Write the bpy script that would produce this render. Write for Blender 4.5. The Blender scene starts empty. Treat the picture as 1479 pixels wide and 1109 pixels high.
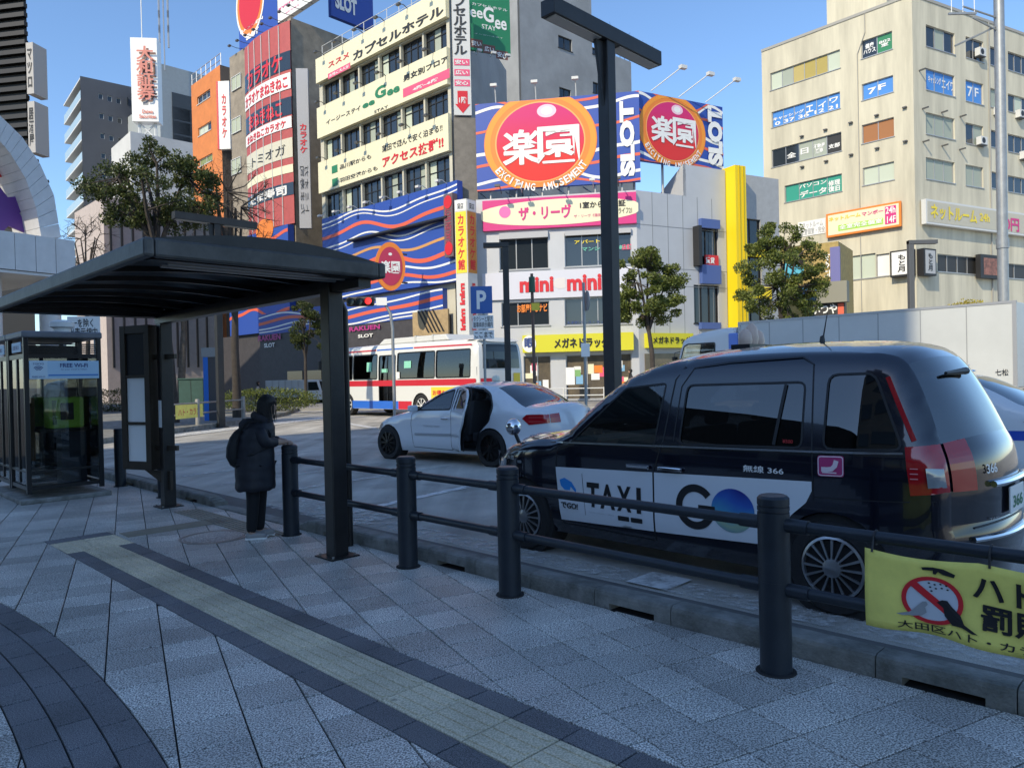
import bpy, bmesh, math, random
from mathutils import Vector, Matrix
from mathutils.geometry import delaunay_2d_cdt
random.seed(7)
S = bpy.context.scene
COL = S.collection
R = math.radians
# ------------------------------------------------------------------ camera
FPX, PITCH, ROLL, EYE = 1068.0, -0.55, 1.26, 1.55
def _axes():
    p, r = R(PITCH), R(ROLL)
    f = Vector((0, math.cos(p), math.sin(p))); u = Vector((0, -math.sin(p), math.cos(p))); x = Vector((1, 0, 0))
    return x*math.cos(r) - u*math.sin(r), x*math.sin(r) + u*math.cos(r), f
CR, CU, CF = _axes()
CC = Vector((0, 0, EYE))
camd = bpy.data.cameras.new('camera'); cam = bpy.data.objects.new('camera', camd); COL.objects.link(cam)
camd.sensor_width = 36; camd.lens = FPX/1479*36; camd.clip_start = 0.05; camd.clip_end = 3000
m = Matrix((CR, CU, -CF)).transposed().to_4x4(); m.translation = CC; cam.matrix_world = m
S.camera = cam
# ------------------------------------------------------------------ sky, sun, exposure
SUN_EL = R(37)
SDIR = Vector((-0.60*math.cos(SUN_EL), -0.80*math.cos(SUN_EL), math.sin(SUN_EL)))      # towards the sun
w = bpy.data.worlds.new('World'); S.world = w; w.use_nodes = True
nt = w.node_tree; bg = nt.nodes['Background']; sky = nt.nodes.new('ShaderNodeTexSky')
sky.sky_type = 'NISHITA'; sky.sun_disc = False; sky.sun_elevation = SUN_EL; sky.sun_rotation = math.atan2(SDIR.x, SDIR.y)
sky.air_density = 1.0; sky.dust_density = 0.3; sky.ozone_density = 6.5; sky.altitude = 0
nt.links.new(sky.outputs[0], bg.inputs[0]); bg.inputs[1].default_value = 0.15
sd = bpy.data.lights.new('sun', 'SUN'); so = bpy.data.objects.new('sun', sd); COL.objects.link(so)
sd.energy = 2.75; sd.angle = R(0.5); sd.color = (1.0, 0.90, 0.72)
so.rotation_euler = SDIR.to_track_quat('Z', 'Y').to_euler(); so.location = (0, 0, 60)
S.view_settings.view_transform = 'Standard'; S.view_settings.look = 'None'
S.view_settings.exposure = 0.72; S.view_settings.gamma = 1; S.view_settings.use_curve_mapping = False
S.view_settings.use_white_balance = True; S.view_settings.white_balance_temperature = 6850; S.view_settings.white_balance_tint = 8
S.cycles.max_bounces = 8; S.cycles.transparent_max_bounces = 16
S.cycles.sample_clamp_indirect = 6
# ------------------------------------------------------------------ photo pixel -> place
def ray(x, y): return CR*((x-739.5)/FPX) - CU*((y-554.5)/FPX) + CF
def ground(x, y, z=0.0):
    d = ray(x, y); return CC + d*((z-EYE)/d.z)
def at(x, y, Y):
    d = ray(x, y); return CC + d*(Y/d.y)
KU = Vector((-math.sqrt(.5), math.sqrt(.5), 0)); KV = Vector((math.sqrt(.5), math.sqrt(.5), 0))   # along the kerb, towards the road
def uv(u, v, z=0): return KU*u + KV*v + Vector((0, 0, z))
# ------------------------------------------------------------------ materials
MATS = {}
def mat(name, col, rough=.6, metal=0., var=0., scale=3., bump=0., bscale=40., spec=.5, coat=0., emit=0., var2=None, stretch=None):
    if name in MATS: return MATS[name]
    M = bpy.data.materials.new(name); M.use_nodes = True; n = M.node_tree.nodes; l = M.node_tree.links
    b = n['Principled BSDF']; c = tuple(col)+(1,)
    b.inputs['Base Color'].default_value = c; b.inputs['Roughness'].default_value = rough; b.inputs['Metallic'].default_value = metal
    b.inputs['Specular IOR Level'].default_value = spec; b.inputs['Coat Weight'].default_value = coat; b.inputs['Coat Roughness'].default_value = .03
    if emit: b.inputs['Emission Color'].default_value = c; b.inputs['Emission Strength'].default_value = emit
    if var or bump:
        tc = n.new('ShaderNodeTexCoord'); src = tc.outputs['Object']
        if stretch:
            mp = n.new('ShaderNodeMapping'); mp.inputs['Scale'].default_value = stretch; l.new(src, mp.inputs[0]); src = mp.outputs[0]
    if var:
        t = n.new('ShaderNodeTexNoise'); t.inputs['Scale'].default_value = scale; t.inputs['Detail'].default_value = 8; t.inputs['Roughness'].default_value = .65
        l.new(src, t.inputs['Vector'])
        rp = n.new('ShaderNodeValToRGB'); d = var2 if var2 else tuple(max(0, x*(1-var)) for x in col)
        rp.color_ramp.elements[0].position = .35; rp.color_ramp.elements[0].color = tuple(d)+(1,)
        rp.color_ramp.elements[1].position = .68; rp.color_ramp.elements[1].color = tuple(min(1, x*(1+var*.45)) for x in col)+(1,)
        l.new(t.outputs[0], rp.inputs[0]); l.new(rp.outputs[0], b.inputs['Base Color'])
    if bump:
        t2 = n.new('ShaderNodeTexNoise'); t2.inputs['Scale'].default_value = bscale; t2.inputs['Detail'].default_value = 4
        l.new(src, t2.inputs['Vector']); bp = n.new('ShaderNodeBump'); bp.inputs['Strength'].default_value = bump; bp.inputs['Distance'].default_value = .02
        l.new(t2.outputs[0], bp.inputs['Height']); l.new(bp.outputs[0], b.inputs['Normal'])
    MATS[name] = M; return M
def glass(name, tint, refl=.08, rough=.0):
    if name in MATS: return MATS[name]
    M = bpy.data.materials.new(name); M.use_nodes = True; n = M.node_tree.nodes; l = M.node_tree.links
    n.remove(n['Principled BSDF']); o = n['Material Output']
    tr = n.new('ShaderNodeBsdfTransparent'); tr.inputs[0].default_value = tuple(tint)+(1,)
    gl = n.new('ShaderNodeBsdfGlossy'); gl.inputs['Roughness'].default_value = rough; gl.inputs[0].default_value = (1, 1, 1, 1)
    fr = n.new('ShaderNodeFresnel'); fr.inputs[0].default_value = 1.5; ad = n.new('ShaderNodeMath'); ad.operation = 'ADD'; ad.inputs[1].default_value = refl; ad.use_clamp = True
    mx = n.new('ShaderNodeMixShader'); l.new(fr.outputs[0], ad.inputs[0]); l.new(ad.outputs[0], mx.inputs[0]); l.new(tr.outputs[0], mx.inputs[1]); l.new(gl.outputs[0], mx.inputs[2]); l.new(mx.outputs[0], o.inputs[0])
    MATS[name] = M; return M
def speckle(name, a, b, scale, rough=.75, rnd=(.70, 1.16), bump=.25):
    """granite: fine light and dark grains, tone per object"""
    if name in MATS: return MATS[name]
    M = bpy.data.materials.new(name); M.use_nodes = True; n = M.node_tree.nodes; l = M.node_tree.links; bs = n['Principled BSDF']
    g = n.new('ShaderNodeNewGeometry'); tc = n.new('ShaderNodeTexCoord')
    v = n.new('ShaderNodeTexNoise'); v.inputs['Scale'].default_value = scale; v.inputs['Detail'].default_value = 3; l.new(g.outputs['Position'], v.inputs['Vector'])
    rp = n.new('ShaderNodeValToRGB'); rp.color_ramp.elements[0].position = .41; rp.color_ramp.elements[1].position = .60
    rp.color_ramp.elements[0].color = tuple(a)+(1,); rp.color_ramp.elements[1].color = tuple(b)+(1,); l.new(v.outputs[0], rp.inputs[0])
    v2 = n.new('ShaderNodeTexNoise'); v2.inputs['Scale'].default_value = 1.7; v2.inputs['Detail'].default_value = 6; l.new(g.outputs['Position'], v2.inputs['Vector'])
    mr = n.new('ShaderNodeMapRange'); mr.inputs[1].default_value = .3; mr.inputs[2].default_value = .7; mr.inputs[3].default_value = .72; mr.inputs[4].default_value = 1.12; l.new(v2.outputs[0], mr.inputs[0])
    oi = n.new('ShaderNodeObjectInfo'); m2 = n.new('ShaderNodeMapRange'); m2.inputs[3].default_value = rnd[0]; m2.inputs[4].default_value = rnd[1]; l.new(oi.outputs['Random'], m2.inputs[0])
    mm0 = n.new('ShaderNodeMath'); mm0.operation = 'MULTIPLY'; l.new(mr.outputs[0], mm0.inputs[0]); l.new(m2.outputs[0], mm0.inputs[1])
    vo = n.new('ShaderNodeTexVoronoi'); vo.inputs['Scale'].default_value = 2.6; l.new(g.outputs['Position'], vo.inputs['Vector'])          # old gum and oil spots
    sp_ = n.new('ShaderNodeMapRange'); sp_.inputs[1].default_value = .030; sp_.inputs[2].default_value = .055; sp_.inputs[3].default_value = .55; sp_.inputs[4].default_value = 1.0; l.new(vo.outputs['Distance'], sp_.inputs[0])
    mm = n.new('ShaderNodeMath'); mm.operation = 'MULTIPLY'; l.new(mm0.outputs[0], mm.inputs[0]); l.new(sp_.outputs[0], mm.inputs[1])
    mx = n.new('ShaderNodeVectorMath'); mx.operation = 'SCALE'; l.new(rp.outputs[0], mx.inputs[0]); l.new(mm.outputs[0], mx.inputs['Scale']); l.new(mx.outputs[0], bs.inputs['Base Color'])
    bs.inputs['Roughness'].default_value = rough
    bp = n.new('ShaderNodeBump'); bp.inputs['Strength'].default_value = bump; bp.inputs['Distance'].default_value = .003; l.new(v.outputs[0], bp.inputs['Height']); l.new(bp.outputs[0], bs.inputs['Normal'])
    MATS[name] = M; return M
# ------------------------------------------------------------------ mesh building
ORG = {}
class MB:
    def __init__(s): s.v = []; s.f = []
    def add(s, vs, fs):
        k = len(s.v); s.v += [tuple(p) for p in vs]; s.f += [tuple(i+k for i in f) for f in fs]; return s
    def obox(s, c, ax, ay, az):
        c, ax, ay, az = Vector(c), Vector(ax), Vector(ay), Vector(az)
        vs = [c+ax*i+ay*j+az*k for k in (-1, 1) for j in (-1, 1) for i in (-1, 1)]
        fs = [(0, 2, 3, 1), (4, 5, 7, 6), (0, 1, 5, 4), (2, 6, 7, 3), (0, 4, 6, 2), (1, 3, 7, 5)]
        if ax.cross(ay).dot(az) < 0: fs = [f[::-1] for f in fs]
        return s.add(vs, fs)
    def box(s, x0, x1, y0, y1, z0, z1):
        return s.obox(((x0+x1)/2, (y0+y1)/2, (z0+z1)/2), ((x1-x0)/2, 0, 0), (0, (y1-y0)/2, 0), (0, 0, (z1-z0)/2))
    def cyl(s, a, b, r0, r1=None, n=14, caps=True):
        r1 = r0 if r1 is None else r1; a, b = Vector(a), Vector(b); d = (b-a).normalized()
        x = d.orthogonal().normalized(); y = d.cross(x)
        vs = []
        for p, r in ((a, r0), (b, r1)):
            vs += [p + x*(r*math.cos(2*math.pi*i/n)) + y*(r*math.sin(2*math.pi*i/n)) for i in range(n)]
        fs = [(i, (i+1) % n, n+(i+1) % n, n+i) for i in range(n)]
        if caps: fs += [tuple(range(n-1, -1, -1)), tuple(range(n, 2*n))]
        return s.add(vs, fs)
    def tube(s, pts, r, n=8):
        pts = [Vector(p) for p in pts]; rs = r if isinstance(r, (list, tuple)) else [r]*len(pts)
        vs, fs = [], []
        px = None
        for i, p in enumerate(pts):
            d = (pts[min(i+1, len(pts)-1)] - pts[max(i-1, 0)]).normalized()
            if px is None: px = d.orthogonal().normalized()
            px = (px - d*px.dot(d)).normalized(); py = d.cross(px)
            vs += [p + px*(rs[i]*math.cos(2*math.pi*j/n)) + py*(rs[i]*math.sin(2*math.pi*j/n)) for j in range(n)]
        for i in range(len(pts)-1):
            fs += [(i*n+j, i*n+(j+1) % n, (i+1)*n+(j+1) % n, (i+1)*n+j) for j in range(n)]
        fs += [tuple(range(n-1, -1, -1)), tuple(range((len(pts)-1)*n, len(pts)*n))]
        return s.add(vs, fs)
    def lathe(s, prof, n=20, o=(0, 0, 0), axis='z', caps=True):
        o = Vector(o); vs, fs = [], []
        for r, h in prof:
            for i in range(n):
                a = 2*math.pi*i/n; c, q = r*math.cos(a), r*math.sin(a)
                vs.append(o + (Vector((c, q, h)) if axis == 'z' else Vector((c, h, -q)) if axis == 'y' else Vector((h, c, q))))
        for k in range(len(prof)-1):
            fs += [(k*n+i, k*n+(i+1) % n, (k+1)*n+(i+1) % n, (k+1)*n+i) for i in range(n)]
        if caps: fs += [tuple(range(n-1, -1, -1)), tuple(range((len(prof)-1)*n, len(prof)*n))]
        return s.add(vs, fs)
    def poly(s, pts): return s.add(pts, [tuple(range(len(pts)))])
    def prism(s, pts, ex):
        """polygon of 3-D points pushed out by vector ex"""
        pts = [Vector(p) for p in pts]; ex = Vector(ex); n = len(pts)
        nn = sum(((pts[i]-pts[0]).cross(pts[(i+1) % n]-pts[0]) for i in range(1, n-1)), Vector())
        if nn.dot(ex) > 0: pts = pts[::-1]
        vs = pts + [p+ex for p in pts]
        return s.add(vs, [tuple(range(n)), tuple(range(2*n-1, n-1, -1))] + [(i, i+n, (i+1) % n+n, (i+1) % n)  for i in range(n)])
    def build(s, name, m, parent=None, smooth=False, bev=0, weld=False, ang=40):
        me = bpy.data.meshes.new(name); off = ORG.get(parent, Vector()) if parent else Vector()
        me.from_pydata([(x-off.x, y-off.y, z-off.z) for x, y, z in s.v], [], s.f)
        me.materials.append(m)
        if weld:
            bm = bmesh.new(); bm.from_mesh(me); bmesh.ops.remove_doubles(bm, verts=bm.verts, dist=.0008); bm.to_mesh(me); bm.free()
        o = bpy.data.objects.new(name, me); COL.objects.link(o)
        if parent:
            o.parent = parent
            if parent in ORG: ORG[o] = off
        if smooth:
            me.shade_smooth()
            try: me.set_sharp_from_angle(angle=R(ang))
            except Exception: pass
        if bev:
            b = o.modifiers.new('bevel', 'BEVEL'); b.width = bev; b.segments = 2; b.limit_method = 'ANGLE'; b.angle_limit = R(50)
        return o
def tag(o, label, cat, group=None):
    o['label'] = label; o['category'] = cat
    if group: o['group'] = group
    return o
def struct(o, kind='structure'): o['kind'] = kind; return o
def thing(name, label, cat, loc=(0, 0, 0), rotz=0, group=None, world=False):
    o = bpy.data.objects.new(name, None); COL.objects.link(o); o.location = loc; o.rotation_euler = (0, 0, rotz); o.empty_display_size = .2
    if world: ORG[o] = Vector(loc)
    return tag(o, label, cat, group)
def copy_tree(o, parent=None):
    c = o.copy(); COL.objects.link(c); c.parent = parent
    for ch in list(o.children): copy_tree(ch, c)
    return c
# ------------------------------------------------------------------ lettering
TXT = {}
def text_geo(body, bold=0., sp=1., line=1.):
    k = (body, bold, sp, line)
    if k in TXT: return TXT[k]
    cu = bpy.data.curves.new('letters', 'FONT'); cu.body = body; cu.size = 1; cu.offset = bold; cu.resolution_u = 3; cu.align_x = 'CENTER'; cu.space_character = sp; cu.space_line = line
    o = bpy.data.objects.new('letters', cu)
    me = bpy.data.meshes.new_from_object(o)
    vs = [(p.co.x, p.co.y) for p in me.vertices]; fs = [tuple(p.vertices) for p in me.polygons]
    bpy.data.objects.remove(o); bpy.data.curves.remove(cu); bpy.data.meshes.remove(me)
    x0 = min(p[0] for p in vs); x1 = max(p[0] for p in vs); y0 = min(p[1] for p in vs); y1 = max(p[1] for p in vs)
    TXT[k] = ([((p[0]-x0)/(x1-x0), (p[1]-y0)/(y1-y0)) for p in vs], fs, (x1-x0)/(y1-y0)); return TXT[k]
def letters(parent, body, fn, m, bold=.012, name='lettering', sp=1., line=1.):
    """fn maps (0..1, 0..1) of the text's box to a point; bold kanji are drawn as slightly shifted layers"""
    cjk = any(ord(c) > 0x2e80 for c in body)
    vs, fs, asp = text_geo(body, min(bold, .014) if cjk else bold, sp, line)
    b = MB(); sh = [(0, 0)]
    if cjk and bold > .014:
        lines = body.split('\n'); d = min(bold, .035)*.65; wx = d/max(len(q) for q in lines); wy = d/len(lines); sh = [(0, 0), (wx, 0), (-wx, 0), (0, wy), (0, -wy)]
    o, ex, ey = Vector(fn(0, 0)), Vector(fn(1, 0)), Vector(fn(0, 1)); nn = (ex-o).cross(ey-o).normalized()*.0009
    for k, (dx, dy) in enumerate(sh): b.add([Vector(fn(x+dx, y+dy))+nn*k for x, y in vs], fs)
    return b.build(name, m, parent)
# ------------------------------------------------------------------ a building's face
class Face:
    def __init__(s, P, d):
        s.P = Vector((P[0], P[1], 0)); s.d = Vector((d[0], d[1], 0)).normalized(); s.n = Vector((s.d.y, -s.d.x, 0))
        if s.n.dot(s.P) > 0: s.n = -s.n
    def pt(s, a, z, o=0.): return s.P + s.d*a + s.n*o + Vector((0, 0, z))
    def st(s, x, y, o=0.):
        r = ray(x, y); P = s.P + s.n*o; t = (P-CC).dot(s.n)/r.dot(s.n); Q = CC + r*t
        return (Q-P).dot(s.d), Q.z
    def box(s, mb, a0, a1, z0, z1, o0, o1):
        return mb.obox(s.pt((a0+a1)/2, (z0+z1)/2, (o0+o1)/2), s.d*((a1-a0)/2), s.n*((o1-o0)/2), Vector((0, 0, (z1-z0)/2)))
    def rect(s, p, q, o=0.):
        a, b = s.st(*p, o), s.st(*q, o); return min(a[0], b[0]), max(a[0], b[0]), min(a[1], b[1]), max(a[1], b[1])
def dirL(deg): return (-math.sin(R(deg)), math.cos(R(deg)))        # heading deg to the left of straight ahead
def wall(mb, F, a0, a1, z0, z1, holes, depth=.22, o=0.):
    A = sorted({a0, a1} | {min(max(x, a0), a1) for h in holes for x in h[:2]}); Zs = sorted({z0, z1} | {min(max(x, z0), z1) for h in holes for x in h[2:4]})
    fl = F.d.cross(Vector((0, 0, 1))).dot(F.n) > 0
    def q(p): mb.add(p if fl else p[::-1], [(0, 1, 2, 3)])
    for i in range(len(A)-1):
        for j in range(len(Zs)-1):
            ca, cz = (A[i]+A[i+1])/2, (Zs[j]+Zs[j+1])/2
            if A[i+1]-A[i] < 1e-5 or Zs[j+1]-Zs[j] < 1e-5: continue
            if any(h[0] < ca < h[1] and h[2] < cz < h[3] for h in holes): continue
            q([F.pt(A[i], Zs[j], o), F.pt(A[i+1], Zs[j], o), F.pt(A[i+1], Zs[j+1], o), F.pt(A[i], Zs[j+1], o)])
    for h in holes:
        b0, b1, y0, y1 = h[:4]
        for (p0, p1) in (((b0, y0), (b1, y0)), ((b1, y0), (b1, y1)), ((b1, y1), (b0, y1)), ((b0, y1), (b0, y0))):
            q([F.pt(p0[0], p0[1], o-depth), F.pt(p1[0], p1[1], o-depth), F.pt(p1[0], p1[1], o), F.pt(p0[0], p0[1], o)][::-1])
def window(parent, F, h, n=2, fm=None, gm=None, pms=None, transom=0, depth=.16, fw=.05, o=0., name='window', sill=True):
    """a framed window in hole h; each pane is a sub-part"""
    a0, a1, z0, z1 = h; mb = MB(); o1 = o-depth
    F.box(mb, a0, a1, z0, z0+fw, o1-.04, o1+.05); F.box(mb, a0, a1, z1-fw, z1, o1-.04, o1+.05)
    F.box(mb, a0, a0+fw, z0+fw, z1-fw, o1-.04, o1+.05); F.box(mb, a1-fw, a1, z0+fw, z1-fw, o1-.04, o1+.05)
    wd = (a1-a0-2*fw)/n
    for i in range(1, n): F.box(mb, a0+fw+wd*i-.025, a0+fw+wd*i+.025, z0+fw, z1-fw, o1-.035, o1+.045)
    if transom: F.box(mb, a0+fw, a1-fw, z0+(z1-z0)*transom-.025, z0+(z1-z0)*transom+.025, o1-.03, o1+.04)
    if sill: F.box(mb, a0-.06, a1+.06, z0-.06, z0-.002, o1+.02, o+.06)
    w = mb.build(name, fm, parent)
    for i in range(n):
        b = MB(); F.box(b, a0+fw+wd*i+.01, a0+fw+wd*(i+1)-.01, z0+fw, z1-fw, o1-.015, o1)
        b.build('pane', (pms[i % len(pms)] if pms else gm), w)
    return w
def sign_text(parent, F, body, p, q, m, out, bold=.012, sp=1., line=1., flip=None):
    """p = pixel of the lettering's lower left, q = upper right"""
    a, b = F.st(*p, out), F.st(*q, out)
    return letters(parent, body, lambda x, y: F.pt(a[0]+(b[0]-a[0])*x, a[1]+(b[1]-a[1])*y, out), m, bold, sp=sp, line=line)
def inside(p, poly):
    x, y = p; r = False; n = len(poly)
    for i in range(n):
        (x0, y0), (x1, y1) = poly[i], poly[(i+1) % n]
        if (y0 > y) != (y1 > y) and x < (x1-x0)*(y-y0)/(y1-y0)+x0: r = not r
    return r
def dens(poly, step):
    out = []
    for i in range(len(poly)):
        a, b = poly[i], poly[(i+1) % len(poly)]; n = max(1, int(math.hypot(b[0]-a[0], b[1]-a[1])/step))
        out += [(a[0]+(b[0]-a[0])*k/n, a[1]+(b[1]-a[1])*k/n) for k in range(n)]
    return out
def cdt(outer, holes=(), step=.12):
    vs, es = [], []
    for loop in [outer]+list(holes):
        lp = dens(loop, step); k = len(vs); vs += lp; es += [(k+i, k+(i+1) % len(lp)) for i in range(len(lp))]
    x0 = min(p[0] for p in outer); x1 = max(p[0] for p in outer); y0 = min(p[1] for p in outer); y1 = max(p[1] for p in outer)
    y = y0+step/2
    while y < y1:
        x = x0+step/2
        while x < x1:
            if inside((x, y), outer) and not any(inside((x, y), h) for h in holes): vs.append((x, y))
            x += step
        y += step
    r = delaunay_2d_cdt([Vector(p) for p in vs], es, [], 0, 1e-5)
    V = [tuple(p) for p in r[0]]; Fs = []
    for f in r[2]:
        c = (sum(V[i][0] for i in f)/len(f), sum(V[i][1] for i in f)/len(f))
        if inside(c, outer) and not any(inside(c, h) for h in holes): Fs.append(tuple(f))
    return V, Fs
def clip(poly, a, b, c):
    """keep the part of a convex 2-D polygon where a*x+b*y<=c"""
    out = []
    for i in range(len(poly)):
        p, q = poly[i], poly[(i+1) % len(poly)]; dp, dq = a*p[0]+b*p[1]-c, a*q[0]+b*q[1]-c
        if dp <= 0: out.append(p)
        if (dp < 0 < dq) or (dq < 0 < dp): t = dp/(dp-dq); out.append((p[0]+(q[0]-p[0])*t, p[1]+(q[1]-p[1])*t))
    return out
def area(p): return abs(sum(p[i][0]*p[(i+1) % len(p)][1]-p[(i+1) % len(p)][0]*p[i][1] for i in range(len(p))))/2
# ================================================================== SETTING: road, pavement, kerb
WHITE = mat('white_paint', (.72, .72, .70), .5)
PRINTW = mat('print_white', (.8, .79, .76), .45)
PRINTK = mat('print_black', (.012, .012, .014), .5)
PRINTR = mat('print_red', (.62, .02, .03), .45)
asphalt = mat('asphalt', (.50, .475, .42), .8, var=.28, scale=.55, bump=.5, bscale=160)
def asphalt_wear(M):
    n = M.node_tree.nodes; l = M.node_tree.links; bs = n['Principled BSDF']; src = bs.inputs['Base Color'].links[0].from_socket; g_ = n.new('ShaderNodeNewGeometry')
    mp = n.new('ShaderNodeMapping'); mp.inputs['Rotation'].default_value = (0, 0, R(45)); mp.inputs['Scale'].default_value = (2.2, .12, 1); l.new(g_.outputs['Position'], mp.inputs[0])
    def noise(vec, sc, lo, hi, a, b_):
        t = n.new('ShaderNodeTexNoise'); t.inputs['Scale'].default_value = sc; t.inputs['Detail'].default_value = 6; l.new(vec, t.inputs[0]); r_ = n.new('ShaderNodeMapRange'); r_.inputs[1].default_value = lo; r_.inputs[2].default_value = hi; r_.inputs[3].default_value = a; r_.inputs[4].default_value = b_; l.new(t.outputs[0], r_.inputs[0]); return r_.outputs[0]
    k = noise(mp.outputs[0], 1.0, .35, .65, .72, 1.1)                       # tyre tracks along the lane
    for q in (noise(g_.outputs['Position'], 130, .35, .65, .7, 1.2), noise(g_.outputs['Position'], .9, .56, .62, 1.0, .8)):
        m_ = n.new('ShaderNodeMath'); m_.operation = 'MULTIPLY'; l.new(k, m_.inputs[0]); l.new(q, m_.inputs[1]); k = m_.outputs[0]
    v = n.new('ShaderNodeVectorMath'); v.operation = 'SCALE'; l.new(src, v.inputs[0]); l.new(k, v.inputs['Scale']); l.new(v.outputs[0], bs.inputs['Base Color'])
asphalt_wear(asphalt)
asph_d = mat('asphalt_gutter', (.13, .127, .12), .85, var=.25, scale=2.5, bump=.4, bscale=150)
joint = mat('joint_sand', (.022, .021, .020), .95)
b = MB(); b.poly([uv(-1500, 4.0), uv(-1500, 1800), uv(1500, 1800), uv(1500, 4.0)][::-1]); road = struct(b.build('road', asphalt))
b = MB(); b.poly([uv(-1500, -1500, -.012), uv(-1500, 4.02, -.012), uv(1500, 4.02, -.012), uv(1500, -1500, -.012)][::-1]); pave = struct(b.build('pavement', joint))
b = MB(); b.poly([uv(-8, 4.06, .004), uv(-8, 4.40, .004), uv(22, 4.40, .004), uv(22, 4.06, .004)][::-1]); struct(b.build('gutter', asph_d))
for o in (road, pave):
    if o.data.polygons[0].normal.z < 0: o.data.flip_normals()
granite = speckle('granite_tile', (.15, .142, .128), (.86, .825, .75), 125, .5)
dark_t = speckle('dark_tile', (.06, .06, .065), (.24, .235, .24), 200, .7, (.85, 1.12))
yel_t = speckle('tactile_tile', (.50, .43, .29), (.80, .69, .50), 110, .75, (.90, 1.06))
TS = .2937
E1 = Vector((math.cos(R(-62.4)), math.sin(R(-62.4)), 0)); M1 = Vector((-E1.y, E1.x, 0))
OM, OE = .160 % TS, (-3.40) % TS
ARC = (4.9, 1.215-14.0)
tiles = []        # (polygon in world xy, material key)
def to_uv(p): return ((-p[0]+p[1])*math.sqrt(.5), (p[0]+p[1])*math.sqrt(.5))
def add_tile(poly_uv, key):
    if len(poly_uv) >= 3 and area(poly_uv) > .0008: tiles.append((poly_uv, key))
g = .0040
for i in range(-42, 42):
    for j in range(-56, 20):
        c = M1*(OM+i*TS+TS/2) + E1*(OE+j*TS+TS/2); cu_, cv_ = to_uv(c)
        if cv_ > 4.3 or cv_ < -1.2 or cu_ < -2.5 or cu_ > 17 or c.y < 2.2: continue
        h = TS/2-g
        sq = [to_uv(c + M1*a + E1*d) for a, d in ((-h, -h), (h, -h), (h, h), (-h, h))]
        pcs = [sq]
        sq = clip(sq, 0, 1, 3.88)
        r = math.hypot(cu_-ARC[0], cv_-ARC[1]); nx, ny = (cu_-ARC[0])/r, (cv_-ARC[1])/r
        def outer(p): return clip(p, -nx, -ny, -(nx*ARC[0]+ny*ARC[1]+14.0+g))
        def inner(p): return clip(p, nx, ny, nx*ARC[0]+ny*ARC[1]+13.55-g)
        add_tile(inner(sq), 'g')
        q = outer(sq)
        if not q: continue
        # right of the strip, left of it, and past its end
        add_tile(clip(q, 0, -1, -(2.49+g)) if cu_ < 8.75 else [], 'g')
        if cu_ < 8.75: add_tile(clip(clip(q, 0, 1, 1.90-g), 1, 0, 8.62-g), 'g')
        if cu_ > 8.45: add_tile(clip(clip(q, -1, 0, -(8.62+g)), 0, 1, 2.49-g) if cu_ < 8.75 else q, 'g')
def rect_tile(u0, u1, v0, v1, key): add_tile([(u0+g, v0+g), (u1-g, v0+g), (u1-g, v1-g), (u0+g, v1-g)], key)
k = -3.0
while k < 7.85:
    rect_tile(k, k+.3, 1.90, 2.045, 'd'); rect_tile(k, k+.3, 2.345, 2.49, 'd'); rect_tile(k, k+.3, 2.045, 2.345, 'y'); k += .3
rect_tile(7.8, 8.1, 1.90, 2.195, 'w'); rect_tile(7.8, 8.1, 2.195, 2.49, 'w'); rect_tile(8.1, 8.4, 1.90, 2.195, 'w'); rect_tile(8.1, 8.4, 2.195, 2.49, 'w')
for v0 in (1.90, 2.195): rect_tile(8.4, 8.62, v0, v0+.295, 'd')
# arc band: three courses
for row in range(3):
    r0, r1 = 13.55+.15*row, 13.55+.15*(row+1); a = -.9
    st = .3/14
    k = 0
    while a < .9:
        a0 = a + (st/2 if row % 2 else 0); a1 = a0+st*(1 if row == 2 else 1)
        P = lambda r, t: (ARC[0]+r*math.sin(t), ARC[1]+r*math.cos(t))
        gg = g/14
        if -2 < P(r0, a0)[0] < 11: add_tile([P(r0+g, a0+gg), P(r0+g, a1-gg), P(r1-g, a1-gg), P(r1-g, a0+gg)], 'd')
        a += st
TM = {'g': granite, 'd': dark_t, 'y': yel_t, 'w': yel_t}
def px_of(P):
    v = P-CC; w_ = v.dot(CF); return (739.5+FPX*v.dot(CR)/w_, 554.5-FPX*v.dot(CU)/w_)
def shown(poly):
    pts = [uv(*p) for p in poly]
    if min((p-CC).dot(CF) for p in pts) < .4: return 0
    q = [px_of(p) for p in pts]; cx = sum(p[0] for p in q)/len(q); cy = sum(p[1] for p in q)/len(q)
    if not (-60 < cx < 1540 and cy < 1180): return 0
    return area(q)
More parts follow.
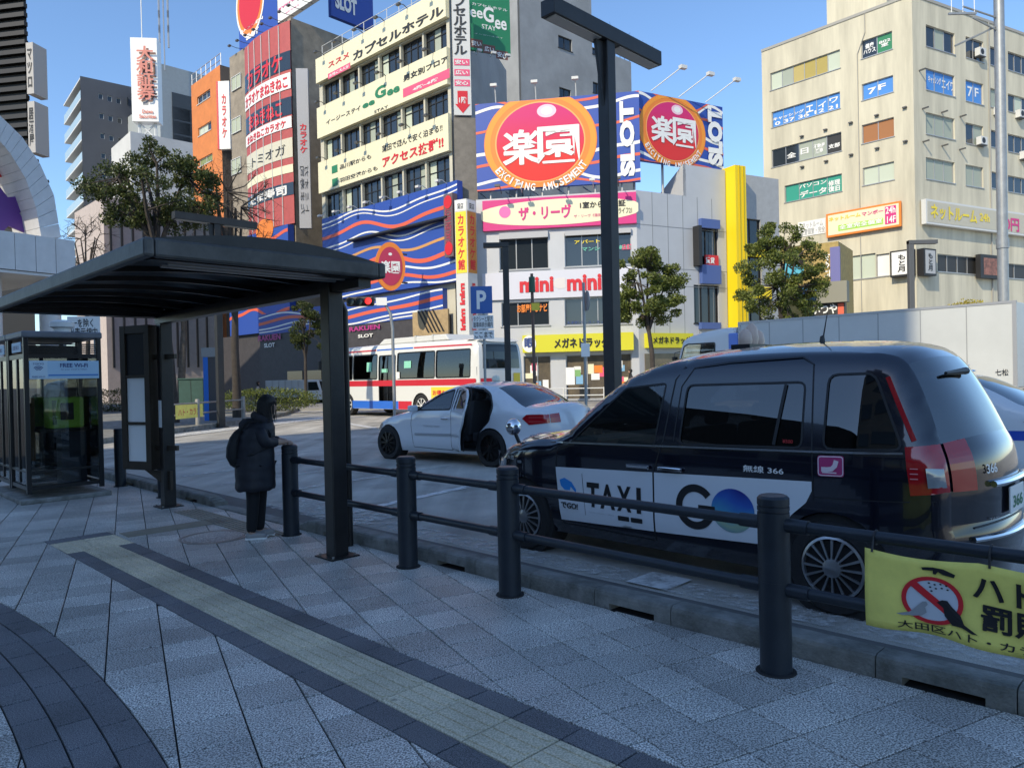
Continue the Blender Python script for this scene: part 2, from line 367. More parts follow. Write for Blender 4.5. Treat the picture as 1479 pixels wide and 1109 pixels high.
def tile_mesh(mb, poly, key, z):
    pts = [uv(p[0], p[1], z) for p in poly]; c = sum(pts, Vector())/len(pts); n = len(pts)
    if (pts[1]-pts[0]).cross(pts[2]-pts[1]).z < 0: pts = pts[::-1]
    ins = [p + (c-p).normalized()*min(.004, (c-p).length*.3) for p in pts]
    lo = [p-Vector((0, 0, .003)) for p in pts]; bt = [Vector((p.x, p.y, -.03)) for p in pts]
    mb.add(ins+lo+bt, [tuple(range(n))] + [(i+n, (i+1) % n+n, (i+1) % n, i) for i in range(n)] + [(i+2*n, (i+1) % n+2*n, (i+1) % n+n, i+n) for i in range(n)])
    u0 = min(p[0] for p in poly); u1 = max(p[0] for p in poly); v0 = min(p[1] for p in poly); v1 = max(p[1] for p in poly)
    if key == 'y':
        for q in range(4):
            vv = v0+(v1-v0)*(q+.5)/4; mb.obox(uv((u0+u1)/2, vv, z+.003), KU*((u1-u0)/2-.012), KV*.014, Vector((0, 0, .003)))
    if key == 'w':
        for q in range(5):
            for r_ in range(5): mb.cyl(uv(u0+(u1-u0)*(q+.5)/5, v0+(v1-v0)*(r_+.5)/5, z), uv(u0+(u1-u0)*(q+.5)/5, v0+(v1-v0)*(r_+.5)/5, z+.005), .014, .008, 6)
order = sorted(range(len(tiles)), key=lambda i: -shown(tiles[i][0]))
rest = {k: MB() for k in TM}
nm = {'g': 'paving_tile', 'd': 'dark_paving_tile', 'y': 'tactile_tile', 'w': 'tactile_tile'}
cnt = {}
for r_, i in enumerate(order):
    poly, key = tiles[i]
    z = random.uniform(-.0012, .0012)
    lim = {'g': 290, 'd': 150, 'y': 60, 'w': 8}[key]; cnt[key] = cnt.get(key, 0)
    if cnt[key] < lim and shown(poly) > 40:
        cnt[key] += 1; mb = MB(); tile_mesh(mb, poly, key, z); mb.build(nm[key], TM[key], pave)
    else: tile_mesh(rest[key], poly, key, z)
for key, mb in rest.items():
    if mb.v: struct(mb.build(nm[key]+'_field', TM[key], pave), 'stuff')
# ribbed guide paving from the block to the kerb gap, and inspection cover
mb = MB()
for q in range(6): mb.obox(uv(8.12+.05*q, 3.05, .006), KU*.013, KV*.52, Vector((0, 0, .004)))
for q in range(6): mb.obox(uv(8.1, 3.42+.05*q, .006), KU*1.15, KV*.013, Vector((0, 0, .004)))
struct(mb.build('guide_ribs', mat('rib_tan', (.30, .26, .20), .7, var=.2), pave), 'stuff')
steel_w = mat('cover_steel', (.36, .34, .31), .45, .6, var=.25, scale=12)
mb = MB(); c0 = uv(7.42, 3.12)
mb.lathe([(.33, .001), (.33, .006), (.305, .006), (.305, .001)], 40, c0, caps=False); mb.lathe([(.285, .001), (.285, .005), (.272, .005), (.272, .001)], 40, c0, caps=False)
cv = tag(mb.build('inspection_cover', steel_w), 'round inspection cover with pale metal rings set in the paving by the standing person', 'manhole cover')
mb = MB(); mb.lathe([(.27, .0), (.27, .004), (.0, .004)], 40, c0); mb.build('lid', granite, cv)
# kerb stones
kerb_m = mat('kerb_concrete', (.25, .245, .225), .85, var=.45, scale=5, bump=.5, bscale=60, var2=(.12, .12, .105))
kerb = struct(MB().add([uv(-8, 3.92, -.06), uv(22, 3.92, -.06), uv(22, 4.05, -.06), uv(-8, 4.05, -.06)], [(0, 1, 2, 3)]).build('kerb', kerb_m))
prof = [(3.89, -.05), (3.892, .085), (3.90, .105), (3.92, .114), (4.03, .114), (4.055, .105), (4.06, .08), (4.06, -.05)]
def stone(u0, u1, drain=False, endcap=0):
    mb = MB(); u0 += .003; u1 -= .003
    def seg(a, b_, pf): mb.prism([uv(a, v, z) for v, z in pf], uv(b_, 0)-uv(a, 0))
    if drain:
        a, c = u0+.12, u1-.12
        seg(u0, a, prof); seg(c, u1, prof); seg(a, c, [(3.89, .035)]+prof[1:-1]+[(4.06, .035)])
    elif endcap:
        n = 5
        for q in range(n):
            f = 1-(q/n)**2*.75; a, c = (u1-(u1-u0)*(q+1)/n, u1-(u1-u0)*q/n) if endcap < 0 else (u0+(u1-u0)*q/n, u0+(u1-u0)*(q+1)/n)
            seg(a, c, [(v, z*f if z > 0 else z) for v, z in prof])
    else: seg(u0, u1, prof)
    return mb.build('kerb_stone', kerb_m, kerb)
u = -3.45; k = 0
while u < 6.7:
    stone(u, u+.6, drain=(k % 3 == 1)); u += .6; k += 1
stone(u, u+.35, endcap=1); ue = u
fl = [(3.89, -.05), (3.89, .004), (3.90, .012), (4.05, .014), (4.06, .004), (4.06, -.05)]; u = ue+.35
while u < 9.15: MB().prism([uv(u+.003, v, z) for v, z in fl], uv(min(u+.6, 9.2)-.003, 0)-uv(u+.003, 0)).build('dropped_kerb_stone', kerb_m, kerb); u += .6
u = 9.2; stone(u, u+.45, endcap=-1); u += .45
while u < 17.5: stone(u, u+.6, drain=(int(u*3) % 4 == 0)); u += .6
# worn road markings
def worn(name, c, thr, sc=5.0):
    M = bpy.data.materials.new(name); M.use_nodes = True; n = M.node_tree.nodes; l = M.node_tree.links; o = n['Material Output']; bs = n['Principled BSDF']
    bs.inputs['Base Color'].default_value = tuple(c)+(1,); bs.inputs['Roughness'].default_value = .7
    tc = n.new('ShaderNodeNewGeometry'); t = n.new('ShaderNodeTexNoise'); t.inputs['Scale'].default_value = sc; t.inputs['Detail'].default_value = 12; t.inputs['Roughness'].default_value = .75; l.new(tc.outputs['Position'], t.inputs[0])
    mr = n.new('ShaderNodeMapRange'); mr.inputs[1].default_value = thr-.10; mr.inputs[2].default_value = thr+.14; l.new(t.outputs[0], mr.inputs[0])
    tr = n.new('ShaderNodeBsdfTransparent'); mx = n.new('ShaderNodeMixShader'); l.new(mr.outputs[0], mx.inputs[0]); l.new(tr.outputs[0], mx.inputs[1]); l.new(bs.outputs[0], mx.inputs[2]); l.new(mx.outputs[0], o.inputs[0]); return M
wl = worn('worn_line', (.62, .62, .6), .40); wp = worn('worn_patch', (.6, .59, .56), .54, 9); wf = worn('faint_line', (.6, .6, .56), .52, 9)
LZ = [.006]
def line(pts_uv, m):
    LZ[0] += .0012; z = LZ[0]; mb = MB(); mb.poly([uv(a, c, z) for a, c in pts_uv]); o = mb.build('road_marking', m)
    if o.data.polygons[0].normal.z < 0: o.data.flip_normals()
    struct(o)
line([(7.42, 4.75), (7.57, 4.75), (8.05, 7.4), (7.90, 7.4)], wl)
line([(.5, 4.45), (.5, 4.75), (7.6, 4.75), (7.6, 4.45)], wp)
line([(6.8, 4.3), (6.8, 5.2), (8.8, 5.2), (8.8, 4.3)], wf)
for k, (u0, v0) in enumerate(((11.0, 4.7), (12.6, 4.8), (14.2, 5.2), (9.6, 5.2))): line([(u0, v0), (u0+.18, v0), (u0+.5, v0+3.2), (u0+.32, v0+3.2)], wf)
line([(2.95, 4.45), (3.3, 4.45), (3.3, 4.8), (2.95, 4.8)], wl)
def gl(x, y): return to_uv(ground(x, y))
line([gl(480, 610), gl(540, 620), gl(545, 618), gl(480, 607)], wl); line([gl(250, 632), gl(480, 604), gl(480, 601), gl(250, 628)], wl)
# ================================================================== guard railing with posts
steel_g = mat('painted_steel', (.022, .028, .036), .42, .2, var=.18, scale=9, bump=.08, bscale=90)
steel_t = mat('bollard_top', (.20, .15, .13), .5, .5, var=.3, scale=20)
def post_parts(par, P, H=.91, r=.08):
    mb = MB(); x, y, _ = P
    mb.lathe([(r, -.03), (r, H-.085), (r-.006, H-.083), (r-.006, H-.077), (r, H-.075), (r, H-.055), (r-.006, H-.053), (r-.006, H-.047), (r, H-.045), (r, H-.012), (r-.012, H), (0, H)], 32, (x, y, 0))
    p = mb.build('post', steel_g, par, True, ang=30)
    MB().lathe([(r-.014, H+.0005), (r-.02, H+.004), (0, H+.006)], 28, (x, y, 0)).build('cap', steel_t, p, True)
    MB().lathe([(r+.001, .47), (r+.001, .474)], 32, (x, y, 0)).build('seam', steel_g, p)
    MB().lathe([(r+.022, 0.0005), (r+.02, .006), (r, .006)], 32, (x, y, 0)).build('base_ring', joint, p)
    return p
gp = [uv(-.25, 3.60), uv(1.75, 3.635), uv(3.75, 3.685), uv(4.95, 3.69), uv(6.90, 3.69)]
gr = thing('guard_railing', 'dark grey pipe guard railing with round posts along the kerb beside the black taxi', 'railing', gp[2], world=True)
for P in gp: post_parts(gr, P)
for a, c in zip(gp, gp[1:]):
    d = (c-a).normalized(); z1 = Vector((0, 0, .765)); z2 = Vector((0, 0, .435))
    for zz in (z1, z2):
        r_ = MB().cyl(a+d*.07+zz, c-d*.07+zz, .029, n=18).build('rail', steel_g, gr, True)
        for s0, s1 in ((a+d*.06, a+d*.185), (c-d*.185, c-d*.06)):
            MB().cyl(s0+zz, s1+zz, .036, n=18).build('sleeve', steel_g, r_, True)
P = uv(12.33, 3.76); bo = thing('bollard', 'lone dark bollard between the telephone booths and the shelter sign case', 'bollard', P, world=True); post_parts(bo, P, .89)
P = uv(10.6, 3.78); bo = thing('bollard', 'dark bollard mostly hidden behind the far shelter post', 'bollard', P, world=True); post_parts(bo, P, .89)
# ================================================================== yellow banner on the railing
ban_m = mat('banner_cloth', (.86, .75, .17), .75, var=.12, scale=6, bump=.15, bscale=14)
a0 = gp[1]; d0 = (gp[0]-gp[1]).normalized(); nb = Vector((-d0.y, d0.x, 0)); nb = nb if nb.dot(CC-a0) > 0 else -nb
def ban(s, t, o=0.):       # s metres along, t 0 bottom..1 top
    wv = .012*math.sin(s*9)+.018*math.sin(s*4.2+t*2)*(1-t) + .02*math.sin(s*17)*(1-t)**3
    return a0 + d0*(.47+s) + nb*(.045+wv+o) + Vector((0, 0, .345+.375*t + (.012*math.sin(s*7.3) + .025*math.sin(s*2.6+.6))*(1-t) - .014*abs(math.sin(s*math.pi/.46))*t))
ba = thing('warning_banner', 'yellow cloth banner forbidding feeding of pigeons, tied to the railing', 'banner', a0+d0*.43, world=True)
mb = MB(); NX, NT = 60, 10
vs = [ban(1.45*i/NX, j/NT) for j in range(NT+1) for i in range(NX+1)]
mb.add(vs, [(j*(NX+1)+i, j*(NX+1)+i+1, (j+1)*(NX+1)+i+1, (j+1)*(NX+1)+i) for j in range(NT) for i in range(NX)])
co = mb.build('cloth', ban_m, ba, True); sm = co.modifiers.new('thick', 'SOLIDIFY'); sm.thickness = .003; sm.offset = -1
def bfn(s0, s1, t0, t1, o=.004): return lambda x, y: ban(s0+(s1-s0)*x, t0+(t1-t0)*y, o)
letters(ba, 'ハト・カラスへの', bfn(.44, 1.40, .58, .86), PRINTK, .02); letters(ba, '罰則はありません', bfn(.47, 1.43, .23, .53), PRINTK, .022)
letters(ba, '大田区ハト・カラスへの給餌による被害防止', bfn(.15, 1.42, .045, .15), PRINTK, .012)
def disc(fn, cx, cy, rx, ry, n=40, hole=0.):
    mb = MB(); c = lambda k, q: fn(cx+rx*q*math.cos(k), cy+ry*q*math.sin(k))
    for i in range(n):
        k0, k1 = 2*math.pi*i/n, 2*math.pi*(i+1)/n
        if hole: mb.add([c(k0, hole), c(k0, 1), c(k1, 1), c(k1, hole)], [(0, 1, 2, 3)])
        else: mb.add([fn(cx, cy), c(k0, 1), c(k1, 1)], [(0, 1, 2)])
    return mb
bl = lambda o: (lambda x, y: ban(x, y, o))
disc(bl(.004), .285, .47, .115, .30).build('sign_face', mat('sign_grey', (.55, .58, .62), .6), ba)
disc(bl(.006), .285, .47, .12, .315, hole=.84).build('prohibition_ring', PRINTR, ba)
mb = MB()
for k in range(12):
    t0, t1 = k/12, (k+1)/12
    f = lambda t, s: ban(.215+.17*t+s*.012, .66-.40*t+s*.03, .0065)
    mb.add([f(t0, -1), f(t1, -1), f(t1, 1), f(t0, 1)], [(0, 1, 2, 3)])
mb.build('prohibition_bar', PRINTR, ba)
def flat(pts, o, name, m): mb = MB(); mb.poly([ban(x, y, o) for x, y in pts]); return mb.build(name, m, ba)
greyb = mat('print_grey', (.30, .31, .32), .6)
flat([(.165, .24), (.20, .28), (.225, .36), (.25, .44), (.265, .45), (.27, .41), (.26, .37), (.265, .30), (.245, .25), (.21, .23)], .0075, 'pigeon_print', greyb)
flat([(.145, .235), (.17, .22), (.215, .24), (.20, .28)], .0075, 'pigeon_tail_print', greyb)
flat([(.305, .46), (.325, .50), (.345, .50), (.36, .44), (.395, .34), (.41, .24), (.46, .16), (.44, .155), (.40, .20), (.365, .20), (.335, .30), (.33, .40)], .0085, 'crow_print', PRINTK)
flat([(.245, .90), (.29, .915), (.33, .90), (.375, .84), (.37, .80), (.33, .825), (.31, .86), (.30, .82), (.29, .83), (.29, .87), (.25, .865)], .0075, 'hand_print', PRINTK)
mb = MB()
for k in range(9): c = (.275+.022*(k % 4)+.005*(k//4), .70-.05*(k//4)-.012*(k % 2)); mb.add([ban(c[0]+.005*math.cos(t), c[1]+.011*math.sin(t), .0075) for t in [i*math.pi/4 for i in range(8)]], [tuple(range(8))])
mb.build('crumb_print', PRINTK, ba)
for s in (.035, .50, .97, 1.41):
    P = a0+d0*(.47+s)+Vector((0, 0, .765)); mb = MB()
    mb.tube([P+nb*(.033*math.cos(t))+Vector((0, 0, .033*math.sin(t))) for t in [i*math.pi/6 for i in range(13)]], .004, 6); mb.tube([P+nb*.033, ban(s, .97, .006)], .005, 6); mb.build('cable_tie', PRINTK, ba)
# ================================================================== bus shelter
sh_m = mat('shelter_steel', (.030, .027, .026), .38, .35, var=.25, scale=6, bump=.06, bscale=60)
sh_in = mat('shelter_soffit', (.030, .028, .027), .5, .1, var=.2)
sh_f = mat('shelter_fascia', (.085, .080, .074), .5, .3, var=.45, scale=4, bump=.1, bscale=30)
sh = thing('bus_shelter', 'dark steel bus shelter with curved roof on two square posts', 'bus shelter', uv(5.73, 3.5), world=True)
for (u_, v_) in ((5.73, 3.50), (9.75, 3.53)):
    p = MB().obox(uv(u_, v_, 1.21), KU*.072, KV*.072, Vector((0, 0, 1.21))).build('post', sh_m, sh, bev=.008)
    MB().obox(uv(u_, v_, .006), KU*.14, KV*.14, Vector((0, 0, .006))).build('base_plate', sh_m, p)
    mb = MB()
    for s_ in (-1, 1):
        for q in (-1, 1): mb.cyl(uv(u_+s_*.11, v_+q*.11, .01), uv(u_+s_*.11, v_+q*.11, .03), .012, n=6)
    mb.build('anchor_bolt', steel_w, p)
MB().tube([uv(6.0, 3.80, 0), uv(6.0, 3.80, 2.2), uv(5.97, 3.72, 2.32), uv(5.95, 3.62, 2.38)], .034, 12).build('drain_pipe', sh_m, sh, True)
U0, U1, V0, V1, ZB, ZT = 5.12, 9.95, 1.74, 3.66, 2.395, 2.525
def ring(mb, u0, u1, v0, v1, z0, z1, t):
    mb.obox(uv((u0+u1)/2, v0+t/2, (z0+z1)/2), KU*((u1-u0)/2), KV*(t/2), Vector((0, 0, (z1-z0)/2)))
    mb.obox(uv((u0+u1)/2, v1-t/2, (z0+z1)/2), KU*((u1-u0)/2), KV*(t/2), Vector((0, 0, (z1-z0)/2)))
    for a in (u0+t/2, u1-t/2): mb.obox(uv(a, (v0+v1)/2, (z0+z1)/2), KU*(t/2), KV*((v1-v0)/2-t), Vector((0, 0, (z1-z0)/2)))
mb = MB(); ring(mb, U0, U1, V0, V1, ZB, ZT, .07); mb.build('fascia', sh_f, sh, bev=.02)
mb = MB(); n = 14
def arch(t): return .03+.10*math.sin(math.pi*t)
rows = [[uv(u_, V0+.02+(V1-V0-.04)*i/n, ZT+arch(i/n)-.035) for i in range(n+1)] for u_ in (U0+.03, U1-.03)]
mb.add(rows[0]+rows[1], [(i, i+1, n+2+i, n+1+i) for i in range(n)]+[tuple(range(n+1)), tuple(range(2*n+1, n, -1))])
mb.build('roof_sheet', sh_m, sh, True)
for k in range(7):
    u_ = U0+.35+(U1-U0-.7)*k/6; pts = [uv(u_, V0+.09+(V1-V0-.18)*i/10, ZB+.045+.05*math.sin(math.pi*i/10)) for i in range(11)]
    mb = MB()
    for i in range(10): mb.obox((pts[i]+pts[i+1])/2, (pts[i+1]-pts[i])/2, KU*.02, Vector((0, 0, .022)))
    mb.build('rib', sh_m, sh)
MB().obox(uv((U0+U1)/2, 3.51, ZB-.02), KU*((U1-U0)/2-.1), KV*.06, Vector((0, 0, .055))).build('beam', sh_m, sh)
for u_ in (5.42, 5.56): MB().obox(uv(u_, 2.72, ZB+.012), KU*.014, KV*.72, Vector((0, 0, .012))).build('lamp_strip', mat('lamp_strip', (.5, .48, .45), .4, .3), sh)
for u_ in (U0+.16, U1-.16):
    mb = MB(); mb.obox(uv(u_, (V0+V1)/2, ZB+.035), KU*.045, KV*((V1-V0)/2-.08), Vector((0, 0, .035))); mb.build('end_beam', sh_m, sh)
mb = MB()
for k in range(5):
    mb.obox(uv(U0+.4+k*.9, (V0+V1)/2, ZT+.10), KU*.02, KV*.9, Vector((0, 0, .004)))
# sign case on the far post
P0 = uv(9.86, 3.20); a, c = Vector((-5.0, 9.62, 0)), Vector((-4.55, 9.42, 0)); dx = (c-a).normalized(); ny = Vector((dx.y, -dx.x, 0)); mid = (a+c)/2
bc_m = mat('case_bronze', (.055, .042, .03), .45, .5, var=.2)
nbd = thing('sign_case', 'tall bronze sign case with one dark and two blank white panels on the shelter post', 'notice board', mid, world=True)
hw = .26; z0, z1 = .47, 2.31
mb = MB(); mb.obox(mid+Vector((0, 0, (z0+z1)/2)), dx*hw, ny*.06, Vector((0, 0, (z1-z0)/2))); mb.build('back_box', bc_m, nbd, bev=.01)
mb = MB()
for s_ in (-1, 1): mb.obox(mid+dx*(s_*(hw-.045))+ny*.075+Vector((0, 0, (z0+z1)/2)), dx*.045, ny*.016, Vector((0, 0, (z1-z0)/2)))
for zz, hh in ((z0+.05, .05), (z1-.05, .05), (1.06, .018), (1.66, .018)): mb.obox(mid+ny*.073+Vector((0, 0, zz)), dx*(hw-.09), ny*.015, Vector((0, 0, hh)))
mb.build('frame', bc_m, nbd)
for (q0, q1, mm) in ((.575, 1.04, PRINTW), (1.08, 1.64, PRINTW), (1.68, 2.2, mat('dark_panel', (.02, .022, .026), .2))):
    mb = MB(); mb.obox(mid+ny*.064+Vector((0, 0, (q0+q1)/2)), dx*(hw-.092), ny*.004, Vector((0, 0, (q1-q0)/2))); mb.build('panel', mm, nbd)
mb = MB(); mb.obox(mid+dx*.42+Vector((0, 0, 1.9)), dx*.2, ny*.02, Vector((0, 0, .03))); mb.obox(mid+dx*.42+Vector((0, 0, .75)), dx*.2, ny*.02, Vector((0, 0, .03))); mb.build('bracket', bc_m, nbd)
mb = MB(); mb.prism([mid+dx*.05+ny*.02+Vector((0, 0, .46)), mid+dx*.5+ny*.02+Vector((0, 0, .46)), mid+dx*.5+ny*.02+Vector((0, 0, .22))], ny*-.04); mb.build('gusset', bc_m, nbd)
P = uv(9.75, 3.53); mb = MB(); mb.obox(P-KV*.0755+KU*-.0+Vector((0, 0, 1.18)), KU*.05, KV*.002, Vector((0, 0, .17))); ob = mb.build('paper_notice', PRINTW); tag(ob, 'small white paper notice stuck on the far shelter post', 'notice')
# ================================================================== telephone booths
bf = mat('booth_frame', (.018, .018, .02), .35, .4)
bg_ = glass('booth_glass', (.80, .82, .82), .03)
bgreen = mat('phone_green', (.34, .60, .05), .45)
wifi_b = mat('wifi_blue', (.42, .60, .74), .5)
navy = mat('print_navy', (.03, .06, .2), .5); skyb = mat('print_blue', (.03, .20, .55), .5)
def booth(u0, label, near):
    u1, v0, v1 = u0+.96, 2.36, 3.30; t = thing('telephone_booth', label, 'phone booth', uv((u0+u1)/2, (v0+v1)/2), world=True, group='telephone booths side by side')
    H = 2.22
    MB().obox(uv((u0+u1)/2, (v0+v1)/2, .03), KU*((u1-u0)/2+.03), KV*((v1-v0)/2+.08), Vector((0, 0, .03))).build('base_slab', kerb_m, t, bev=.01)
    for (a, c) in ((u0+.03, v0+.03), (u0+.03, v1-.03), (u1-.03, v0+.03), (u1-.03, v1-.03)):
        MB().obox(uv(a, c, H/2+.1), KU*.028, KV*.028, Vector((0, 0, H/2-.03))).build('corner_post', bf, t, bev=.004)
    def bar(nm, a, c, z, hu, hv, hz): return MB().obox(uv(a, c, z), KU*hu, KV*hv, Vector((0, 0, hz))).build(nm, bf, t)
    um, vm = (u0+u1)/2, (v0+v1)/2; lu, lv = (u1-u0)/2-.06, (v1-v0)/2-.06
    for z, hz in ((.20, .025), (.42, .012), (1.97, .03)):
        for a in (u0+.03, u1-.03): bar('cross_bar', a, vm, z, .02, lv, hz)
        for c in (v0+.03, v1-.03): bar('cross_bar', um, c, z, lu, .02, hz)
    bar('door_stile', um, v0+.03, 1.1, .025, .018, .85)
    mb = MB()
    for k in range(5): mb.obox(uv(u0+.022, vm, 2.02+.028*k), KU*.012, KV*lv, Vector((0, 0, .009)))
    mb.build('louvre', bf, t)
    for a in (u0+.03, u1-.03): MB().obox(uv(a, vm, 1.1), KU*.004, KV*lv, Vector((0, 0, .86))).build('glass_panel', bg_, t)
    for c in (v0+.03, v1-.03): MB().obox(uv(um, c, 1.1), KU*lu, KV*.004, Vector((0, 0, .86))).build('glass_panel', bg_, t)
    rf = MB().obox(uv(um, vm, H+.04), KU*((u1-u0)/2+.01), KV*((v1-v0)/2+.015), Vector((0, 0, .045))).build('roof', mat('booth_roof', (.16, .16, .17), .5, .3, var=.2), t, bev=.02)
    # phone, cabinet, shelf
    ph = MB(); ph.obox(uv(u1-.35, v1-.34, 1.18), KU*.17, KV*.22, Vector((0, 0, .22))); ph.build('telephone', bgreen, t, bev=.03)
    mb = MB(); mb.obox(uv(u1-.53, v1-.34, 1.20), KU*.015, KV*.08, Vector((0, 0, .12))); mb.build('keypad', PRINTK, t)
    MB().tube([uv(u1-.55, v1-.5, 1.02), uv(u1-.56, v1-.51, 1.2), uv(u1-.55, v1-.5, 1.36)], [.03, .018, .03], 8).build('handset', mat('handset_green', (.10, .22, .03), .4), t, True)
    MB().obox(uv(u1-.24, v1-.36, .93), KU*.2, KV*.3, Vector((0, 0, .02))).build('shelf', bf, t)
    MB().obox(uv(u1-.22, v1-.22, .52), KU*.14, KV*.16, Vector((0, 0, .38))).build('cabinet', mat('cabinet_navy', (.02, .03, .05), .5), t)
    MB().obox(uv(u1-.10, v0+.22, .95), KU*.02, KV*.07, Vector((0, 0, .45))).build('brown_panel', mat('brown_panel', (.20, .11, .04), .6), t)
    if near:
        F = Face(uv(u0, v0), KV); F.n = -KU
        mb = MB(); F.box(mb, .06, .90, 1.66, 1.905, -.002, .008); sg = mb.build('wifi_sign', wifi_b, t)
        mb = MB(); F.box(mb, .065, .27, 1.665, 1.90, .008, .011); mb.build('wifi_badge', mat('badge', (.55, .68, .76), .5), sg)
        fn = lambda a0, a1, z0, z1: (lambda x, y: F.pt(a0+(a1-a0)*x, z0+(z1-z0)*y, .013))
        letters(sg, 'FREE Wi-Fi', fn(.42, .76, 1.815, 1.87), navy, .02); letters(sg, 'for your travel in Tokyo', fn(.43, .75, 1.775, 1.795), navy, .004)
        mb = MB(); F.box(mb, .28, .89, 1.70, 1.718, .008, .012); mb.build('underline', skyb, sg)
        mb = MB(); c = (.165, 1.755)
        for r_ in (.03, .05, .07):
            for k in range(6):
                t0, t1 = R(45+15*k), R(60+15*k)
                mb.add([F.pt(c[0]+q*math.cos(z), c[1]+q*math.sin(z), .014) for q, z in ((r_, t0), (r_+.01, t0), (r_+.01, t1), (r_, t1))], [(0, 1, 2, 3)])
        mb.build('wifi_waves', navy, sg); letters(sg, 'TOKYO', fn(.10, .23, 1.85, 1.875), navy, .01); letters(sg, 'FREE Wi-Fi', fn(.09, .24, 1.68, 1.70), navy, .01)
    F = Face(uv(u0, v0), KU); F.n = -KV
    mb = MB(); F.box(mb, .12, .62, 2.03, 2.16, -.002, .008); sg = mb.build('side_sign', wifi_b, t); letters(sg, '公衆電話', lambda x, y: F.pt(.2+.36*x, 2.06+.06*y, .011), navy, .01)
    return t
booth(11.50, 'telephone booth with free wifi sign on its glass, nearest the shelter', True)
booth(12.50, 'telephone booth at the left picture edge, behind the nearer booth', False)
# ================================================================== VEHICLES: one shell builder
paint_k = mat('paint_black', (.004, .005, .012), .16, 0, coat=1., spec=.5)
paint_w = mat('paint_white', (.62, .65, .68), .25, 0, coat=.8)
paint_b = mat('paint_blue', (.02, .07, .42), .25, 0, coat=.8)
rubber = mat('rubber', (.012, .012, .013), .75, bump=.2, bscale=60)
trim_k = mat('trim_black', (.012, .012, .013), .45)
chrome = mat('chrome', (.75, .75, .76), .12, 1.)
alloy = mat('alloy', (.42, .43, .45), .3, .9)
dark_in = mat('interior', (.018, .018, .02), .8)
seat_m = mat('seat', (.05, .05, .055), .8)
g_clear = glass('car_glass', (.78, .84, .80), .04); g_tint = glass('tinted_glass', (.045, .045, .05), .05); g_rear = glass('rear_glass', (.12, .14, .14), .12)
lamp_r = mat('lamp_red', (.36, .004, .01), .12, coat=1.); lamp_c = mat('lamp_clear', (.28, .31, .33), .1, .3, coat=1.); lamp_o = mat('lamp_amber', (.5, .2, .02), .2, coat=1.)
g_bus = mat('bus_glass', (.012, .017, .017), .04, 0, spec=.8)
def catmull(p, n):
    out = []
    for i in range(len(p)-1):
        a, b_, c, d = p[max(i-1, 0)], p[i], p[i+1], p[min(i+2, len(p)-1)]
        for k in range(n):
            t = k/n
            out.append(tuple(.5*((2*b_[j]) + (-a[j]+c[j])*t + (2*a[j]-5*b_[j]+4*c[j]-d[j])*t*t + (-a[j]+3*b_[j]-3*c[j]+d[j])*t**3) for j in range(3)) + (i,))
    out.append(tuple(p[-1][:3])+(len(p)-2,)); return out
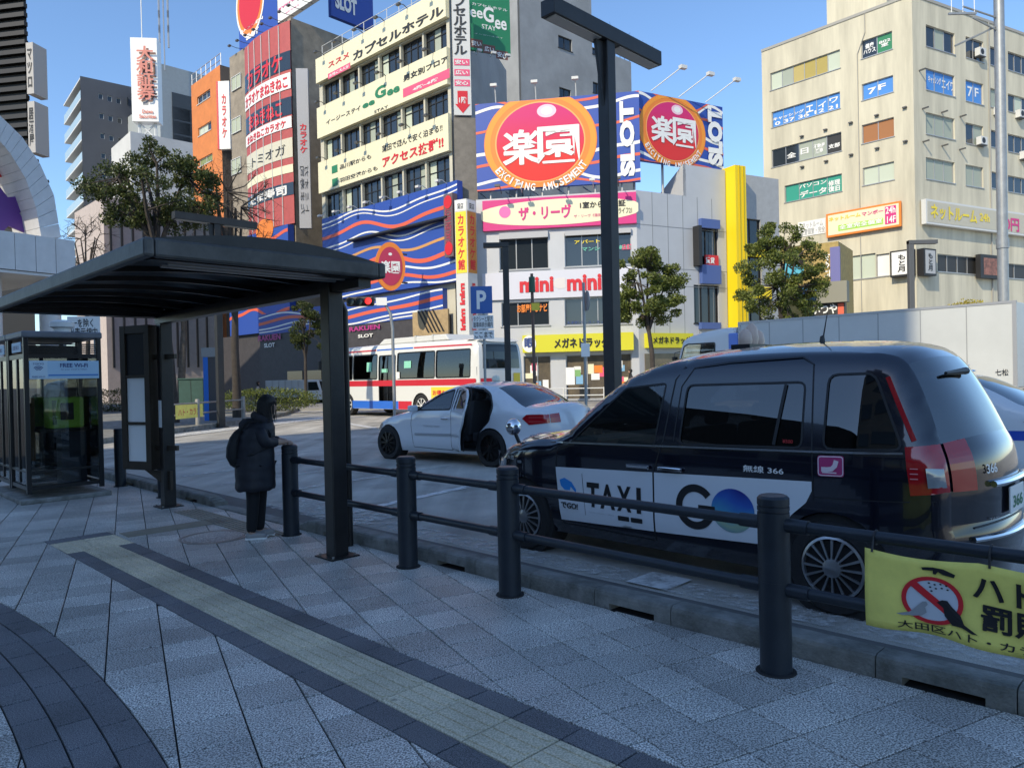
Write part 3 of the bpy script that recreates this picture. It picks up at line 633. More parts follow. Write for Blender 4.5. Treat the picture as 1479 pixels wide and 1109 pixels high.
class Shell:
    def __init__(s, root, out, width, arches, sill, holesL=(), holesR=(), paint=None, rnd=.06, sub=4, mats=None, step=.09, pw=2.6):
        s.root, s.w0, s.rnd, s.pw = root, width, rnd, pw
        pts = catmull([(o[0], o[1], o[2]) for o in out], sub); s.pts = pts; s.tags = [o[3] for o in out]
        s.top = [(p[0], p[1]) for p in pts]
        bot = [(out[-1][0], out[-1][1])]
        poly = s.top[:]
        x_end, x_start = s.top[-1][0], s.top[0][0]
        for ax, ar, az in sorted(arches):
            h = max(-1, min(1, (sill-az)/ar)); a0 = math.asin(h)
            poly.append((ax-ar*math.cos(a0)-.0, sill))
            poly += [(ax-ar*math.cos(t), az+ar*math.sin(t)) for t in [a0+(math.pi-2*a0)*k/14 for k in range(1, 14)]]
            poly.append((ax+ar*math.cos(a0), sill))
        s.poly = poly
        # strip
        N = 14; ts = [-1+2*i/N for i in range(N+1)]
        groups = {}
        for i in range(len(pts)-1): groups.setdefault(s.tags[pts[i][3]], []).append(i)
        for tg, idx in groups.items():
            mb = MB()
            for i in idx:
                q = [s.sp(i, t) for t in ts]+[s.sp(i+1, t) for t in ts]
                mb.add(q, [(k, k+1, N+2+k, N+1+k) for k in range(N)])
            nm, mm = mats[tg]; mb.build(nm, mm, root, True, weld=True, ang=60)
        for sd, holes in ((1, holesL), (-1, holesR)):
            V, Fs = cdt(poly, holes, step); mb = MB()
            mb.add([(x, sd*s.w(x, z), z) for x, z in V], Fs if sd < 0 else [f[::-1] for f in Fs])
            o = mb.build('body_side', paint, root, True, ang=60)
            bm = bmesh.new(); bm.from_mesh(o.data); bmesh.ops.recalc_face_normals(bm, faces=bm.faces)
            av = sum((f.normal.y for f in bm.faces))
            if av*sd < 0: bmesh.ops.reverse_faces(bm, faces=bm.faces)
            bm.to_mesh(o.data); bm.free()
    def nrm(s, i):
        a, b_ = s.pts[max(i-1, 0)], s.pts[min(i+1, len(s.pts)-1)]; dx, dz = b_[0]-a[0], b_[1]-a[1]; L = math.hypot(dx, dz) or 1
        return (-dz/L*-1, dx/L*-1)
    def sp(s, i, t, off=0.):
        x, z, c = s.pts[i][:3]; nx, nz = s.nrm(i); o = c*(1-abs(t)**s.pw)+off
        return (x+nx*o, s.w(x, z)*t, z+nz*o)
    def dist(s, x, z):
        best = 9
        for a, b_ in zip(s.top, s.top[1:]):
            dx, dz = b_[0]-a[0], b_[1]-a[1]; L = dx*dx+dz*dz or 1e-9; t = max(0, min(1, ((x-a[0])*dx+(z-a[1])*dz)/L))
            best = min(best, math.hypot(x-a[0]-dx*t, z-a[1]-dz*t))
        return best
    def w(s, x, z):
        d = s.dist(x, z); y = s.w0(x, z)
        if d < s.rnd: k = 1-d/s.rnd; y -= s.rnd*(1-math.sqrt(max(0, 1-k*k)))
        return y
    def patch(s, poly, name, m, off=.004, side=1, step=.08, parent=None, holes=(), smooth=True):
        V, Fs = cdt(poly, holes, step); mb = MB(); mb.add([(x, side*(s.w(x, z)+off), z) for x, z in V], Fs)
        o = mb.build(name, m, parent or s.root, smooth, ang=60)
        bm = bmesh.new(); bm.from_mesh(o.data); av = sum(f.normal.y*f.calc_area() for f in bm.faces)
        if av*side < 0: bmesh.ops.reverse_faces(bm, faces=bm.faces)
        bm.to_mesh(o.data); bm.free(); return o
    def ribbon(s, pts, wd, name, m, off=.003, side=1, parent=None, thick=0):
        mb = MB(); P = []
        lp = []
        for a, b_ in zip(pts, pts[1:]):
            n = max(1, int(math.hypot(b_[0]-a[0], b_[1]-a[1])/.08)); lp += [(a[0]+(b_[0]-a[0])*k/n, a[1]+(b_[1]-a[1])*k/n) for k in range(n)]
        lp.append(pts[-1])
        for i, (x, z) in enumerate(lp):
            a, b_ = lp[max(i-1, 0)], lp[min(i+1, len(lp)-1)]; dx, dz = b_[0]-a[0], b_[1]-a[1]; L = math.hypot(dx, dz) or 1
            for q in (-1, 1): P.append((x-dz/L*wd/2*q, side*(s.w(x-dz/L*wd/2*q, z+dx/L*wd/2*q)+off), z+dx/L*wd/2*q))
        mb.add(P, [(2*i, 2*i+1, 2*i+3, 2*i+2) for i in range(len(lp)-1)])
        o = mb.build(name, m, parent or s.root)
        if thick: q = o.modifiers.new('t', 'SOLIDIFY'); q.thickness = thick; q.offset = 0
        return o
    def text(s, body, x0, x1, z0, z1, m, off=.008, bold=.012, side=1, parent=None):
        return letters(parent or s.root, body, lambda a, b_: (x0+(x1-x0)*a, side*(s.w(x0+(x1-x0)*a, z0+(z1-z0)*b_)+off), z0+(z1-z0)*b_), m, bold)
def shrink(poly, d):
    cx = sum(p[0] for p in poly)/len(poly); cz = sum(p[1] for p in poly)/len(poly)
    return [(p[0]+(cx-p[0])*d/max(.01, abs(cx-p[0])+.15)*1.0, p[1]+(cz-p[1])*d/max(.01, abs(cz-p[1])+.1)) for p in poly]
def rounded(poly, r=.04, n=3):
    out = []
    for i in range(len(poly)):
        p0, p, p1 = Vector(poly[i-1]), Vector(poly[i]), Vector(poly[(i+1) % len(poly)])
        a = p+(p0-p).normalized()*min(r, (p0-p).length*.45); b_ = p+(p1-p).normalized()*min(r, (p1-p).length*.45)
        for k in range(n+1): t = k/n; q = a*(1-t)**2+p*(2*t*(1-t))+b_*t**2; out.append((q.x, q.y))
    return out
def wheel(root, x, y, r, side, spokes=20, rimr=.2, wd=.17, rim_m=None, style='cover'):
    mb = MB(); h = wd/2
    mb.lathe([(rimr, -h), (r-.02, -h), (r-.004, -h+.02), (r, -h+.05), (r, h-.05), (r-.004, h-.02), (r-.02, h), (rimr+.012, h), (rimr, h-.015)], 36, (x, y, r), 'y', False)
    t = mb.build('wheel', rubber, root, True, ang=35)
    rm = rim_m or alloy; o = side*(h-.012)
    mb = MB(); mb.lathe([(rimr, -.02*side), (rimr, .012*side), (rimr-.016, .018*side), (rimr-.022, .0)], 36, (x, y+o, r), 'y', False); mb.build('rim', rm, t, True)
    mb = MB(); mb.lathe([(rimr-.005, -.03), (rimr-.005, -.028)], 30, (x, y+o-side*.01, r), 'y'); mb.build('rim_back', mat('rim_dark', (.02, .02, .022), .5, .5), t)
    mb = MB()
    for k in range(spokes):
        a = 2*math.pi*k/spokes; d = Vector((math.cos(a), 0, math.sin(a))); q = Vector((-d.z, 0, d.x)); wd_ = (.0085 if style == 'cover' else .026)
        c = Vector((x, y+o, r)); i0, i1 = .05, rimr-.012
        mb.prism([c+d*i0-q*wd_*.55+Vector((0, side*.012, 0)), c+d*i1-q*wd_, c+d*i1+q*wd_, c+d*i0+q*wd_*.55+Vector((0, side*.012, 0))], (0, side*.014, 0))
    so_ = mb.build('spokes', rm, t); so_['kind'] = 'stuff'
    mb = MB(); mb.lathe([(.062, 0), (.058, .026*side), (.03, .034*side), (0, .035*side)], 20, (x, y+o, r), 'y'); mb.build('hub_cap', rm, t, True)
    return t
def seat(root, x, y, wd=.25, nm='seat'):
    mb = MB(); mb.obox((x, y, .48), (.26, 0, 0), (0, wd, 0), (0, 0, .09)); mb.obox((x-.30, y, .82), (.07, 0, .0), (0, wd, 0), (-.06, 0, .32)); mb.obox((x-.38, y, 1.22), (.045, 0, 0), (0, wd*.5, 0), (-.01, 0, .07))
    o = mb.build(nm, seat_m, root, bev=.03); return o
def interior(root, x0, x1, wd, zf, dash_x, belt):
    MB().box(x0, x1, -wd, wd, zf-.04, zf).build('floor_pan', dark_in, root)
    MB().obox((dash_x, 0, belt-.14), (.2, 0, 0), (0, wd-.03, 0), (0, 0, .13)).build('dashboard', dark_in, root, bev=.05)
    mb = MB(); c = Vector((dash_x-.32, -.36, belt-.06)); ax = Vector((-.5, 0, .86)).normalized(); e2 = Vector((0, 1, 0)); e3 = ax.cross(e2)
    mb.tube([c+(e2*math.cos(t)+e3*math.sin(t))*.18 for t in [k*math.pi/10 for k in range(21)]], .016, 8); mb.obox(c, e2*.17, e3*.02, ax*.015); mb.build('steering_wheel', trim_k, root, True)
    for y in (.36, -.36): seat(root, dash_x-.75, y)
    for y in (.36, -.36): seat(root, dash_x-(1.75 if belt > 1 else 1.45), y, .32, 'rear_seat')
# ------------------------------------------------------------------ the black taxi
HEAD = 43.99
tx = thing('black_taxi', 'black tall hatchback taxi with white lettered panels on its doors, beside the railing', 'taxi', (1.07+.719*.775, 5.666+.695*.775, 0), R(90+HEAD))
def tw(x, z):
    y = .835 if z > .45 else .835-.06*((.45-z)/.25)**2
    if z > .98: y -= .165*((z-.98)/.69)**1.15
    y += .012*math.exp(-((z-.72)/.10)**2)*0
    if x > 1.2: y -= .16*((x-1.2)/.68)**2.2
    if x < -1.5: y -= .11*((-1.5-x)/.5)**2
    return y
tout = [(1.78, .24, .22, 'fb'), (1.87, .42, .26, 'fb'), (1.87, .62, .27, 'fb'), (1.80, .80, .20, 'fb'), (1.64, .91, .10, 'hood'), (1.28, .985, .06, 'hood'), (.95, 1.035, .05, 'ws'), (.62, 1.30, .075, 'ws'), (.34, 1.50, .075, 'roof'), (.05, 1.605, .07, 'roof'),
        (-.3, 1.655, .075, 'roof'), (-.8, 1.675, .08, 'roof'), (-1.3, 1.67, .08, 'roof'), (-1.62, 1.645, .08, 'roof'), (-1.76, 1.575, .08, 'rw'), (-1.87, 1.35, .11, 'rw'), (-1.95, 1.10, .15, 'tg'), (-1.985, .98, .17, 'tg'), (-2.0, .82, .17, 'tg'), (-2.0, .62, .17, 'rb'), (-2.02, .50, .18, 'rb'), (-1.97, .26, .16, 'rb')]
tm = {'fb': ('front_bumper', paint_k), 'hood': ('hood', paint_k), 'ws': ('windscreen', g_clear), 'roof': ('roof', paint_k), 'rw': ('rear_window', g_rear), 'tg': ('tailgate', paint_k), 'rb': ('rear_bumper', paint_k)}
w_drv = rounded([(.78, 1.0), (.27, 1.44), (-.10, 1.475), (-.05, 1.0)], .03); w_rear = rounded([(-.27, 1.03), (-.29, 1.46), (-1.18, 1.475), (-1.19, 1.05)], .05); w_q = rounded([(-1.33, 1.05), (-1.33, 1.52), (-1.61, 1.525), (-1.79, 1.065)], .06)
TX = Shell(tx, tout, tw, [(1.375, .355, .30), (-1.375, .355, .30)], .21, [w_drv, w_rear, w_q], [w_drv, w_rear, w_q], paint_k, .085, mats=tm, step=.07)
for sd in (1, -1):
    for nm, poly, gm in (('front_door_window', w_drv, g_clear), ('rear_door_window', w_rear, g_tint), ('quarter_window', w_q, g_tint)):
        o = TX.patch(poly, nm, gm, -.006, sd); TX.ribbon(poly+[poly[0]], .014, 'window_rubber', trim_k, .002, sd, o)
    TX.ribbon([(-1.0, 1.06), (-1.05, 1.46)], .022, 'window_divider', trim_k, .003, sd)
    TX.ribbon([(.95, .985), (-.05, 1.005), (-1.25, 1.03), (-1.79, 1.045)], .013, 'belt_trim', mat('satin_trim', (.35, .36, .38), .25, 1.), .006, sd, thick=.008)
    TX.ribbon([(.93, 1.02), (.96, .8), (.90, .30), (-.02, .28)], .009, 'door_seam', PRINTK, .002, sd)
    TX.ribbon([(-.04, .28), (-.04, .8), (-.13, 1.05), (-.18, 1.5), (-.25, 1.60)], .012, 'door_seam', PRINTK, .002, sd)
    TX.ribbon([(-.22, 1.05), (-.24, 1.45), (-.33, 1.585), (-.6, 1.62), (-1.14, 1.64), (-1.225, 1.59), (-1.26, 1.03), (-1.27, .72)], .010, 'sliding_door_seam', PRINTK, .002, sd)
    TX.ribbon([(-1.27, .74), (-1.80, .76), (-1.95, .77)], .007, 'door_track', trim_k, .002, sd)
    for x in (.09, -.20):
        mb = MB(); y0 = sd*(tw(x, .84)+.022); mb.obox((x, y0, .84), (.105, 0, 0), (0, .009, 0), (0, 0, .016)); mb.build('door_handle', chrome, tx, bev=.008)
    hl = TX.patch(rounded([(1.62, .80), (1.78, .80), (1.84, .66), (1.80, .56), (1.66, .62)], .03), 'headlight', lamp_c, .006, sd); TX.ribbon([(1.80, .86), (1.85, .70), (1.83, .55)], .02, 'lamp_trim', chrome, .012, sd, hl)
    TX.patch(rounded([(1.38, .775), (1.44, .775), (1.44, .80), (1.38, .80)], .01), 'side_marker', lamp_c, .008, sd)
    # fender mirrors
    mb = MB(); mb.tube([(1.62, sd*.62, .93), (1.65, sd*.64, 1.02)], .018, 8); mm = mb.build('mirror_stalk', trim_k, tx, True)
    mb = MB(); mb.lathe([(.0, -.05), (.05, -.045), (.075, -.02), (.08, .02), (.07, .04), (0, .042)], 18, (1.66, sd*.645, 1.08), 'x'); mb.build('mirror_shell', chrome, mm, True)
    # tail lamps: side wrap and rear
    i0 = min(range(len(TX.pts)), key=lambda i: abs(TX.pts[i][1]-1.085)+(TX.pts[i][0] > 0)*9); i1 = min(range(len(TX.pts)), key=lambda i: abs(TX.pts[i][1]-.80)+(TX.pts[i][0] > 0)*9)
    edge = [(TX.pts[i][0], TX.pts[i][1]) for i in range(i0, i1+1)]
    tl = TX.patch([(-1.80, 1.085)]+edge+[(-1.83, .80)], 'tail_light', lamp_r, .012, sd, .05)
    mb = MB(); ts = [1, .94, .86, .76]
    for i in range(i0, i1):
        mb.add([TX.sp(i, sd*t, .012) for t in ts]+[TX.sp(i+1, sd*t, .012) for t in ts], [(k, k+1, 5+k, 4+k) for k in range(3)])
    mb.build('rear_lens', lamp_r, tl, True)
    TX.patch([(-1.91, .965), (-1.982, .96), (-1.995, .85), (-1.92, .85)], 'reverse_lens', lamp_c, .026, sd, .05, tl)
    for zz in (.90, .93, .96): TX.ribbon([(-1.83, zz), (-1.87, zz)], .006, 'lens_line', mat('lens_pink', (.6, .25, .27), .3), .016, sd, tl)
    TX.ribbon([(-1.685, 1.50), (-1.845, 1.12)], .026, 'pillar_lamp', lamp_r, .008, sd, tl)
    for x in (1.375, -1.375): wheel(tx, x, sd*.735, .302, sd, 16)
    for x in (1.375, -1.375):
        mb = MB(); mb.lathe([(.345, -.12), (.345, .10)], 24, (x, sd*.70, .30), 'y'); mb.build('wheel_arch_liner', rubber, tx)
interior(tx, -1.9, 1.5, .74, .30, .82, 1.02)
MB().obox((1.32, 0, .62), (.02, 0, 0), (0, .7, 0), (0, 0, .3)).build('firewall', dark_in, tx)
MB().obox((.42, -.1, 1.40), (.03, 0, 0), (0, .14, 0), (0, 0, .035)).build('room_mirror', trim_k, tx, bev=.01)
MB().obox((.22, -.02, 1.16), (.006, 0, 0), (0, .06, 0), (0, 0, .07)).build('driver_card', mat('card_yellow', (.7, .6, .15), .6), tx)
# door panels with lettering
pan = mat('panel_white', (.66, .69, .72), .35, coat=.3)
P1 = TX.patch([(.96, .775), (-.035, .805), (-.035, .355), (.915, .33)], 'advert_panel', pan, .0045)
P2 = TX.patch([(-.05, .805), (-1.26, .84), (-1.26, .78), (-1.22, .70), (-1.12, .61), (-1.05, .50), (-1.02, .39), (-.05, .355)], 'advert_panel', pan, .0045)
TX.ribbon([(.665, .74), (.635, .40)], .004, 'divider_line', PRINTK, .007, 1, P1)
[TX.text(c_, x_, x_-w_, .475, .675, PRINTK, .008, .035, parent=P1) for c_, x_, w_ in (('T', .615, .13), ('A', .475, .15), ('X', .305, .14), ('I', .115, .042))]; TX.text('odakyu', .93, .70, .505, .535, skyb, .008, .005, parent=P1); TX.text('でGO!', .90, .715, .435, .485, PRINTK, .008, .02, parent=P1)
TX.patch([(.915, .67), (.86, .69), (.78, .66), (.73, .60), (.735, .575), (.79, .62), (.80, .59), (.86, .59), (.90, .62)], 'leaf_mark', mat('leaf_blue', (.02, .25, .65), .4), .007, 1, .04, P1)
TX.text('アプリでいつでもタクシーが呼べる', .60, .34, .425, .437, greyb, .008, .0, parent=P1); 
for x in (.30, .175): TX.patch(rounded([(x, .40), (x-.11, .40), (x-.11, .437), (x, .437)], .006), 'store_badge', PRINTK, .007, 1, .05, P1)
def arcpoly(cx, cz, r, a0, a1, wd, n=40): return [(cx-(r)*math.cos(R(a0+(a1-a0)*k/n)), cz+r*math.sin(R(a0+(a1-a0)*k/n))) for k in range(n+1)]
TX.ribbon(arcpoly(-.405, .585, .135, 38, 352, .05), .055, 'letter_g', PRINTK, .008, 1, P2); TX.ribbon([(-.43, .575), (-.565, .575)], .055, 'letter_bar', PRINTK, .009, 1, P2)
Mg = bpy.data.materials.new('gradient_ball'); Mg.use_nodes = True; n_ = Mg.node_tree.nodes; l_ = Mg.node_tree.links
tc = n_.new('ShaderNodeTexCoord'); sx = n_.new('ShaderNodeSeparateXYZ'); l_.new(tc.outputs['Object'], sx.inputs[0]); nz = n_.new('ShaderNodeTexNoise'); nz.inputs['Scale'].default_value = 4; l_.new(tc.outputs['Object'], nz.inputs[0])
ad = n_.new('ShaderNodeMath'); ad.operation = 'MULTIPLY_ADD'; ad.inputs[1].default_value = .22; l_.new(nz.outputs[0], ad.inputs[0]); l_.new(sx.outputs[2], ad.inputs[2])
rp = n_.new('ShaderNodeValToRGB'); els = rp.color_ramp.elements; els[0].position = .52; els[0].color = (.03, .16, .34, 1); els[1].position = .86; els[1].color = (.01, .02, .22, 1)
for p_, c_ in ((.62, (.30, .42, .28, 1)), (.70, (.05, .28, .45, 1)), (.77, (.02, .10, .42, 1))): e = els.new(p_); e.color = c_
l_.new(ad.outputs[0], rp.inputs[0]); l_.new(rp.outputs[0], n_['Principled BSDF'].inputs['Base Color'])
TX.patch([(-.70+.165*math.cos(t), .59+.152*math.sin(t)) for t in [k*math.pi/20 for k in range(40)]], 'gradient_ball', Mg, .0065, 1, .06, P2)
TX.text('無線 366', -.785, -1.075, .868, .915, PRINTW, .006, .012)
st_ = TX.patch(rounded([(-1.30, .88), (-1.465, .885), (-1.465, 1.015), (-1.30, 1.01)], .018), 'pink_sticker', mat('sticker_pink', (.42, .04, .16), .4), .006, 1, .06)
pk = mat('sticker_white', (.75, .62, .66), .4)
TX.ribbon(rounded([(-1.306, .886), (-1.459, .891), (-1.459, 1.009), (-1.306, 1.004)], .018)+[(-1.306, .9)], .006, 'sticker_border', pk, .008, 1, st_)
TX.ribbon([(-1.325, .925), (-1.36, .925), (-1.39, .93), (-1.41, .95), (-1.42, .985)], .030, 'cradle_icon', pk, .0085, 1, st_); TX.ribbon([(-1.33, .905), (-1.42, .907)], .008, 'cradle_base', pk, .0085, 1, st_)
TX.text('¥500', -1.06, -1.13, 1.075, 1.10, mat('red_small', (.45, .02, .02), .5), .002, .01); TX.text('大田', 1.60, 1.50, .80, .835, PRINTW, .008, .0)
# rear details
def rear_i(z): return min(range(len(TX.pts)), key=lambda i: abs(TX.pts[i][1]-z)+(TX.pts[i][0] > 0)*9)
def rear_band(nm, z0, z1, t0, t1, m, off, par=tx, n=10):
    ia, ib = rear_i(z1), rear_i(z0); ib = max(ib, ia+1); mb = MB()
    for i in range(ia, ib):
        mb.add([TX.sp(i, t0+(t1-t0)*k/n, off) for k in range(n+1)]+[TX.sp(i+1, t0+(t1-t0)*k/n, off) for k in range(n+1)], [(k, k+1, n+2+k, n+1+k) for k in range(n)])
    return mb.build(nm, m, par, True)
def rear_pt(z, t, off=0.):
    i = next(i for i in range(len(TX.pts)-1) if TX.pts[i][0] < -1.7 and TX.pts[i][1] >= z >= TX.pts[i+1][1]); f = (TX.pts[i][1]-z)/max(1e-6, TX.pts[i][1]-TX.pts[i+1][1])
    a_, b_ = Vector(TX.sp(i, t, off)), Vector(TX.sp(i+1, t, off)); return a_.lerp(b_, f)
def rear_bar(nm, z, t0, t1, hz, m, off): mb = MB(); mb.tube([rear_pt(z, t0+(t1-t0)*k/16, off) for k in range(17)], hz, 8); return mb.build(nm, m, tx, True)
rear_bar('chrome_bar', .84, -.56, .56, .020, chrome, .02); rear_bar('bumper_trim', .53, -.86, .86, .018, chrome, .012); rear_bar('tailgate_seam', .58, -.8, .8, .006, trim_k, .0)
mb = MB(); pc = rear_pt(.73, 0, .02); mb.obox(pc, (.006, 0, 0), (0, .165, 0), (0, 0, .082)); pl_ = mb.build('rear_plate', PRINTW, tx, bev=.004)
letters(pl_, '366', lambda a, b_: (pc.x-.009, .12-.24*a, pc.z-.05+.075*b_), p_plate if False else mat('plate_green', (.02, .18, .08), .5), .02)
letters(tx, '366', lambda a, b_: tuple(rear_pt(.90+.05*b_, .62-.17*a, .012)), PRINTW, .02); letters(tx, 'TAXI', lambda a, b_: tuple(rear_pt(.62+.02*b_, .60-.16*a, .01)), chrome, .02)
q0, q1 = Vector(TX.sp(rear_i(1.50), .05, .03)), Vector(TX.sp(rear_i(1.46), .62, .03)); MB().tube([q0, q1], [.024, .010], 8).build('rear_wiper', trim_k, tx, True)
mb = MB(); mb.tube([(-1.05, .15, 1.75), (-1.05, .15, 1.79), (-1.06, .15, 1.80), (-1.09, .15, 1.96)], [.022, .016, .006, .003], 8); mb.build('antenna', trim_k, tx, True)
lm = mat('lamp_cream', (.62, .45, .35), .4)
mb = MB()
for k, (yy, hh) in enumerate(((.10, .15), (.0, .20), (-.10, .15))): mb.lathe([(.0, 0), (.045, .01), (.055, hh*.4), (.045, hh*.8), (.015, hh), (0, hh)], 12, (-.42, yy, 1.735))
mb.build('roof_lamp', lm, tx, True); MB().obox((-.42, 0, 1.745), (.08, 0, 0), (0, .18, 0), (0, 0, .02)).build('roof_lamp_base', trim_k, tx)
# ------------------------------------------------------------------ sedans
def sedan(label, loc, head, name, open_door=False, stripe=False, wheel_m=None, roof_sign=False):
    t = thing(name, label, 'taxi', loc, R(90+head))
    def sw(x, z):
        y = .86 if z > .4 else .86-.06*((.4-z)/.2)**2
        if z > .92: y -= .20*((z-.92)/.55)**1.1
        if x > 1.1: y -= .22*((x-1.1)/.78)**2.2
        if x < -1.5: y -= .14*((-1.5-x)/.8)**2
        return y
    so_ = [(1.80, .20, .22, 'fb'), (1.86, .38, .26, 'fb'), (1.82, .58, .24, 'fb'), (1.66, .70, .14, 'hood'), (1.30, .82, .08, 'hood'), (.62, .955, .06, 'ws'), (.30, 1.14, .07, 'ws'), (-.12, 1.33, .07, 'roof'), (-.5, 1.405, .06, 'roof'), (-1.0, 1.41, .06, 'roof'), (-1.36, 1.36, .06, 'rw'), (-1.70, 1.20, .06, 'rw'), (-2.0, 1.035, .06, 'tr'), (-2.34, 1.0, .10, 'tr'), (-2.42, .92, .12, 'rb'), (-2.44, .60, .16, 'rb'), (-2.38, .24, .14, 'rb')]
    sm_ = {'fb': ('front_bumper', paint_w), 'hood': ('hood', paint_w), 'ws': ('windscreen', g_clear), 'roof': ('roof', paint_w), 'rw': ('rear_window', g_rear), 'tr': ('boot_lid', paint_w), 'rb': ('rear_bumper', paint_w)}
    wf_ = rounded([(.50, .965), (-.05, 1.27), (-.38, 1.345), (-.36, .985)], .03); wr_ = rounded([(-.44, .985), (-.46, 1.35), (-1.02, 1.345), (-1.22, 1.25), (-1.30, 1.02)], .03)
    door = rounded([(-.40, .27), (-.40, .98), (-.44, 1.355), (-.75, 1.385), (-1.08, 1.355), (-1.26, 1.26), (-1.37, 1.03), (-1.30, .80), (-1.06, .60), (-.98, .27)], .05)
    hl_ = [wf_, door] if open_door else [wf_, wr_]
    Q = Shell(t, so_, sw, [(1.32, .36, .32), (-1.32, .36, .32)], .19, hl_, [wf_, wr_], paint_w, .06, mats=sm_, step=.09)
    for sd in (1, -1):
        for nm, poly in (('front_door_window', wf_), ('rear_door_window', wr_)):
            if open_door and sd == 1 and nm[0] == 'r': continue
            o = Q.patch(poly, nm, g_clear if not stripe else g_tint, -.006, sd); Q.ribbon(poly+[poly[0]], .03, 'window_rubber', trim_k, .002, sd, o)
        Q.ribbon([(.62, .95), (.66, .7), (.60, .27), (-.40, .25)], .009, 'door_seam', trim_k, .002, sd); Q.ribbon([(-.39, .25), (-.40, .98), (-.43, 1.36)], .010, 'door_seam', trim_k, .002, sd)
        Q.ribbon([(.55, .52), (-.38, .53)], .035, 'side_moulding', mat('moulding', (.30, .32, .34), .35), .010, sd, thick=.012)
        mb = MB(); mb.obox((-.25, sd*(sw(-.25, .82)+.02), .82), (.09, 0, 0), (0, .008, 0), (0, 0, .014)); mb.build('door_handle', chrome, t, bev=.006)
        mb = MB(); mb.obox((.52, sd*(sw(.5, 1.0)+.10), 1.0), (.05, 0, 0), (0, .10, 0), (0, 0, .06)); mb.build('door_mirror', paint_w, t, bev=.03)
        Q.patch(rounded([(1.50, .70), (1.64, .67), (1.76, .56), (1.60, .58)], .02), 'headlight', lamp_c, .006, sd)
        ia = min(range(len(Q.pts)), key=lambda i: abs(Q.pts[i][1]-.93)+(Q.pts[i][0] > -2.2)*9); ib = min(range(len(Q.pts)), key=lambda i: abs(Q.pts[i][1]-.74)+(Q.pts[i][0] > -2.2)*9)
        tl = Q.patch([(-2.00, .85), (-2.08, .915)]+[(Q.pts[i][0], Q.pts[i][1]) for i in range(ia, ib+1)]+[(-2.12, .745)], 'tail_light', lamp_r, .010, sd, .06); mb = MB(); ts = [1, .9, .80, .72]
        for i in range(ia, ib): mb.add([Q.sp(i, sd*q, .010) for q in ts]+[Q.sp(i+1, sd*q, .010) for q in ts], [(k, k+1, 5+k, 4+k) for k in range(3)])
        mb.build('rear_lens', lamp_r, tl, True)
        for zz in (.80, .87): Q.ribbon([(-2.12, zz), (-2.37, zz)], .008, 'lens_line', mat('lens_line', (.5, .1, .1), .2), .012, sd, tl)
        if stripe: Q.ribbon([(1.7, .60), (.0, .66), (-2.35, .68)], .12, 'blue_stripe', paint_b, .004, sd)
        for x in (1.32, -1.32):
            wheel(t, x, sd*.77, .325, sd, 10 if wheel_m else 18, .225, .19, wheel_m, 'alloy')
            mb = MB(); mb.lathe([(.352, -.12), (.352, .08)], 24, (x, sd*.74, .32), 'y'); mb.build('wheel_arch_liner', rubber, t)
    interior(t, -2.0, 1.5, .74, .27, .45, .96)
    Q.text('TOKYO TAXI' if not stripe else '個人タクシー', .32, -.10, .655, .69, greyb, .006, .006)
    if open_door:
        Q.ribbon(door+[door[0]], .035, 'door_opening_trim', trim_k, .001)
        dr = thing('x', 'x', 'x'); bpy.data.objects.remove(dr)
        wz = rounded([(-.46, .99), (-.48, 1.33), (-.76, 1.355), (-1.03, 1.32), (-1.18, 1.23), (-1.28, 1.03)], .03)
        V, Fs = cdt(door, [wz], .08); hx, hy = -.40, sw(-.40, .6); A = R(33)
        def rot(x, y, z): dx, dy = x-hx, y-hy; return (hx+dx*math.cos(A)+dy*math.sin(A), hy-dx*math.sin(A)+dy*math.cos(A), z)
        mb = MB(); mb.add([rot(x, sw(x, z), z) for x, z in V], Fs); d_ = mb.build('rear_door', paint_w, t, True); d_['label'] = 'rear passenger door swung wide open'
        s_ = d_.modifiers.new('t', 'SOLIDIFY'); s_.thickness = .02; s_.offset = 0
        V2, F2 = cdt([(x*.97-.03, z) for x, z in door], [wz], .1); mb = MB(); mb.add([rot(x, sw(x, z)-.07, z) for x, z in V2], F2); mb.build('door_lining', dark_in, d_)
        V2, F2 = cdt(wz, [], .1); mb = MB(); mb.add([rot(x, sw(x, z)-.02, z) for x, z in V2], F2); mb.build('door_glass', g_clear, d_, True)
        mb = MB(); mb.add([rot(x, sw(x, z)+.012, z) for x, z in ((-.40, .51), (-1.02, .51), (-1.04, .55), (-.40, .55))], [(0, 1, 2, 3)]); mb.build('side_moulding', MATS['moulding'], d_)
        for yy, zz in ((0, 0),): MB().box(-1.3, -.45, .0, .80, .24, .28).build('door_sill', dark_in, t)
    return t, Q
cm = Vector((-1.37, 13.637, 0)); hd = 50.6
white_taxi, _q = sedan('white sedan taxi with its rear door open, standing in front of the bus', cm+Vector((math.cos(R(hd)), math.sin(R(hd)), 0))*.78, hd, 'white_taxi', True, wheel_m=mat('rim_black', (.01, .01, .011), .35, .6))
mb = MB(); mb.lathe([(.0, 0), (.07, .01), (.08, .05), (.06, .10), (0, .12)], 14, (-.75, 0, 1.47)); mb.build('roof_lamp', mat('roof_lamp_white', (.7, .68, .55), .4), white_taxi, True)
sedan('white sedan taxi with a blue side stripe behind the black taxi, at the right edge', (5.55, 11.2, 0), 44, 'striped_taxi', stripe=True)
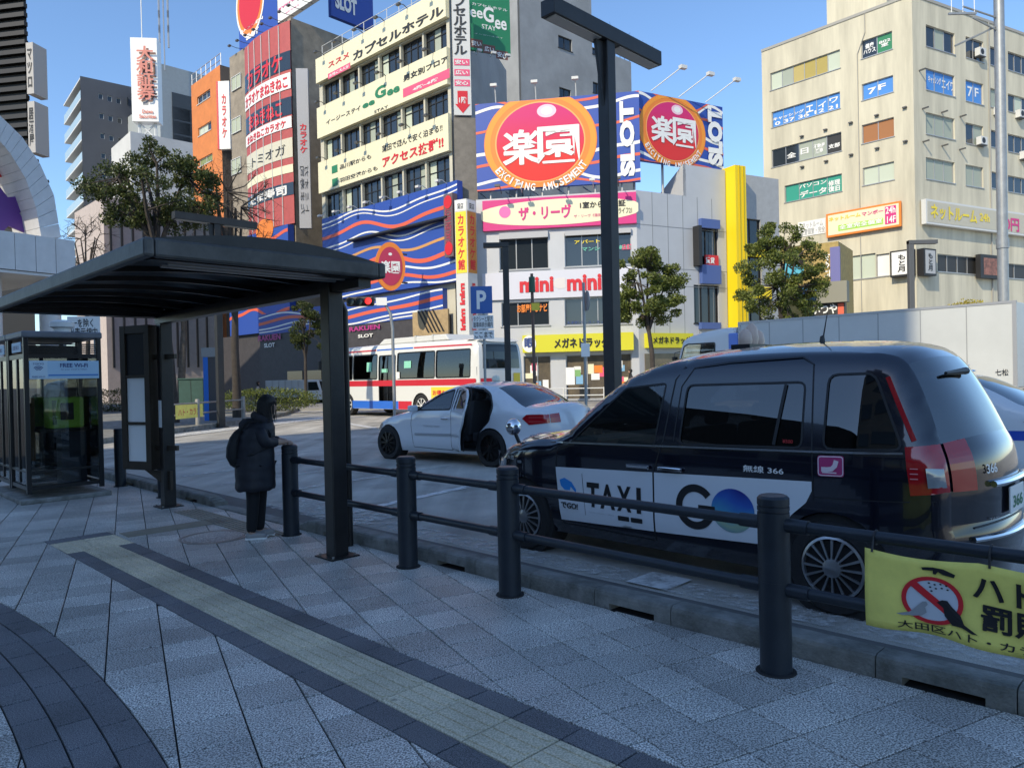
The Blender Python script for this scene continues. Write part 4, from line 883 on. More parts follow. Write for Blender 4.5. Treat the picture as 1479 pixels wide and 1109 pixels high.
# ================================================================== station building behind the pavement (out of the picture, casts the shade)
conc = mat('pale_concrete', (.36, .35, .33), .8, var=.2, scale=.4, bump=.15, bscale=8)
g_win = mat('window_glass', (.02, .026, .032), .05, 0, spec=.8)
fr_dk = mat('frame_dark', (.03, .03, .032), .5, .3); fr_al = mat('frame_aluminium', (.42, .42, .42), .4, .5); fr_wh = mat('frame_white', (.6, .6, .58), .5)
sb = thing('station_building', 'brown high-rise station building with a taller block across the plaza behind the photographer', 'building', uv(0, -30), world=True)
conc_w = mat('white_panel', (.20, .185, .17), .6, var=.1, scale=.3)
def ublock(nm, u0, u1, v0, v1, z0, z1, m, par=sb): return MB().obox(uv((u0+u1)/2, (v0+v1)/2, (z0+z1)/2), KU*((u1-u0)/2), KV*((v1-v0)/2), Vector((0, 0, (z1-z0)/2))).build(nm, m, par)
ublock('low_block', -9.5, 13.5, -44, -30, 0, 34.6, conc_w); ublock('tall_block', -.75, 8.4, -44.5, -29.9, 0, 45.5, conc_w)
for fl in range(11): ublock('window_band', -.3, 8, -29.9, -29.8, 5+fl*3.7, 6.6+fl*3.7, g_win)
for fl in range(8): ublock('window_band', -8.5, -1.2, -30, -29.9, 4.6+fl*3.7, 6.4+fl*3.7, g_win); ublock('window_band', 9.2, 12.8, -30, -29.9, 4.6+fl*3.7, 6.4+fl*3.7, g_win)
se_ = thing('station_entrance', 'low grey station entrance hall with glazed front behind the photographer', 'building', uv(0, -16), world=True)
ublock('hall', -22, 9, -24, -16, 0, 5.6, mat('hall_grey', (.22, .21, .20), .6), se_); ublock('glazing', -20, 7, -16, -15.9, .3, 3.6, g_win, se_); ublock('canopy', -21, 8, -16, -13, 3.9, 4.3, conc, se_)
for k in range(7): ublock('column', -19+4.2*k, -18.6+4.2*k, -13.6, -13.2, 0, 3.9, conc, se_)
wg = thing('station_wing', 'long dark station wing with barrel roof left behind the photographer', 'building', (-36, -6, 0), world=True)
MB().box(-42, -32, -24, 9, 0, 9.5).build('block', conc, wg)
mb = MB(); n = 12; rows = [[(x, -7.5+16.5*math.cos(math.pi*i/n), 9.5+5.0*math.sin(math.pi*i/n)) for i in range(n+1)] for x in (-41.5, -32.5)]; mb.add(rows[0]+rows[1], [(i, i+1, n+2+i, n+1+i) for i in range(n)]+[tuple(range(n+1)), tuple(range(2*n+1, n, -1))]); mb.build('barrel_roof', fr_dk, wg, True)
for k in range(7): MB().box(-32, -31.9, -22.5+4.4*k, -19.2+4.4*k, 1, 8).build('window', g_win, wg)
# ================================================================== person at the railing
def skin_mesh(par, name, joints, bones, m, sub=2):
    me = bpy.data.meshes.new(name); me.from_pydata([j[0] for j in joints], bones, []); o = bpy.data.objects.new(name, me); COL.objects.link(o)
    md = o.modifiers.new('skin', 'SKIN'); md.use_smooth_shade = True
    for i, j in enumerate(joints):
        r = j[1]; o.data.skin_vertices[0].data[i].radius = (r, r) if not isinstance(r, tuple) else r
    o.data.skin_vertices[0].data[0].use_root = True
    sb_ = o.modifiers.new('sub', 'SUBSURF'); sb_.levels = sub; sb_.render_levels = sub
    bpy.context.view_layer.update(); me2 = bpy.data.meshes.new_from_object(o.evaluated_get(bpy.context.evaluated_depsgraph_get()))
    bpy.data.objects.remove(o); me2.name = name; me2.materials.clear(); me2.materials.append(m); me2.shade_smooth()
    q = bpy.data.objects.new(name, me2); COL.objects.link(q); q.parent = par; return q
skin_c = mat('skin', (.42, .26, .19), .6); coat_m = mat('quilted_coat', (.012, .013, .02), .62, var=.3, scale=5, bump=.25, bscale=18); trous = mat('black_trousers', (.008, .008, .01), .85); hair_m = mat('dark_hair', (.012, .009, .008), .6, bump=.4, bscale=90)
fur = mat('hood_fleece', (.03, .03, .038), .95, bump=.5, bscale=70); shoe_m = mat('grey_shoe', (.30, .29, .28), .7); bag_m = mat('black_bag', (.007, .007, .009), .7, bump=.1, bscale=30)
pp = uv(7.055, 3.395); pe = thing('person', 'small person in long dark padded coat and trousers leaning on the railing post', 'person', pp, R(12)); pe.scale = (.86, .84, .965)
# local frame: +x = towards the road (the way she faces), z up; she stoops
J = [((0, 0, .74), .12), ((.01, 0, .90), .12), ((.05, 0, 1.10), .13), ((.10, 0, 1.20), .07), ((.15, 0, 1.27), .055), ((.18, 0, 1.34), .088), ((.205, 0, 1.40), .07),
     ((.06, .10, .70), .085), ((.04, .085, .40), .062), ((.02, .085, .10), .045), ((.02, .085, .045), .04), ((.14, .09, .03), .03),
     ((-.02, -.10, .70), .085), ((-.02, -.085, .40), .062), ((-.05, -.085, .10), .045), ((-.05, -.085, .045), .04), ((.08, -.09, .03), .03),
     ((.07, .13, 1.12), .035), ((.13, .21, .985), .045), ((.28, .13, .985), .036), ((.335, .09, .972), .030),
     ((.07, -.13, 1.12), .035), ((.13, -.19, .985), .045), ((.28, -.05, .985), .036), ((.335, -.01, .972), .030)]
B = [(0, 1), (1, 2), (2, 3), (3, 4), (4, 5), (5, 6), (0, 7), (7, 8), (8, 9), (9, 10), (10, 11), (0, 12), (12, 13), (13, 14), (14, 15), (15, 16), (2, 17), (17, 18), (18, 19), (19, 20), (2, 21), (21, 22), (22, 23), (23, 24)]
nj = len(J)
for sd, base in ((1, 20), (-1, 24)):       # fingers
    bx_, by_, bz_ = J[base][0]
    for k in range(4):
        y = by_+sd*(-.03+.018*k); L = (.055, .065, .06, .045)[k]; i = len(J)
        J += [((bx_+.03, y, bz_+.008), .0095), ((bx_+.03+L*.6, y, bz_+.004), .0088), ((bx_+.03+L, y, bz_-.022), .0078)]; B += [(base, i), (i, i+1), (i+1, i+2)]
    i = len(J); J += [((bx_+.01, by_-sd*.035, bz_-.005), .0105), ((bx_+.045, by_-sd*.05, bz_-.015), .009)]; B += [(base, i), (i, i+1)]
skin_mesh(pe, 'body', J, B, skin_c, 1)
skin_mesh(pe, 'trousers', [((0, 0, .76), .15), ((.05, .085, .68), .10), ((.04, .08, .40), .078), ((.02, .08, .05), .060), ((-.02, -.085, .68), .10), ((-.02, -.08, .40), .078), ((-.05, -.08, .05), .060)], [(0, 1), (1, 2), (2, 3), (0, 4), (4, 5), (5, 6)], trous)
# coat: quilted rings
mb = MB(); N = 28; rings = []
prof_c = [(.50, -.005, .215, .235), (.53, -.005, .225, .245), (.62, 0, .222, .242), (.70, .0, .226, .24), (.80, .005, .22, .232), (.90, .01, .212, .226), (.98, .02, .205, .222), (1.06, .035, .195, .216), (1.13, .055, .175, .20), (1.18, .075, .14, .165), (1.215, .095, .095, .11), (1.235, .105, .08, .09)]
fine = []
for a, b_ in zip(prof_c, prof_c[1:]):
    for k in range(4): fine.append(tuple(a[i]+(b_[i]-a[i])*k/4 for i in range(4)))
fine.append(prof_c[-1])
for q, (z, x0, rx, ry) in enumerate(fine):
    pf = .0045*abs(math.sin(z*math.pi/.10)) if z < 1.15 else 0
    rings.append([(x0+(rx+pf)*math.cos(2*math.pi*i/N)*(1+.03*math.sin(5*z+i)), (ry+pf)*math.sin(2*math.pi*i/N)*(1+.02*math.sin(9*z+2*i)), z+.006*math.sin(i*1.7)) for i in range(N)])
mb.add([p for r_ in rings for p in r_], [(k*N+i, k*N+(i+1) % N, (k+1)*N+(i+1) % N, (k+1)*N+i) for k in range(len(rings)-1) for i in range(N)]); mb.build('coat', coat_m, pe, True, ang=80)
for sd in (1, -1):
    skin_mesh(pe, 'sleeve', [((.06, sd*.12, 1.13), .085), ((.10, sd*.19, 1.06), .078), ((.14, sd*.21, .99), .068), ((.21, sd*.13+.035, .985), .058), ((.275, sd*.08+.04, .985), .050)], [(0, 1), (1, 2), (2, 3), (3, 4)], coat_m)
    xs = .02 if sd > 0 else -.05
    mb = MB(); mb.obox((xs+.055, sd*.085, .035), (.115, 0, 0), (0, .042, 0), (0, 0, .03)); sh_ = mb.build('shoe', shoe_m, pe, bev=.025); MB().obox((xs+.055, sd*.085, .008), (.12, 0, 0), (0, .045, 0), (0, 0, .008)).build('sole', PRINTW, sh_)
mb = MB(); mb.tube([(.09+.085*math.cos(t), .10*math.sin(t), 1.235-.03*math.cos(t)) for t in [k*math.pi/9 for k in range(19)]], .042, 10); mb.build('hood_collar', fur, pe, True)
mb = MB()
for k, (x, z, rx, rz) in enumerate(((-.06, 1.16, .09, .07),)): mb.lathe([(.0, -.08), (.07, -.07), (.11, -.02), (.11, .03), (.06, .075), (0, .08)], 18, (x, 0, z))
mb.build('hood', fur, pe, True)
mb = MB(); rg = random.Random(9); NH = 26
rr = []
for z, r_ in ((-.155, .088), (-.12, .104), (-.07, .112), (-.01, .115), (.04, .110), (.08, .088), (.105, .05), (.115, .01)):
    rr.append([(.148+(r_+rg.uniform(-.004, .004))*math.cos(2*math.pi*i/NH)*(1 if math.cos(2*math.pi*i/NH) < .35 or z > .02 else .55), (r_+rg.uniform(-.004, .004))*math.sin(2*math.pi*i/NH), 1.365+z+rg.uniform(-.006, .006)) for i in range(NH)])
mb.add([p for r_ in rr for p in r_], [(k*NH+i, k*NH+(i+1) % NH, (k+1)*NH+(i+1) % NH, (k+1)*NH+i) for k in range(len(rr)-1) for i in range(NH)]+[tuple(range((len(rr)-1)*NH, len(rr)*NH))])
h_ = mb.build('hair', hair_m, pe, True)
mb = MB()
for k in range(90):
    a_ = rg.uniform(.5, 2*math.pi-.5); r_ = rg.uniform(.10, .118); x, y = .148+r_*math.cos(a_), r_*math.sin(a_); mb.tube([(x*.98+.003, y, 1.40), (x+rg.uniform(-.006, .006), y*1.03, 1.28), (x+rg.uniform(-.012, .012), y*1.04+rg.uniform(-.01, .01), 1.20+rg.uniform(-.02, .02))], [.004, .0035, .001], 4)
mb.build('hair_strands', hair_m, h_)['kind'] = 'stuff'
# backpack on her back and strap
mb = MB(); NB = 20; rr = []
for z, dx, wy, dd in ((.74, -.19, .08, .04), (.77, -.21, .125, .06), (.85, -.23, .15, .08), (.95, -.225, .15, .078), (1.05, -.20, .135, .065), (1.11, -.165, .10, .05), (1.14, -.14, .05, .03)):
    rr.append([(dx+dd*math.copysign(abs(math.cos(2*math.pi*i/NB))**.7, math.cos(2*math.pi*i/NB)), wy*math.copysign(abs(math.sin(2*math.pi*i/NB))**.7, math.sin(2*math.pi*i/NB)), z) for i in range(NB)])
mb.add([p for r_ in rr for p in r_], [(k*NB+i, k*NB+(i+1) % NB, (k+1)*NB+(i+1) % NB, (k+1)*NB+i) for k in range(len(rr)-1) for i in range(NB)]+[tuple(range(NB-1, -1, -1)), tuple(range((len(rr)-1)*NB, len(rr)*NB))])
bk = mb.build('backpack', bag_m, None, True); tag(bk, 'black backpack worn by the person leaning on the railing post', 'backpack'); bk.matrix_world = Matrix.Translation(pp) @ Matrix.Rotation(R(12), 4, 'Z') @ Matrix.Diagonal((.86, .84, .965, 1))
mb = MB()
for sd in (1, -1): mb.tube([(-.17, sd*.10, 1.10), (-.05, sd*.12, 1.21), (.10, sd*.13, 1.20), (.20, sd*.14, 1.08), (.20, sd*.16, .96), (.0, sd*.24, .88), (-.18, sd*.13, .84)], .014, 6)
mb.build('shoulder_straps', bag_m, bk, True)
# ================================================================== truck
alu = mat('box_panel', (.52, .53, .51), .45, .0, var=.08, scale=.7); cab_w = mat('cab_white', (.60, .62, .62), .3, coat=.5)
tr = thing('box_truck', 'white box truck with plain cargo body standing behind the taxis', 'truck', (13.2, 19.3, 0), R(90+40.9))
# local: x forward from the rear end, y left (towards the camera)
MB().box(0, 8.2, -2.3, 0, .98, 3.22).build('cargo_body', alu, tr, bev=.02)
for x in (.0, 8.1): MB().box(x, x+.1, -.05, .012, .95, 3.25).build('corner_post', fr_al, tr)
MB().box(0, 8.2, -.05, .014, 3.19, 3.26).build('top_rail', fr_al, tr); MB().box(0, 8.2, -.05, .014, .9, .99).build('bottom_rail', fr_al, tr)
for k in range(1, 7): MB().box(8.2*k/7-.012, 8.2*k/7+.012, -.02, .006, .99, 3.19).build('panel_joint', mat('joint_grey', (.28, .29, .29), .5), tr)
MB().box(-.2, 10.4, -1.6, -.5, .55, .9).build('chassis', trim_k, tr)
for x in (1.2, 2.1, 9.9): wheel(tr, x, -.25, .48, 1, 8, .28, .28, fr_al, 'alloy')
ct = thing('x', 'x', 'x'); bpy.data.objects.remove(ct)
def cabw(x, z): return 1.12 - (.05*((z-1.6)/1.2)**2 if z > 1.6 else 0)
cb = bpy.data.objects.new('cab', None)
co_ = [(2.50, .45, .06, 'f'), (2.55, .9, .08, 'f'), (2.53, 1.50, .10, 'ws'), (2.25, 2.55, .12, 'ws'), (2.10, 2.78, .08, 'r'), (1.6, 2.95, .06, 'r'), (.7, 3.08, .05, 'r'), (.06, 3.08, .03, 'b'), (.0, 2.8, .0, 'b'), (.0, .6, .0, 'b')]
cw = rounded([(2.36, 1.55), (2.12, 2.52), (1.95, 2.60), (.80, 2.60), (.78, 1.50)], .05)
class _Off: pass
CB = Shell(tr, [(x+8.38, z, c, k) for x, z, c, k in co_], cabw, [(9.9, .52, .48)], .45, [[(x+8.38, z) for x, z in cw]], [[(x+8.38, z) for x, z in cw]], cab_w, .08, mats={'f': ('cab_front', cab_w), 'ws': ('windscreen', g_tint), 'r': ('cab_roof', cab_w), 'b': ('cab_back', cab_w)}, step=.15)
for ch in list(tr.children):
    if ch.name.split('.')[0] in ('body_side', 'cab_front', 'windscreen', 'cab_roof', 'cab_back'):
        ch.location = (0, -1.15, 0)
def cabpart(o): o.location = (0, -1.15, 0); return o
for sd in (1, -1): o = cabpart(CB.patch([(x+8.38, z) for x, z in cw], 'cab_window', g_clear, -.005, sd)); 
cabpart(CB.ribbon([(x+8.38, z) for x, z in cw+[cw[0]]], .05, 'window_rubber', trim_k, .004, 1))
MB().box(8.22, 8.62, -1.95, -.02, 2.15, 2.9).build('cooling_unit', mat('unit_blue', (.12, .22, .60), .4), tr, bev=.05)
mb = MB(); mb.obox((10.75, .16, 1.95), (.05, 0, 0), (0, .1, 0), (0, 0, .2)); mb.tube([(10.7, -.1, 2.35), (10.8, .1, 2.3), (10.76, .16, 2.1)], .015, 6); mb.build('door_mirror', trim_k, tr)
letters(tr, '七松', lambda a, b_: (.50-.30*a, .02, 1.30+.17*b_), PRINTK, .01)
mb = MB(); mb.poly([(1.5, .02, 1.45), (1.1, .02, 1.62), (1.2, .02, 1.50), (.95, .02, 1.45), (1.2, .02, 1.38)]); mb.build('bird_mark', skyb, tr)
# ================================================================== buses
bus_w = mat('bus_white', (.66, .66, .63), .35, coat=.4); bus_r = mat('bus_red', (.55, .015, .03), .35, coat=.4); bus_b = mat('bus_blue', (.02, .13, .55), .35, coat=.4); seat_b = mat('bus_seat', (.10, .11, .12), .7)
def bus(name, label, corner, head, H, L, wins, ww):
    d = Vector((-math.sin(R(head)), math.cos(R(head)), 0)); n = Vector((d.y, -d.x, 0))
    t = thing(name, label, 'bus', Vector(corner)+d*(L/2)+n*1.24, R(90+head)); h = L/2; hf = h-1.1
    o_ = [(hf-.05, .32, .10, 'f'), (hf, .9, .14, 'f'), (hf-.02, 1.3, .14, 'ws'), (hf-.16, H-.45, .14, 'ws'), (hf-.30, H-.12, .08, 'r'), (hf-.6, H-.03, .08, 'r'), (0, H, .09, 'r'), (-h+.5, H-.03, .08, 'r'), (-h+.2, H-.12, .08, 'bk'), (-h+.05, H-.5, .08, 'bk'), (-h, 1.2, .08, 'bk'), (-h+.03, .32, .06, 'bk')]
    Bs = Shell(t, o_, lambda x, z: 1.24-(.10*((z-1.5)/(H-1.5))**2 if z > 1.5 else 0), [(-h+3.3, .52, .48), (hf-1.75, .52, .48)], .32, wins, wins, bus_w, .10, mats={'f': ('front_panel', bus_w), 'ws': ('windscreen', g_bus), 'r': ('roof', bus_w), 'bk': ('rear_panel', bus_w)}, step=.3)
    for sd in (1, -1):
        for q in wins: w_ = Bs.patch(q, 'side_window', ww, -.02, sd, .3); Bs.ribbon(q+[q[0]], .05, 'window_frame', trim_k, .004, sd, w_)
        for x in (-h+3.3, hf-1.75): wheel(t, x, sd*1.08, .48, sd, 8, .30, .28, fr_wh, 'alloy')
    return t, Bs, h
wn = [[(-5.25, 1.58), (-5.25, 2.62), (-3.3, 2.62), (-3.3, 1.58)], [(-3.22, 1.58), (-3.22, 2.62), (-.85, 2.62), (-.85, 1.58)], [(-.72, .62), (-.72, 2.55), (.42, 2.55), (.42, .62)], [(.55, 1.58), (.55, 2.62), (2.3, 2.62), (2.3, 1.58)], [(2.38, 1.58), (2.38, 2.62), (3.9, 2.62), (3.9, 1.58)]]
bus1, BS, h = bus('city_bus', 'white city bus with red waist stripe and blue skirt beyond the white taxi', (-1.25, 27.0, 0), 46, 3.0, 11.3, [rounded(q, .08) for q in wn], glass('bus_window', (.10, .13, .12), .05))
BS.patch([(-5.55, 1.28), (-.74, 1.28), (-.74, 1.52), (-5.55, 1.52)], 'red_stripe', bus_r, .006, 1, .3); BS.patch([(.44, 1.28), (4.1, 1.28), (4.1, 1.52), (.44, 1.52)], 'red_stripe', bus_r, .006, 1, .3)
BS.patch([(-.74, 1.28), (.44, 1.28), (.44, 1.52), (-.74, 1.52)], 'red_stripe', bus_r, .006, 1, .3)
BS.patch([(-1.72, .33), (-.9, .33), (-.9, .66), (-1.78, .66)], 'red_skirt', bus_r, .006, 1, .3); BS.patch([(-.9, .33), (2.4, .33), (2.4, .66), (-.9, .66)], 'blue_skirt', bus_b, .006, 1, .3)
BS.ribbon([(-5.3, 2.78), (-1.9, 2.80)], .06, 'red_line', bus_r, .006); BS.ribbon([(-1.85, 2.80), (.6, 2.80)], .06, 'blue_line', bus_b, .006); BS.ribbon([(.65, 2.80), (4.5, 2.78)], .06, 'red_line', bus_r, .006)
BS.patch([(-4.9, .75), (-3.0, .75), (-3.0, 1.22), (-4.9, 1.22)], 'yellow_advert', mat('advert_yellow', (.75, .58, .05), .5), .008, 1, .3); BS.text('お得な定期券', -3.1, -4.7, .9, 1.1, PRINTR, .012, .02)
BS.ribbon([(-.15, .66), (-.15, 2.5)], .05, 'door_leaf_joint', trim_k, .0, 1)
gst = mat('sticker_green', (.25, .62, .45), .5)
for x0, x1, z0, z1 in ((1.3, .95, 1.9, 2.3), (-1.3, -1.75, 2.0, 2.28), (.22, -.2, 1.85, 2.0)): BS.patch([(x0, z0), (x1, z0), (x1, z1), (x0, z1)], 'window_sticker', gst, .0, 1, .3)
BS.patch([(-1.02, 1.58), (-.80, 1.58), (-.80, 1.85), (-1.02, 1.85)], 'notice_plate', PRINTW, .01, 1, .3)
for k in range(5): MB().box(-4.8+.85*k, -4.4+.85*k, .45, 1.05, 1.2, 2.05).build('seat', seat_b, bus1, bev=.05)
MB().box(-5.4, 4.3, -1.1, 1.1, .5, .6).build('floor', dark_in, bus1)
ac = MB(); ac.prism([(-3.6, -.8, 3.05), (-3.4, -.8, 3.28), (.6, -.8, 3.28), (1.0, -.8, 3.05)], (0, 1.6, 0)); ac.build('cooling_unit', mat('ac_white', (.6, .6, .58), .5), bus1, bev=.04)
for k in range(2): MB().box(-1.6-1.1*k, -1.5-1.1*k, -.82, .82, 3.06, 3.31).build('unit_rib', mat('ac_rib', (.5, .5, .48), .5), bus1)
MB().box(-5.57, -5.45, .8, 1.2, 1.62, 1.95).build('rear_vent', mat('vent_grey', (.35, .35, .34), .6), bus1)
mb = MB(); mb.tube([(4.3, 1.1, 2.7), (4.65, 1.35, 2.65), (4.7, 1.38, 2.4)], .025, 6); mb.obox((4.7, 1.38, 2.25), (.04, 0, 0), (0, .12, 0), (0, 0, .2)); mb.build('mirror', trim_k, bus1)
def rearband(nm, z0, z1, t0, t1, m, off, n=8):
    idx = [i for i in range(len(BS.pts)) if BS.pts[i][0] < -4.5]; ia = min(idx, key=lambda i: abs(BS.pts[i][1]-z1)); ib = max(ia+1, min(idx, key=lambda i: abs(BS.pts[i][1]-z0))); mb = MB()
    for i in range(ia, ib): mb.add([BS.sp(i, t0+(t1-t0)*k/n, off) for k in range(n+1)]+[BS.sp(i+1, t0+(t1-t0)*k/n, off) for k in range(n+1)], [(k, k+1, n+2+k, n+1+k) for k in range(n)])
    return mb.build(nm, m, bus1, True)
rearband('rear_window', 1.75, 2.72, -.86, .86, g_bus, .012); rearband('rear_red_stripe', 1.28, 1.5, .2, .97, bus_r, .01); rearband('rear_panel_lower', .55, 1.15, -.9, .9, mat('bus_cream', (.5, .47, .36), .5), .01)
for t0, t1, mm, nm in ((-.85, -.5, MATS['advert_yellow'], 'yellow_sticker'), (.0, .5, mat('poster_cream', (.55, .5, .3), .5), 'rear_advert'), (-.45, -.1, mat('poster_red', (.45, .12, .06), .5), 'rear_advert')):
    z0 = 1.35 if nm[0] == 'y' else .7; P_ = [BS.sp(min([i for i in range(len(BS.pts)) if BS.pts[i][0] < -4.5], key=lambda i: abs(BS.pts[i][1]-1.2)), t, .02) for t in (t0, t1)]
    MB().add([(P_[0][0], P_[0][1], z0), (P_[1][0], P_[1][1], z0), (P_[1][0], P_[1][1], z0+.35), (P_[0][0], P_[0][1], z0+.35)], [(0, 1, 2, 3)]).build(nm, mm, bus1)
# small truck far left
st = thing('delivery_truck', 'small white flatbed truck parked far behind the hedge', 'truck', at(428, 560, 48.5).xy.to_3d(), R(-14)); st.scale = (.72, .72, .72)
MB().box(-2.6, 1.3, -.9, .9, .75, 2.3).build('cargo_bed', alu, st, bev=.03); 
for k in range(6): MB().box(-2.55+.65*k, -2.5+.65*k, -.93, .93, .8, 2.28).build('stake', fr_al, st)
mb = MB(); mb.prism([(1.4, -.9, .5), (3.0, -.9, .5), (3.0, -.9, 1.3), (2.7, -.9, 2.25), (1.4, -.9, 2.3)], (0, 1.8, 0)); mb.build('cab', cab_w, st, bev=.06)
for yy in (.905, -.915): mb = MB(); mb.prism([(1.7, yy, 1.35), (2.8, yy, 1.35), (2.55, yy, 2.1), (1.7, yy, 2.1)], (0, .01, 0)); mb.build('cab_window', g_bus, st)
mb = MB(); mb.prism([(3.0, -.8, 1.32), (3.0, .8, 1.32), (2.73, .75, 2.15), (2.73, -.75, 2.15)], (.02, 0, .01)); mb.build('windscreen', g_bus, st)
for x in (-1.6, 2.2):
    for sd in (1, -1): wheel(st, x, sd*.75, .36, sd, 6, .2, .2, fr_al, 'alloy')
# ================================================================== lamps, signs, poles
lamp_m = mat('lamp_post_steel', (.035, .034, .034), .5, .3, var=.2)
def tlamp(x, y, Hh, label, zoff=0, ln=1.45):
    t = thing('street_lamp', label, 'street lamp', (x, y, 0), R(45), 'black T-shaped street lamps'); s_ = Hh/7.2
    MB().box(-.11*s_, .11*s_, -.11*s_, .11*s_, 0, Hh-.12).build('post', lamp_m, t, bev=.015); MB().box(-.2, .2, -.2, .2, 0, .03).build('base_plate', lamp_m, t)
    MB().box(-ln*s_, ln*s_, -.14*s_, .14*s_, Hh-.13*s_, Hh+.12*s_).build('lamp_head', lamp_m, t, bev=.01)
    for sd in (-1, 1): MB().box(min(sd*.25, sd*(ln-.06))*s_, max(sd*.25, sd*(ln-.06))*s_, -.10*s_, .10*s_, Hh-.145*s_, Hh-.13*s_).build('diffuser', mat('lamp_diffuser', (.35, .34, .32), .3), t)
    mb = MB(); mb.prism([(-.11*s_, -.03, Hh-.14), (-.30*s_, -.03, Hh-.14), (-.11*s_, -.03, Hh-1.2*s_)], (0, .06, 0)); mb.build('gusset', lamp_m, t)
    mb = MB(); rg = random.Random(3)
    for k in range(46): x0 = -ln*s_*.97+ln*s_*1.94*k/45; mb.cyl((x0, rg.uniform(-.1, .1)*s_, Hh+.11*s_), (x0+rg.uniform(-.02, .02), rg.uniform(-.12, .12)*s_, Hh+.12*s_+rg.uniform(.06, .12)), .0035, .001, 4)
    sp_ = mb.build('bird_spikes', lamp_m, t); sp_['kind'] = 'stuff'
    return t
P = at(885, 540, 12.5); tlamp(P.x, P.y, 7.25, 'tall black T-shaped street lamp rising behind the black taxi')
P = at(318, 556, 26); tlamp(P.x, P.y, 7.25, 'distant black T-shaped street lamp seen through the bus shelter')
def llamp(px, Y, Hh, arm, label, m):
    P = at(px, 545, Y); t = thing('arm_lamp', label, 'street lamp', (P.x, P.y, 0), 0, 'single arm street lamps')
    MB().box(-.09, .09, -.09, .09, 0, Hh).build('post', m, t, bev=.01); MB().obox((arm/2, 0, Hh-.06), (abs(arm)/2+.09, 0, 0), (0, .1, 0), (0, 0, .07)).build('lamp_arm', m, t, bev=.01); MB().box(-.18, .18, -.18, .18, 0, .03).build('base_plate', m, t)
llamp(734, 21.6, 5.45, -.55, 'dark single arm street lamp left of the pale real estate office', lamp_m)
llamp(1318, 26.5, 6.1, .85, 'grey single arm street lamp before the cream office building', mat('lamp_grey', (.12, .12, .12), .5, .3))
galv = mat('galvanised', (.34, .35, .35), .45, .5, var=.15, scale=5)
t = thing('parking_sign', 'blue parking sign with two white plates on a grey pole', 'sign', at(701, 560, 20).xy.to_3d(), 0)
MB().cyl((0, 0, 0), (0, 0, 4.0), .038, n=12).build('pole', galv, t, True)
F = Face((t.location.x, t.location.y), (1, 0)); pw = thing('x', 'x', 'x'); bpy.data.objects.remove(pw)
blue_s = mat('sign_blue', (.015, .10, .36), .4)
def plate(nm, x0, x1, z0, z1, m): return MB().box(x0, x1, -.07, -.045, z0, z1).build(nm, m, t, bev=.004)
zc = lambda y: 1.55+(545.1-y)*20/1068
bp_ = plate('parking_plate', -.34, .24, zc(453), zc(414), blue_s); letters(bp_, 'P', lambda a, b_: (-.18+.26*a, -.075, zc(447)+(zc(420)-zc(447))*b_), PRINTW, .03)
pl = plate('text_plate', -.30, .26, zc(475), zc(456), PRINTW); letters(pl, 'タクシーと駅方\n面車両表示構内', lambda a, b_: (-.28+.52*a, -.075, zc(473)+.30*b_), PRINTK, .006)
pl = plate('text_plate', -.28, .27, zc(490), zc(477), PRINTW); letters(pl, 'ここまで', lambda a, b_: (-.25+.48*a, -.075, zc(488)+.16*b_), PRINTK, .012)
rust = mat('rusty_pole', (.16, .10, .075), .6, .2, var=.3, scale=6)
P = at(773, 560, 22).xy.to_3d(); t = thing('brown_pole', 'thin brown pole with a small yellow plate before the shop sign', 'pole', P)
MB().tube([(0, 0, 0), (-.02, 0, 2.2), (-.03, 0, 4.6)], [.055, .05, .045], 10).build('pole', rust, t, True); MB().box(-.06, .18, -.09, -.07, 3.5, 3.72).build('plate', MATS['advert_yellow'], t); MB().cyl((-.03, 0, 4.05), (-.03, 0, 4.5), .10, .09, 10).build('signal_box', mat('pole_green', (.03, .10, .06), .6), t)
P = at(846, 560, 22).xy.to_3d(); t = thing('road_sign', 'grey pole with a round sign seen edge on and a white plate', 'sign', P, R(8))
MB().cyl((0, 0, 0), (0, 0, 4.3), .042, n=12).build('pole', galv, t, True); mb = MB(); mb.lathe([(.0, -.012), (.30, -.012), (.30, .012), (0, .012)], 28, (.07, -.1, 3.75), 'x'); mb.build('round_plate', galv, t); MB().box(-.13, .13, -.07, -.055, 2.1, 2.5).build('white_plate', PRINTW, t)
P = at(569, 560, 24).xy.to_3d(); t = thing('traffic_signal', 'traffic signal showing red on a curved arm above the city bus', 'traffic light', P)
MB().tube([(0, 0, 0), (0, 0, 3.2), (-.06, 0, 3.7), (-.25, 0, 4.05), (-.6, 0, 4.17), (-1.3, 0, 4.1)], .05, 10).build('arm', galv, t, True)
MB().box(-1.45, -.55, -.18, -.02, 3.93, 4.24).build('signal_head', trim_k, t, bev=.06); MB().box(-.5, -.15, -.1, -.07, 3.95, 4.2).build('name_plate', PRINTW, t)
for k, mm in enumerate((mat('lens_off', (.03, .05, .05), .2), MATS['lens_off'], mat('lens_red_lit', (.9, .02, .02), .3, emit=2.0))):
    mb = MB(); mb.lathe([(.0, -.02), (.10, -.015), (.11, .0), (0, .0)], 18, (-1.28+.28*k, -.185, 4.085), 'y'); mb.build('lens', mm, t); mb = MB(); mb.cyl((-1.28+.28*k, -.32, 4.085), (-1.28+.28*k, -.185, 4.085), .115, .12, 18, False); mb.build('visor', trim_k, t)
P = at(1451, 540, 23).xy.to_3d(); t = thing('utility_pole', 'tall grey steel utility pole with brackets in front of the cream offices', 'pole', P)
MB().cyl((0, 0, 0), (0, 0, 15), .155, .14, 18).build('pole', galv, t, True)
MB().cyl((0, 0, 5.2), (0, 0, 5.5), .175, n=18).build('collar', galv, t, True)
